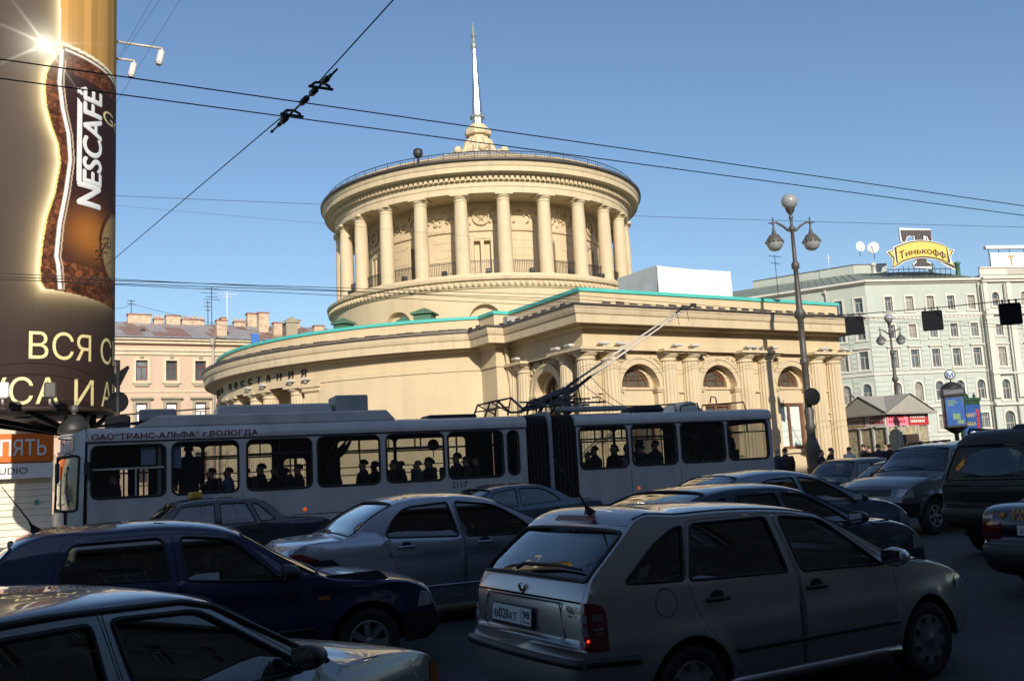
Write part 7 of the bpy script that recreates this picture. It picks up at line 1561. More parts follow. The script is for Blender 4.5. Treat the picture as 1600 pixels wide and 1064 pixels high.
sp = dict(W=1.94, zs=.42, zb=1.16, zbs=0, zw=.8, wheels=(.98, 3.83), rw=.39, ra=.47, tum=.25, kr=.07, kf=.12, flare=.03, n=5, cat='off-road car', zc=.9,
  prof=[(.16, .44, .04), (.02, .52, .08, 'tail0'), (-.06, .60, .09), (-.06, .74, .09), (.03, .78, .05), (.03, 1.05, .06), (.04, 1.17, .06, 'rg0'), (.16, 1.5, .06), (.27, 1.75, .05, 'rg1'), (.33, 1.83, .05, 'roof'), (1.2, 1.865, .06), (2.4, 1.85, .06), (2.75, 1.80, .06, 'ws1'), (3.1, 1.5, .09), (3.4, 1.22, .09, 'ws0'), (3.5, 1.17, .05, 'hood'), (4.2, 1.12, .06), (4.6, 1.0, .08), (4.72, .9, .1, 'nose'), (4.8, .7, .12), (4.78, .42, .08)])
w1 = fillet([(.42, 1.20, .06), (1.25, 1.18, .04), (1.25, 1.77, .05), (.52, 1.77, .08)], 3); w2 = fillet([(1.38, 1.18, .04), (2.2, 1.17, .04), (2.2, 1.78, .05), (1.38, 1.78, .05)], 3); w3 = fillet([(2.32, 1.17, .04), (3.15, 1.16, .05), (2.78, 1.74, .08), (2.32, 1.78, .05)], 3)
def suv2_top(c):
    o = []; s0, s1 = c.sval('tail0', z=.82), c.sval('tail0', z=1.10)
    for sg, k in ((-1, 'R'), (1, 'L')): o.append(('tail_light.' + k, [(s0, .84 * sg), (s1, .84 * sg), (s1, 1 * sg), (s0, 1 * sg)]))
    a, b = c.sval('tail0', z=.80), c.sval('tail0', z=.815); o.append(('|', [(a, -.8), (b, -.8), (b, .8), (a, .8)])); a, b = c.sval('tail0', z=1.10), c.sval('tail0', z=1.112); o.append(('|', [(a, -.84), (b, -.84), (b, .84), (a, .84)]))
    return o
c = make_car('dirty_offroader', 'dirty dark off road car seen from behind with a wiper-cleared rear window, at right', 7.28, 14.72, 59, sp, P_dsuv, [w1, w2, w3], [], G_dark, ([(-.2, .82), (.16, .82), (.16, 1.10), (-.2, 1.10)], None), wheel='six', rim=.23, mir=None, seats=(2.5, 1.4), dash=3.0, bumper=P_dsuv, bz=.77, rg=(.78, .0), extra_top=suv2_top)
for k in ('tail_light.R', 'tail_light.L'): c.out[k].data.materials[0] = mat('dirty_lamp_lens', (.12, .085, .07), .35, 0, .3, 9)
q = MB(); s0, s1 = c.st('rg0') + .03, c.st('rg1') - .03
# grime on the rear window outside the wiped arc
dirtp = [(s, t) for s, t in ((s0, -.78), (s0, .78), (s1, .78), (s1, -.78))]
ao = [(s0 + (s1 - s0) * (1 - .86 * math.cos(a)), .60 * math.sin(a) - .05) for a in [-1.25 + 2.5 * k / 16 for k in range(17)]]
rg = regions([(s, t * .8) for s, t in ((s0 + .01, -.76), (s1 - .01, -.76), (s1 - .01, .76), (s0 + .01, .76))], [('#', [(s0 + .06, -.10 * .8)] + [(s1 - .05 - (s1 - s0 - .1) * (1 - math.cos((k - 8) / 8 * 1.25)) * 1.05, (k - 8) / 8 * .62 * .8) for k in range(17)] + [(s0 + .06, .10 * .8)])], (.08, .06))['']
q.add([c.T(s, t / .8, -.004) for s, t in rg[0]], rg[1], 0, True); q.build('window_grime', P_dsuv, c.t)
q = MB(); a, b = c.sval('tail0', z=.86), c.sval('tail0', z=1.02); q.tube([c.T(s, ph, .008) for s, ph in ((a, -.36), (a, .36), (b, .36), (b, -.36))], .012, 4, closed=True); q.build('plate_recess', M_plas, c.t)
q = MB(); q.grid(lambda u, v: c.T(a + .02 + (b - a - .04) * v, -.33 + .66 * u, .012), 6, 2); q.build('muddy_plate', P_dsuv, c.t)
q = MB(); s_ = c.sval('roof', x=.5); q.add([tuple(c.T(s_ + d, ph, o)) for d, ph, o in ((0, -.25, 0), (.3, -.25, 0), (.3, -.08, 0), (0, -.08, 0), (.08, -.22, .06), (.24, -.22, .06), (.24, -.11, .06), (.08, -.11, .06))], [(0, 1, 5, 4), (1, 2, 6, 5), (2, 3, 7, 6), (3, 0, 4, 7), (4, 5, 6, 7)]); q.build('roof_pod', M_plas, c.t)
q = MB()
for sg in (-1, 1): q.tube([c.T(c.sval('roof', x=.5), sg * .8, .0), c.T(c.sval('roof', x=.6), sg * .8, .06), c.T(c.sval('roof', x=2.4), sg * .8, .06), c.T(c.sval('roof', x=2.5), sg * .8, .0)], .022, 5)
build_each(q, 'roof_rail', M_plas, c.t)
q = MB(); q.bbox(.2, 1.6, -.5, .5, .32, .55, .05); q.tube([(.02, .55, .38), (.6, .5, .42)], .045, 8); q.build('underbody', M_int, c.t)
P_vol = paint('dark_plum_paint', (.028, .014, .022), .3, .32, 1, .22, (.05, .042, .04))
Pk = [(.2, .26, .05), (.05, .34, .10, 'tail0'), (.0, .46, .12), (.01, .56, .12), (.06, .60, .08), (.06, .80, .08), (.09, .96, .06), (.16, 1.0, .05, 'deck'), (.6, 1.03, .06), (.85, 1.045, .06, 'rg0'), (1.2, 1.24, .06), (1.5, 1.36, .05, 'rg1'), (1.65, 1.385, .06, 'roof'), (2.1, 1.39, .07), (2.55, 1.36, .07), (2.75, 1.31, .07, 'ws1'), (3.1, 1.12, .08), (3.45, .98, .07, 'ws0'), (3.52, .95, .05, 'hood'), (4.0, .87, .07), (4.3, .76, .08), (4.4, .65, .10, 'nose'), (4.46, .5, .13), (4.44, .36, .12), (4.34, .26, .07)]
c = make_car('plum_saloon', 'dark plum saloon with orange sticker and number plate, cut off by the right edge', 5.95, 11.02, 61, sedan(1.72, 1.42, Pk, wheels=(.98, 3.53), zb=.98), P_vol, [fillet([(1.16, 1.05, .06), (2.14, 1.0, .03), (2.12, 1.345, .03), (1.62, 1.34, .12)], 4), fillet([(2.22, 1.0, .03), (3.12, .97, .04), (2.68, 1.29, .08), (2.20, 1.345, .03)], 4)], [('front_door', ddf)] if 0 else [], G_car, ([(-.1, .72), (.30, .72), (.30, .855), (-.1, .855)], (.72, .855, .40)), mir=(3.05, .99), seats=(2.3, 1.5), dash=2.8, bumper=M_plas, bz=.575)
q = MB()
for sg in (-1, 1): q.grid(lambda u, v: c.T(c.sval('tail0', z=.64) + .05 * v, sg * (.42 + .5 * u), .004), 6, 2)
build_each(q, 'lower_reflector', mat('dark_red_reflector', (.10, .006, .006), .3), c.t)
def onT(z, y, o=.008): return c.T(c.sval('tail0', z=z), y, o)
def rear_text(txt, z0, yl, h, w, m, nm, bold=.0):
    q = MB(); c0 = c.T(c.sval('tail0', z=z0), 0); put_text(q, txt, lambda a, b, d: tuple(c.T(c.sval('tail0', z=min(z0 + b, .985)), yl - a / .80, .008 + d)), h, w, bold=bold); q.build(nm, m, c.t)
M_orn = mat('orange_sticker', (.55, .22, .02), .5)
rear_text('VOLVO', .895, .80, .028, .22, M_chr, 'badge_lettering', .012); rear_text('ЗАКАЖИ', .925, .27, .042, .30, M_orn, 'sticker_lettering', .02); rear_text('ТАКСИ', .875, .25, .042, .28, M_orn, 'sticker_lettering', .02)
q = MB(); rr = random.Random(2)
for k in range(7): a = 2 * PI * k / 7; q.tube([onT(.92, .37), onT(.92 + .03 * math.sin(a), .37 + .045 * math.cos(a))], .009, 4)
q.build('sticker_flower', M_orn, c.t)
pp = c.T(c.sval('tail0', z=.78), .0, .02); c.plate(pp.x, .0, .775, .03, [('Х', .052, .046, 0), ('4', .07, .044, 0), ('1', .07, .026, 0), ('6', .07, .044, 0)], '47')
# ================================================================== ARTICULATED TROLLEYBUS
bus = thing('trolleybus', 'long dirty white articulated trolleybus full of passengers, heading left', 'trolleybus', Vector((-9.32, 20.43, .10)), math.atan2(.3693, .9293))
Zo = -.10
M_bus = mat('dirty_white_bus_paint', (.43, .435, .44), .42, 0, .10, 1.2, streak=.55, dirt=(.22, .22, .22), dscale=1.0, spec=.4, coat=.3, coat_rough=.2)
M_busr = mat('grey_bus_roof_paint', (.27, .28, .30), .6, 0, .15, 1.5, streak=.5, dirt=(.14, .13, .12), dscale=1.2)
M_bell = mat('bellows_rubber', (.012, .012, .013), .7, 0, .2, 4)
M_busin = mat('bus_interior_panel', (.05, .05, .05), .8, 0, .1, 2); M_busfl = mat('bus_floor', (.03, .03, .03), .9, 0, .1, 2)
M_maroon = mat('maroon_lettering', (.13, .012, .02), .5, 0, .1, 6)
G_bus = glass('bus_window_glass', (.62, .64, .64), .8, .015, .10)
BW, ZT, ZR, ZB = 2.5, 2.84 + Zo, 3.11 + Zo, .38 + Zo
def zz(z): return z + Zo
near = lambda a, b, c: (a, c, b)
wins = [(.08, 1.62, 1.60, 2.76), (1.73, 3.18, 1.60, 2.78), (3.34, 4.84, 1.60, 2.78), (4.95, 6.46, 1.60, 2.79), (6.60, 8.08, 1.61, 2.79), (8.16, 9.65, 1.62, 2.79), (9.74, 10.08, 1.64, 2.78)]
winb = [(11.76, 13.21, 1.68, 2.80), (13.31, 14.72, 1.70, 2.82), (14.83, 16.26, 1.71, 2.83), (16.35, 17.72, 1.72, 2.84)]
arches = [1.55 + .6, 8.95, 15.55]
def wallbus(x0, x1, ws, arch, nm):
    hol = [rrect(a + .03, b - .03, zz(z0) + .03, zz(z1) - .03, .13, 5) for a, b, z0, z1 in ws]
    bot = []
    for xw in sorted(arch, reverse=True): bot += [(xw + .56 * math.cos(q), zz(.5) + .56 * math.sin(q)) for q in [.0 + PI * k / 14 for k in range(15)]]
    ol = [(x0, ZT), (x0, ZB)] + sorted([p for p in bot], key=lambda p: 0)[::-1] + [(x1, ZB), (x1, ZT)]
    mb = MB(); wall(mb, ol, hol, near, .05, flip=True); o = mb.build(nm, M_bus, bus)
    mi = MB(); wall(mi, [(x0, ZT), (x0, ZB + .6), (x1, ZB + .6), (x1, ZT)], hol, lambda a, b, c: (a, .05 + c * 0, b), .0); mi.build('inner_panel', M_busin, bus)
    for h, (a, b, z0, z1) in zip(hol, ws):
        fr = MB(); fr.tube([(p[0], -.004, p[1]) for p in inset(h, -.012)], .026, 5, closed=True); fo = fr.build('window', M_rub, bus)
        g = MB(); poly_face(g, h, lambda p, q: (p, .02, q)); g.build('pane', G_bus, fo)
        zt_ = zz(z1) - .36
        if b - a > 1 and a not in (4.95, 1.73, 8.16): 
            q = MB(); q.box(a + .04, b - .04, .0, .03, zt_, zt_ + .035)
            m_ = a + (b - a) * (.50); q.box(m_ - .015, m_ + .015, .0, .03, zt_, zz(z1) - .04)
            if a < .1: q = MB(); q.box(a + .04, b - .04, 0, .03, zz(2.22), zz(2.255)); q.box(a + .9, a + .93, 0, .03, zz(z0) + .04, zz(2.22))
            q.build('window_bar', M_rub if a > .1 else M_bus, fo)
    return o
wallbus(0, 10.28, wins, [2.25, 8.95], 'front_side_wall'); wallbus(11.70, 17.85, winb, [15.52], 'rear_side_wall')
# far side: doors and windows that let the lit street show through
farw = [(.62, .80, .95, 2.3), (1.06, 1.26, .95, 2.3), (1.86, 2.5, 1.5, 2.75), (2.58, 3.36, 1.5, 2.75), (3.64, 4.22, 1.8, 2.75), (4.52, 5.08, .8, 2.35), (5.92, 7.04, 1.45, 2.75), (7.16, 7.42, 1.5, 2.75), (7.5, 8.85, 1.5, 2.75), (8.94, 9.46, .8, 2.75)]
farb = [(12.86, 14.05, 1.5, 2.78), (14.12, 14.56, 1.5, 2.78), (14.66, 15.75, 1.5, 2.78)]
for x0, x1, ws in ((0, 10.28, farw), (11.70, 17.85, farb)):
    hol = [rrect(a, b, zz(z0), zz(z1), .10, 4) for a, b, z0, z1 in ws]
    mb = MB(); wall(mb, [(x0, ZT), (x0, ZB), (x1, ZB), (x1, ZT)], hol, lambda a, b, c: (a, BW - c, b), .05); mb.build('far_side_wall', M_busin, bus)
    for h, (a, b, z0, z1) in zip(hol, ws):
        g = MB(); poly_face(g, h, lambda p, q: (p, BW - .03, q)); g.build('pane', G_bus, bus)
        q = MB()
        if z0 > 1: q.box(a, b, BW - .06, BW - .02, zz(z1) - .34, zz(z1) - .30); q.box((a + b) / 2 - .015, (a + b) / 2 + .015, BW - .06, BW - .02, zz(z1) - .32, zz(z1))
        else: q.box((a + b) / 2 - .02, (a + b) / 2 + .02, BW - .06, BW - .02, zz(z0), zz(z1)); q.box(a, b, BW - .06, BW - .02, zz(2.15), zz(2.19))
        build_each(q, 'far_window_bar', M_rub, bus)
# roof shells with rounded eaves, floor, ends
def roofshell(x0, x1, nm):
    prof = [(-.01, ZT), (-.015, ZT + .03), (-.01, ZR - .16), (.03, ZR - .05), (.14, ZR), (.6, ZR + .06), (1.25, ZR + .09)]; prof = prof + [(BW - y, z) for y, z in prof[-2::-1]]
    mb = MB(); vs = [(x, y, z) for x in (x0, x1) for y, z in prof]; k = len(prof); mb.add(vs, [(i, i + 1, k + i + 1, k + i) for i in range(k - 1)], 0, True); mb.add([(x0, y, z) for y, z in prof], [tuple(range(k))]); mb.add([(x1, y, z) for y, z in prof], [tuple(range(k))[::-1]]); return mb.build(nm, M_bus, bus)
roofshell(-.02, 10.30, 'front_roof'); roofshell(11.68, 17.88, 'rear_roof')
mb = MB(); mb.box(0.02, 10.28, -.012, .01, ZT - .035, ZT - .0); mb.box(11.72, 17.8, -.012, .01, ZT - .035, ZT); build_each(mb, 'gutter_strip', M_rub, bus)
mb = MB(); mb.box(0.05, 10.25, .06, BW - .06, zz(.75), zz(.82)); mb.box(11.75, 17.8, .06, BW - .06, zz(.82), zz(.9)); mb.box(0.1, 10.2, .2, BW - .2, zz(.4), zz(.74)); mb.box(11.8, 17.7, .2, BW - .2, zz(.45), zz(.8)); build_each(mb, 'floor', M_busfl, bus)
mb = MB(); mb.box(.05, 10.25, .08, BW - .08, ZT + .0, ZT + .05); mb.box(11.75, 17.8, .08, BW - .08, ZT, ZT + .05); build_each(mb, 'ceiling', M_busin, bus)
mb = MB(); q = [(0.0, ZB), (BW, ZB), (BW, ZT), (0, ZT)]; wall(mb, q, [rrect(.25, 2.25, zz(1.75), zz(2.75), .12)], lambda a, b, c: (17.85 - c, a, b), .04); mb.build('rear_wall', M_bus, bus)
mb = MB(); poly_face(mb, rrect(.25, 2.25, zz(1.75), zz(2.75), .12), lambda a, b: (17.82, a, b)); mb.build('rear_window', G_bus, bus)
# bellows with its middle ring
bl = MB(); xs = [10.28, 10.92, 11.0, 11.70]
def bellow(x0, x1, n):
    mb = MB(); rings = []
    for i in range(2 * n + 1):
        x = x0 + (x1 - x0) * i / (2 * n); d = .03 if i % 2 == 0 else .10; r_ = .34
        rings.append([(x, p, q) for p, q in rrect(d, BW - d, ZB + .1, ZR + .08 - d, r_, 6)])
    k = len(rings[0]); mb.add([p for r_ in rings for p in r_], [(a * k + j, a * k + (j + 1) % k, (a + 1) * k + (j + 1) % k, (a + 1) * k + j) for a in range(len(rings) - 1) for j in range(k)]); return mb.build('bellows', M_bell, bus)
bellow(10.28, 10.92, 6); bellow(11.0, 11.70, 6)
mb = MB(); a_ = rrect(-.02, BW + .02, ZB, ZR + .13, .30, 6); b_ = rrect(.12, BW - .12, ZB + .2, ZR - .05, .25, 6)
wall(mb, a_, [b_], lambda p, q, c: (10.915 + c, p, q), .09); k = len(a_); mb.add([(10.915, p, q) for p, q in a_] + [(11.005, p, q) for p, q in a_], [(i, (i + 1) % k, k + (i + 1) % k, k + i) for i in range(k)]); mb.build('middle_ring', M_busr, bus)
# front: raked face with wrap-round corner windscreen
def front(t, z):   # t 0 near side -> 1 far side; bowed plan
    bow = .62 * (1 - abs(2 * t - 1) ** 2.6); rake = .10 * max(0, (zz(1.45) - z)) * 0 - .06 * max(0, z - zz(1.5)) * -1
    return (-bow - .02 - .05 * (1 - min(1, max(0, (z - zz(1.4)) / 1.4))), BW * t, z)
def fpatch(poly, m, nm, o=0, par=None, step=(.04, .3)):
    rg = regions(poly, [], step)['']; mb = MB(); mb.add([(front(a, b)[0] - o, front(a, b)[1] - o * (1 if a < .5 else -1), b) for a, b in rg[0]], [t for t in rg[1]], 0, True); return mb.build(nm, m, par or bus)
ws = [rrect(.035, .49, zz(1.38), zz(2.56), .05, 4), rrect(.51, .965, zz(1.38), zz(2.56), .05, 4)]; db = rrect(.09, .91, zz(2.66), zz(3.0), .03, 3)
rg = regions([(0, ZB), (1, ZB), (1, ZR + .02), (0, ZR + .02)], [('#', w) for w in ws] + [('#', db)], (.035, .25))['']; mb = MB(); mb.add([front(a, b) for a, b in rg[0]], rg[1], 0, True); mb.build('front_face', M_bus, bus)
mb = MB(); n_ = 24; mb.add([front(i / n_, ZR + .02) for i in range(n_ + 1)] + [(0, BW * i / n_, ZR + .02) for i in range(n_ + 1)], [(i, i + 1, n_ + 2 + i, n_ + 1 + i) for i in range(n_)]); mb.build('front_roof_cap', M_bus, bus)
for w in ws:
    f = MB(); f.tube([(front(a, b)[0] - .004, front(a, b)[1] - .004, b) for a, b in [p for i in range(len(w)) for p in [tuple(Vector(w[i]).lerp(Vector(w[(i + 1) % len(w)]), j / 4)) for j in range(4)]]], .028, 5, closed=True); fo = f.build('windscreen', M_rub, bus); fpatch(w, G_car, 'pane', -.02, fo)
fpatch(db, mat('destination_box_glass', (.10, .06, .05), .08, 0, .3, 3, spec=.8), 'destination_box', -.02)
f = MB(); f.tube([front(a, b) for a, b in [p for i in range(len(db)) for p in [tuple(Vector(db[i]).lerp(Vector(db[(i + 1) % len(db)]), j / 6)) for j in range(6)]]], .018, 5, closed=True); f.build('box_frame', M_bus, bus)
for t in (.17, .62):
    f = MB(); f.tube([(front(t - .05, zz(1.32))[0] - .03, front(t - .05, 0)[1], zz(1.32)), (front(t, zz(1.45))[0] - .05, front(t, 0)[1] - .02, zz(1.4)), (front(t + .02, zz(2.3))[0] - .04, front(t + .02, 0)[1], zz(2.35))], .016, 5); f.build('wiper', M_rub, bus)
for t, s in ((.03, -1), (.97, 1)):
    p = Vector(front(t, zz(2.5))); f = MB(); e = p + Vector((-.42, s * .22, -.28)) if s < 0 else p + Vector((-.5, .1, -.28)); f.tube([p, p + Vector((-.25, s * .12, .12)), e + Vector((0, 0, .22))], .014, 5); f.bbox(e.x - .05, e.x + .03, e.y - .10, e.y + .10, e.z - .24, e.z + .2, .04); f.build('mirror', M_plas, bus)
f = MB(); f.tube([(.1, -.02, zz(2.36)), (.02, -.12, zz(2.42)), (.0, -.14, zz(2.1)), (.08, -.02, zz(2.06))], .015, 5); f.box(-.04, .06, -.18, -.02, zz(2.12), zz(2.4)); f.build('side_mirror', M_plas, bus)
# skirts, lights, wheels
for x in (2.25, 8.95, 15.52):
    tm = MB(); tm.lathe([(.28, -.13), (.3, -.14), (.46, -.14), (.5, -.10), (.5, .10), (.46, .14), (.3, .14)], 32, 0, (0, 0, 0), 'y'); tme = tm.mesh('tyre', M_tyre)
    for y in (.2, BW - .2):
        w = link('wheel', tme, bus, (x, y, .5 + Zo)); q = MB(); q.lathe([(.001, -.05), (.12, -.06), (.14, -.02), (.28, -.02), (.3, -.12)], 20, 0, (0, 0, 0), 'y'); q.build('rim', M_rim, w)
    q = MB(); q.lathe([(.57, 0), (.57, .4), (.01, .4)], 24, 0, (x, .02, zz(.5)), 'y', 0, PI); q.build('wheel_arch_liner', M_int, bus)
mb = MB()
for x in (4.65, 13.45, 10.1 - 2.6): mb.lathe([(.001, -.025), (.035, -.02), (.045, 0)], 12, 0, (x, 0, zz(1.12)), 'y')
build_each(mb, 'side_marker', mat('marker_orange', (.45, .06, .01), .3, 0, 0, emit=(1, .15, .03), estr=.5), bus)
mb = MB()
for x in (3.26, 10.2, 13.26, 14.78): mb.box(x - .004, x + .004, -.006, .002, ZB, zz(1.6))
mb.box(.0, .02, -.006, .004, ZB, ZR - .1); mb.box(.03, 10.2, -.008, .002, zz(1.0), zz(1.012)); mb.box(11.75, 17.8, -.03, .002, zz(.72), zz(.76)); build_each(mb, 'panel_seam', M_rub, bus)
mb = MB(); put_text(mb, 'ОАО“ТРАНС-АЛЬФА” г.ВОЛОГДА', lambda a, b, c: (.10 + a, -.022 - c, zz(2.88) + b), .125, 3.5, bold=.022, spacing=1.02); mb.build('operator_lettering', M_maroon, bus)
mb = MB(); put_text(mb, '2117', lambda a, b, c: (8.24 + a, -.006 - c, zz(1.41) + b), .15, .40, bold=.01); mb.build('fleet_number', M_rub, bus)
# roof equipment
def rb(nm, x0, x1, y0, y1, z0, z1, b=.04, m=M_busr, chamf=0):
    mb = MB(); mb.bbox(x0, x1, y0, y1, z0 + Zo, z1 + Zo, b)
    if chamf: mb.v = [(x + (chamf if (z > (z0 + z1) / 2 + Zo and x < (x0 + x1) / 2) else (-chamf * .4 if z > (z0 + z1) / 2 + Zo else 0)), y, z) for x, y, z in mb.v]
    return mb.build(nm, m, bus)
rb('roof_housing', .95, 6.95, .30, 1.9, 3.13, 3.40, .04, M_bus, .45); rb('roof_box', 1.05, 1.85, .45, 1.3, 3.30, 3.56); rb('roof_box', 2.75, 5.45, .55, 1.7, 3.36, 3.62, .05, M_bus); rb('roof_box', 5.52, 6.32, .5, 1.5, 3.38, 3.80, .03)
rb('roof_hatch', 7.9, 9.2, .6, 1.5, 3.15, 3.26, .05, M_bell); rb('roof_hatch', 13.8, 14.8, .6, 1.5, 3.15, 3.34, .1, M_bell)
mb = MB(); 
for x0 in (.2, .55): mb.tube([(x0, .5, zz(3.2)), (x0 + .5, .7, zz(3.28)), (x0 + .9, .5, zz(3.22))], .035, 6)
build_each(mb, 'roof_cable', M_bell, bus)
mb = MB()
for x0, x1 in ((13.55, 15.0), (15.1, 15.75), (15.8, 17.3)): mb.tube([(x0, .35, zz(3.1)), (x0 + .04, .35, zz(3.3)), (x1 - .05, .38, zz(3.36)), (x1, .38, zz(3.12))], .022, 5)
mb.tube([(16.2, .5, zz(3.36)), (16.25, .5, zz(3.55)), (16.4, .5, zz(3.52)), (16.42, .5, zz(3.36))], .02, 5); build_each(mb, 'roof_grab_rail', M_iron, bus)
mb = MB(); mb.add([(14.9, .6, zz(3.1)), (16.1, .6, zz(3.1)), (15.7, .6, zz(3.42)), (15.5, .6, zz(3.44)), (14.9, 1.6, zz(3.1)), (16.1, 1.6, zz(3.1)), (15.7, 1.6, zz(3.42)), (15.5, 1.6, zz(3.44))], [(0, 1, 2, 3), (7, 6, 5, 4), (1, 5, 6, 2), (2, 6, 7, 3), (3, 7, 4, 0)]); mb.build('roof_cowl', M_lampw, bus)
# trolley bases and poles
mb = MB(); T = lambda *p: mb.tube([(x, y, z + Zo) for x, y, z in p[:-1]], p[-1], 5)
for y in (.75, 1.75):
    T((9.45, y, 3.15), (9.62, y, 3.56), (10.2, y, 3.66), (10.1, y, 3.2), .03); T((9.62, y, 3.56), (10.1, y, 3.3), .02); T((9.55, y, 3.38), (10.15, y, 3.42), .02); T((10.2, y, 3.66), (10.55, y, 3.34), (10.9, y, 3.34), (11.15, y, 3.62), (11.35, y, 3.64), .035); T((11.05, y, 3.24), (11.2, y, 3.62), .03); T((11.35, y, 3.2), (11.6, y, 3.7), .03)
    for k in range(4): T((11.0 + .28 * k, y - .18, 3.25), (11.0 + .28 * k, y - .18, 3.62), .022); 
    T((10.9, y - .18, 3.45), (12.9, y - .18, 3.48), .028); T((10.9, y + .12, 3.62), (12.6, y + .12, 3.60), .025); T((11.2, y, 3.6), (12.2, y, 3.95), .05); T((11.4, y, 3.45), (12.1, y, 3.7), .035); T((11.9, y - .1, 3.2), (11.75, y - .1, 3.8), .03); T((12.3, y + .1, 3.5), (12.2, y, 3.9), .02); T((12.6, y, 3.62), (12.85, y, 3.62), (12.8, y, 3.45), .02)
T((9.62, .75, 3.56), (9.62, 1.75, 3.56), .025); T((10.2, .75, 3.66), (10.2, 1.75, 3.66), .025); T((11.0, .4, 3.4), (11.0, 2.1, 3.4), .05); T((11.9, .4, 3.5), (11.9, 2.1, 3.5), .04)
stuff(mb.build('trolley_base', mat('trolley_frame_paint', (.06, .06, .065), .55, 0, .25, 8), bus))
mb = MB(); mb.bbox(11.85, 12.05, .95, 1.15, zz(3.2), zz(3.95), .03); mb.build('pole_support', M_busr, bus); mb = MB(); mb.bbox(11.5, 13.45, .35, .9, zz(3.24), zz(3.36), .03); mb.build('base_tray', M_busr, bus)
M_fib = mat('fibreglass_pole', (.55, .52, .46), .5, 0, .15, 6)
BM0 = bus.matrix_basis.copy(); iw = BM0.inverted(); BN = Vector((-.3693, .9293, 0))
for i, (y, dv) in enumerate(((.85, 0), (1.65, .6))):
    bp = lambda px, py: iw @ (Vector((0, 0, EYE)) + ray(px, py) * ((BM0 @ Vector((0, y, 0)) - Vector((0, 0, EYE))).dot(BN) / ray(px, py).dot(BN)))
    a = bp(*((864, 622), (884, 619))[i]); mid = bp(*((903, 592), (923, 588))[i])
    d_ = ray((1066, 1081)[i], (482, 477)[i]); tip = iw @ (Vector((0, 0, EYE)) + d_ * ((21.3 + dv) / d_.dot(VV))); 
    mb = MB(); mb.tube([a - Vector((.9, 0, .28)), a, mid], [.05, .055, .045], 8); o = mb.build('trolley_pole', M_iron, bus)
    mb = MB(); mb.tube([mid, mid.lerp(tip, .5), tip], [.034, .028, .02], 8); mb.build('pole_tube', M_fib, o)
    d_ = (tip - mid).normalized(); mb = MB(); mb.tube([tip - d_ * .3, tip], .035, 6); mb.bbox(tip.x - .04, tip.x + .16, tip.y - .03, tip.y + .03, tip.z - .06, tip.z + .06, .015); mb.tube([tip - d_ * .25, tip - d_ * .3 + Vector((.1, 0, -.35))], .01, 4); mb.build('contact_shoe', M_iron, o)
    mb = MB(); c_ = [mid.lerp(Vector((14.0 + i * .6, y - .3, zz(3.2))), t) - Vector((0, 0, .55 * 4 * t * (1 - t) * .45)) for t in [k / 10 for k in range(11)]]; mb.tube(c_, .009, 4); mb.build('pole_rope', M_iron, o)
# interior fittings
sm = MB(); sm.bbox(-.20, .20, -.42, .42, .38, .46, .03); sm.bbox(.14, .22, -.42, .42, .42, 1.12, .04); sm.box(-.1, .1, -.3, .3, 0, .38); sme = sm.mesh('passenger_seat', M_seat)
seatx = [2.6, 3.4, 4.2, 6.9, 7.7, 8.5]; seatb = [13.2, 13.95, 14.9, 15.8, 16.6]
for x in seatx + seatb:
    z = zz(.82 if x < 11 else .9)
    for y in (.55, 1.95):
        if y > 1 and x in (13.2,): continue
        link('passenger_seat', sme, bus, (x, y, z))
mb = MB()
for x in (1.75, 4.7, 5.0, 6.3, 9.3, 12.1, 13.1, 15.0): mb.tube([(x, 1.55 if x < 9 else 1.3, zz(.8)), (x, 1.55 if x < 9 else 1.3, ZT)], .018, 6)
for y in (.95, 1.6): mb.tube([(1.6, y, zz(2.45)), (10.1, y, zz(2.45))], .016, 6); mb.tube([(11.8, y, zz(2.5)), (17.5, y, zz(2.5))], .016, 6)
for z in (2.05, 1.85): mb.tube([(1.9, BW - .1, zz(z)), (9.9, BW - .1, zz(z))], .014, 5)
build_each(mb, 'handrail', M_plas, bus)
mb = MB(); mb.box(1.45, 1.52, .06, 1.4, zz(.82), ZT); mb.build('cab_partition', M_busr, bus); mb = MB(); mb.box(-.45, -.1, .3, 2.2, zz(.8), zz(1.38)); mb.build('dashboard', M_int, bus)
mb = MB(); mb.box(1.10, 1.40, .10, .12, zz(2.30), zz(2.70)); mb.box(1.76, 1.94, .10, .12, zz(2.2), zz(2.72)); build_each(mb, 'paper_notice', mat('blue_white_paper', (.35, .45, .65), .7, 0, .05, 3), bus)
mb = MB(); mb.tube([(8.48, 2.3, zz(2.2)), (8.48, 2.3, zz(2.62))], .012, 4); mb.lathe([(.001, 0), (.16, 0)], 20, 0, (8.48, 2.28, zz(2.55)), 'y'); mb.build('round_sticker', mat('red_white_sticker', (.55, .06, .05), .6, 0, .6, 14), bus)
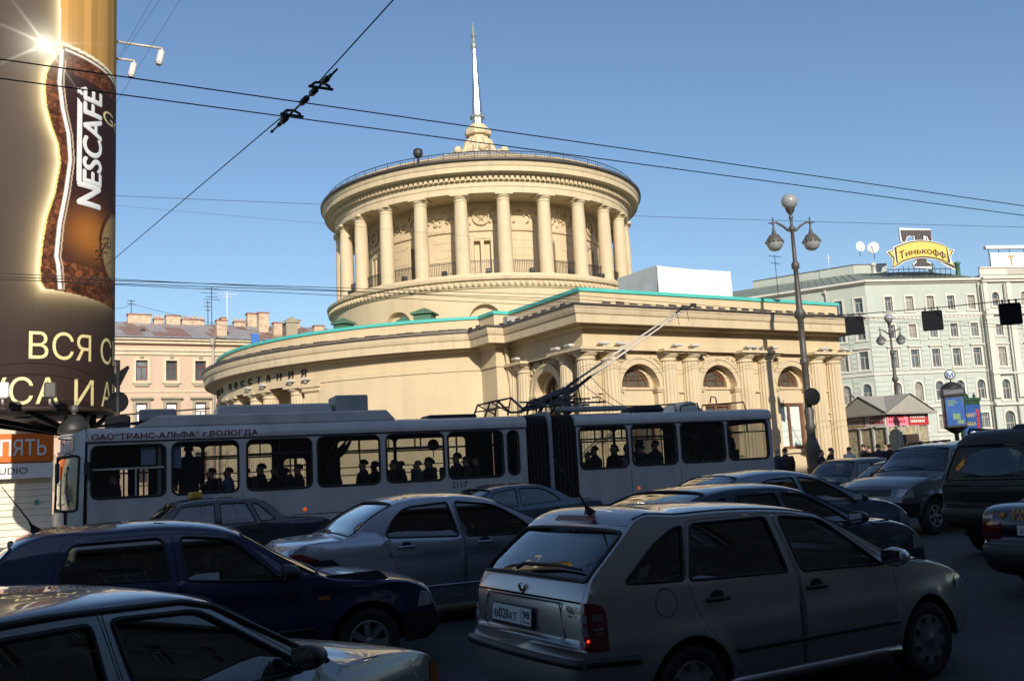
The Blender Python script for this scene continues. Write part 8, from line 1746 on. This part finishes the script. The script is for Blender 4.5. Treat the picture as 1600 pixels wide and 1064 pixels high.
# ================================================================== PEOPLE
SKIN = [mat('skin_light', (.50, .30, .21), .6, 0, .06, 9), mat('skin_warm', (.42, .24, .16), .6, 0, .06, 9)]
def cloth(nm, c): return mat(nm, c, .85, 0, .2, 14, .2, 60)
CL = {k: cloth('cloth_' + k, v) for k, v in dict(black=(.012, .012, .014), navy=(.015, .02, .045), brown=(.06, .032, .02), leather=(.035, .018, .012), grey=(.09, .09, .09), white=(.55, .52, .50), blue=(.10, .22, .42), red=(.32, .025, .03), pink=(.55, .2, .25), olive=(.05, .05, .03), denim=(.05, .07, .12)).items()}
HAIR = {k: mat('hair_' + k, v, .6, 0, .3, 30, .4, 80) for k, v in dict(dark=(.012, .009, .007), brown=(.05, .028, .015), fair=(.22, .14, .07), grey=(.25, .24, .23)).items()}
def skin_body(J, E, root):
    """one continuous body grown over a jointed skeleton; J name->(pos, radius)"""
    names = list(J); ix = {n: i for i, n in enumerate(names)}; me = bpy.data.meshes.new('body'); me.from_pydata([J[n][0] for n in names], [(ix[a], ix[b]) for a, b in E], [])
    o = bpy.data.objects.new('body', me); COL.objects.link(o)
    m = o.modifiers.new('s', 'SKIN'); sv = me.skin_vertices[0].data
    for n in names:
        r_ = J[n][1]; sv[ix[n]].radius = r_ if isinstance(r_, tuple) else (r_, r_); sv[ix[n]].use_root = n == root
    m.use_smooth_shade = True; m.branch_smoothing = .3; s = o.modifiers.new('d', 'SUBSURF'); s.levels = 1; s.render_levels = 1
    dg = bpy.context.evaluated_depsgraph_get(); ev = o.evaluated_get(dg); out = bpy.data.meshes.new_from_object(ev, depsgraph=dg); bpy.data.objects.remove(o); bpy.data.meshes.remove(me); return out
def person(label, loc, rz, pose='stand', top='black', legs='black', hair='dark', hat=None, sk=0, hgt=1.74, female=False, group=None, arm=None, turn=0, lean=0, bag=None):
    k = hgt / 1.74; sit = pose == 'sit'; J = {}; E = []
    def j(n, x, y, z, r_):
        if not isinstance(r_, tuple): r_ = r_ * (1.45 if n[:2] in ('be', 'ch', 'sh', 'el', 'co', 'pe', 'hp', 'kn') else (1.5 if n == 'neck' else 1.12))
        J[n] = ((x * k, y * k, z * k), r_ if isinstance(r_, tuple) else r_ * k)
    hz = .95 if not sit else .50       # body faces -Y
    sw = .215 if not female else .19
    j('pelvis', 0, 0, hz, .15); j('belly', 0, -.01 - lean * .3, hz + .16, .145); j('chest', 0, -.01 - lean, hz + .36, .16); j('collar', 0, .0 - lean * 1.2, hz + .50, .10); j('neck', 0, -.005 - lean * 1.3, hz + .57, .055); j('jaw', 0, -.03 - lean * 1.4, hz + .635, .066); j('face', 0, -.018 - lean * 1.4, hz + .70, .085); j('skull', 0, .008 - lean * 1.4, hz + .755, .078); j('crown', 0, .01 - lean * 1.4, hz + .80, .03)
    E += [('pelvis', 'belly'), ('belly', 'chest'), ('chest', 'collar'), ('collar', 'neck'), ('neck', 'jaw'), ('jaw', 'face'), ('face', 'skull'), ('skull', 'crown')]
    j('nose', 0, -.118 - lean * 1.4, hz + .685, .012); E.append(('face', 'nose'))
    for s, t in ((-1, 'r'), (1, 'l')):
        j('sh' + t, s * sw, -lean, hz + .475, .075)
        up = arm and t in arm
        if up: j('el' + t, s * .34, -.18, hz + .56, .05); j('wr' + t, s * .30, -.34, hz + .78, .034); d = Vector((-.02 * s, -.05, .10))
        elif sit: j('el' + t, s * .25, -.05, hz + .20, .055); j('wr' + t, s * .13, -.26, hz + .12, .036); d = Vector((-s * .06, -.08, -.01))
        elif arm == 'fold': j('el' + t, s * .27, -.06, hz + .21, .055); j('wr' + t, s * .06, -.24, hz + .27, .036); d = Vector((-s * .09, -.03, .01))
        else: j('el' + t, s * .25, .02, hz + .20, .055); j('wr' + t, s * .25, -.07, hz - .03, .036); d = Vector((-.005 * s, -.03, -.09))
        w = Vector(J['wr' + t][0]) / k; j('pa' + t, *(w + d * .8), (.036 * k, .020 * k)); E += [('chest', 'sh' + t), ('sh' + t, 'el' + t), ('el' + t, 'wr' + t), ('wr' + t, 'pa' + t)]
        side = d.cross(Vector((0, 1, 0))); side = side.normalized() if side.length > 1e-4 else Vector((1, 0, 0)); dn = d.normalized()
        for f in range(4):
            o_ = side * (.024 * (f - 1.5)); L_ = (.062, .075, .07, .055)[f]; cu = Vector((0, -.012, 0)) * (1 if not up else -1)
            j('f%d%s' % (f, t), *(w + d * .8 + o_ + dn * L_ * .6 + cu), .0095); j('g%d%s' % (f, t), *(w + d * .8 + o_ * .9 + dn * L_ * 1.05 + cu * 3), .0085); E += [('pa' + t, 'f%d%s' % (f, t)), ('f%d%s' % (f, t), 'g%d%s' % (f, t))]
        j('th' + t, *(w + d * .45 + side * .045 * (-s) * -1 + dn * .02), .011); j('ti' + t, *(w + d * .7 + side * .06 * s + Vector((0, -.02, 0))), .0095); E += [('wr' + t, 'th' + t), ('th' + t, 'ti' + t)]
        hx = .095
        if sit: j('hp' + t, s * hx, -.03, hz - .01, .10); j('kn' + t, s * .12, -.44, hz + .02, .068); j('an' + t, s * .12, -.42, .09, .042); j('to' + t, s * .13, -.58, .04, .04)
        else:
            st = .10 * s if pose == 'walk' else 0; j('hp' + t, s * hx, 0, hz - .06, .105); j('kn' + t, s * .10, -.02 - st * .8, .50, .066); j('an' + t, s * .10, .03 + st * 1.2, .09, .043); j('to' + t, s * .12, -.12 + st, .04, .04)
        E += [('pelvis', 'hp' + t), ('hp' + t, 'kn' + t), ('kn' + t, 'an' + t), ('an' + t, 'to' + t)]
    me = skin_body(J, E, 'pelvis'); 
    for m in (SKIN[sk], CL[top], CL[legs], M_rub): me.materials.append(m)
    hd = Vector(J['neck'][0]).z + .015 * k
    for p in me.polygons:
        c = p.center
        def near_(n, r_): return (c - Vector(J[n][0])).length < r_ * k
        if c.z > hd and abs(c.x) < .14 * k and not (arm and c.y < -.17 * k): mi = 0
        elif any(near_('pa' + t, .105) and (c - Vector(J['wr' + t][0])).length > .02 * k for t in 'rl') and min((c - Vector(J['el' + t][0])).length for t in 'rl') > .17 * k: mi = 0
        elif c.z < .10 * k: mi = 3
        elif (not sit and c.z < (hz - .14) * k and min((c - Vector(J['wr' + t][0])).length for t in 'rl') > .1 * k) or (sit and (c.z < (hz + .085) * k and c.y < -.14 * k)): mi = 2
        else: mi = 1
        p.material_index = mi
    o = link('person', me, None, loc, rz); tag(o, label, 'person', group)
    F = Vector(J['face'][0]); S_ = Vector(J['skull'][0])
    q = MB()
    for s in (-1, 1): q.sphere((F.x + s * .034 * k, F.y - .078 * k, F.z + .012 * k), .0125 * k, 8, 6)
    build_each(q, 'eye', HAIR['dark'], o); q = MB(); q.sphere((F.x, F.y - .079 * k, F.z - .045 * k), .018 * k, 8, 5, 0, .3); q.build('mouth', mat('lips', (.30, .10, .09), .5) if 'lips' not in bpy.data.materials else bpy.data.materials['lips'], o)
    q = MB()
    for s in (-1, 1): q.sphere((F.x + s * .083 * k, F.y + .02 * k, F.z), .022 * k, 8, 6, 0, 1.5)
    build_each(q, 'ear', SKIN[sk], o)
    def cap(m, nm, r_, lo, low_back, mm=1.0):
        q = MB(); n, mr = 16, 8; vs = []; fs = []
        for i in range(mr + 1):
            for a in range(n):
                t = 2 * PI * a / n; fr = max(0, -math.sin(t)); lim = lo + (low_back - lo) * (1 - fr) ; e = lim * i / mr; rr_ = r_ * (1 + .05 * math.sin(7 * t + 3 * i) * (i / mr))
                vs.append((S_.x + rr_ * math.sin(e) * math.cos(t) * .93, S_.y + .0 + rr_ * math.sin(e) * math.sin(t) * 1.08, S_.z - .03 * k + rr_ * math.cos(e) * mm * 1.03))
        for i in range(mr):
            for a in range(n): fs.append((i * n + a, (i + 1) * n + a, (i + 1) * n + (a + 1) % n, i * n + (a + 1) % n))
        q.add(vs, fs, 0, True); return q.build(nm, m, o)
    if hat: 
        cap(CL[hat], 'knit_cap', .103 * k, 1.2, 1.75)
    else:
        cap(HAIR[hair], 'hair', .096 * k, .95, 1.8 if not female else 2.3)
        if female: q = MB(); q.lathe([(.11 * k, 0), (.115 * k, -.1 * k), (.10 * k, -.2 * k), (.05 * k, -.24 * k)], 12, 0, (S_.x, S_.y + .02 * k, S_.z), 'z', .25, PI - .25); q.build('long_hair', HAIR[hair], o)
    # coat collar and hem
    if not sit:
        q = MB(); C0 = Vector(J['pelvis'][0]); q.lathe([(.205 * k, -.20 * k), (.20 * k, -.02 * k), (.18 * k, .14 * k)], 18, 0, tuple(C0), 'z', rfn=lambda r_, a, z: r_ * (.78 + .22 * abs(math.cos(a)))); q.build('coat_hem', CL[top], o)
    q = MB(); N_ = Vector(J['neck'][0]); q.tube([(N_.x + .075 * k * math.cos(a), N_.y + .01 * k + .075 * k * math.sin(a), N_.z - .03 * k) for a in [2 * PI * i / 14 for i in range(14)]], .026 * k, 6, closed=True); q.build('collar', CL[bag or top], o)
    return o
import colorsys
BM = bus.matrix_basis
def in_bus(x, y, sit, label, facing=-1, **kw):
    kw['hgt'] = kw.get('hgt', 1.74) * (1.06 if sit else 1.03)
    z = (.82 if x < 11 else .90) + Zo - (0.04 if sit else 0); loc = BM @ Vector((x, y, z)); rz = bus.rotation_euler.z + (-PI / 2 if facing < 0 else (PI / 2 if facing == 1 else (0 if facing == 0 else PI)))
    return person(label, loc, rz, 'sit' if sit else 'stand', group='passengers in the trolleybus', **kw)
in_bus(.55, 1.1, True, 'driver seated in the dark cab at the bus front', top='navy', hat=None, hgt=1.72)
in_bus(2.12, .62, False, 'big dark figure with back to the second bus window from the front', 3, top='black', hgt=1.84)
in_bus(2.62, .62, True, 'dark haired seated passenger right of the big standing figure', hair='dark')
in_bus(3.02, .9, True, 'seated passenger in light blue jacket in the second bus window', top='blue', hair='brown')
in_bus(3.75, .7, True, 'seated passenger in dark cap at the left of the third bus window', hat='black', hgt=1.8); in_bus(4.12, 1.0, True, 'dark seated passenger in the middle of the third bus window', hair='dark'); in_bus(4.62, .7, True, 'seated passenger at the right end of the third bus window', hair='brown')
in_bus(5.52, 1.0, False, 'standing passenger with raised arm holding the rail in the fourth bus window', 1, arm='rl', top='black', hgt=1.8)
in_bus(6.2, .7, True, 'lone seated silhouette at the right of the fourth bus window', hat='black', hgt=1.78)
in_bus(6.95, .62, True, 'left of two seated heads close together in the fifth bus window', hair='dark'); in_bus(7.3, 1.3, True, 'right of two seated heads close together in the fifth bus window', hair='brown', hgt=1.7)
in_bus(7.85, .65, True, 'capped seated passenger at the right of the fifth bus window', hat='brown', hgt=1.76)
in_bus(8.6, .62, True, 'seated passenger below the round red sticker in the sixth bus window', hat='black', hgt=1.86); in_bus(9.15, .7, True, 'seated passenger at the dark right half of the sixth bus window', hair='dark')
in_bus(11.95, .7, False, 'tall standing passenger right behind the bus bellows', 1, top='black', hgt=1.82); in_bus(12.65, .9, True, 'seated passenger with lit profile in the first window behind the bellows', hgt=1.8); in_bus(13.1, .62, True, 'seated passenger at the right edge of the first window behind the bellows', hgt=1.82)
in_bus(13.48, .55, True, 'seated passenger in white hooded coat behind the bellows', top='white', hat='white', legs='grey', hgt=1.82); in_bus(13.95, .65, True, 'dark seated passenger beside the white hooded one', hair='dark', hgt=1.76); in_bus(14.2, 1.2, True, 'taller dark head above the seated ones behind the bellows', hat='black', hgt=1.95); in_bus(14.55, .9, True, 'dark seated passenger at the right of the second window behind the bellows', hgt=1.9)
in_bus(15.2, .7, True, 'seated passenger deep in the dark third window behind the bellows', hair='fair'); in_bus(15.8, .8, False, 'standing passenger in red scarf in the dark third window', 1, bag='red', hgt=1.62)
in_bus(16.55, .7, False, 'left of two standing passengers in the last bus window', 1, top='black', hgt=1.78); in_bus(16.95, .9, False, 'right of two standing passengers in the last bus window', -1, top='black', hair='brown', hgt=1.68, female=True); in_bus(17.3, 1.6, True, 'low head at the lower right corner of the last bus window', hair='dark')
for x, y, lab, kw in ((3.5, 1.9, 'seated passenger on the far side in the third bus window, left end', dict(hat='grey')), (4.45, 1.7, 'small seated passenger on the far side of the third bus window', dict(hair='fair', hgt=1.66)), (6.75, 1.85, 'seated passenger on the far side at the left of the fifth bus window', dict(hat='olive')), (7.55, .6, 'broad seated passenger low in the middle of the fifth bus window', dict(top='grey', hair='grey', hgt=1.68)), (8.25, 1.8, 'seated passenger on the far side at the right of the fifth bus window', dict(hair='brown')), (8.85, .62, 'broad seated passenger right of the one below the red sticker', dict(top='brown', hat='brown')), (12.3, .6, 'small seated passenger low in the first window behind the bellows', dict(hair='fair', hgt=1.6)), (13.7, 1.7, 'seated passenger on the far side behind the white hooded one', dict(top='olive', hat='black')), (5.75, 1.85, 'seated passenger on the far side of the fourth bus window', dict(hair='dark', hgt=1.66))): in_bus(x, y, True, lab, **kw)
# people on the far pavement
def walk(px, Y, label, h=1.75, yaw=0, z=.22, **kw):
    p = atd(px, 700, Y); p.z = z; return person(label, p, yaw, kw.pop('pose', 'stand'), hgt=h, **kw)
walk(1214, 34.0, 'man in dark coat just behind the rear end of the bus', 1.78, R(120), hair='grey', top='navy')
walk(1226, 34.6, 'man in brown leather jacket with his back turned by the station wall', 1.80, R(165), top='leather', legs='black', hair='dark')
walk(1282, 33.6, 'dark coated person right of the street lamp base', 1.66, R(60), hat='black')
walk(1293, 34.2, 'dark haired person leaning forward by the station corner', 1.72, R(80), hair='dark', lean=.08)
walk(1326, 39.0, 'person in pale jacket and red trim by the corner of the station', 1.74, R(200), pose='walk', top='white', legs='red', hair='dark', bag='red')
walk(1349, 41.0, 'man in dark peaked cap at the left of the kiosk group', 1.82, R(250), hat='black')
walk(1358, 41.5, 'person with pink scarf between two dark coats before the kiosk', 1.76, R(200), bag='pink', hair='brown', top='black')
walk(1372, 40.5, 'dark coated person in the middle of the kiosk group', 1.80, R(150), pose='walk', hat='navy', top='navy')
walk(1383, 42.0, 'bareheaded man facing right in the kiosk group', 1.76, R(100), pose='walk', hair='fair', top='olive')
walk(1390, 41.0, 'dark person at the right of the kiosk group', 1.78, R(170), hair='dark')
walk(1411, 44.8, 'person in black at the kiosk door', 1.74, R(190), hat='black', female=True)
walk(1439, 42.0, 'hooded dark person beyond the silver off road car roof', 1.84, R(150), hat='black'); walk(1462, 43.0, 'bareheaded dark person left of the metro pillar', 1.84, R(200), hair='dark'); walk(1484, 43.5, 'person in red scarf under the metro pillar', 1.86, R(160), hair='brown', bag='red')
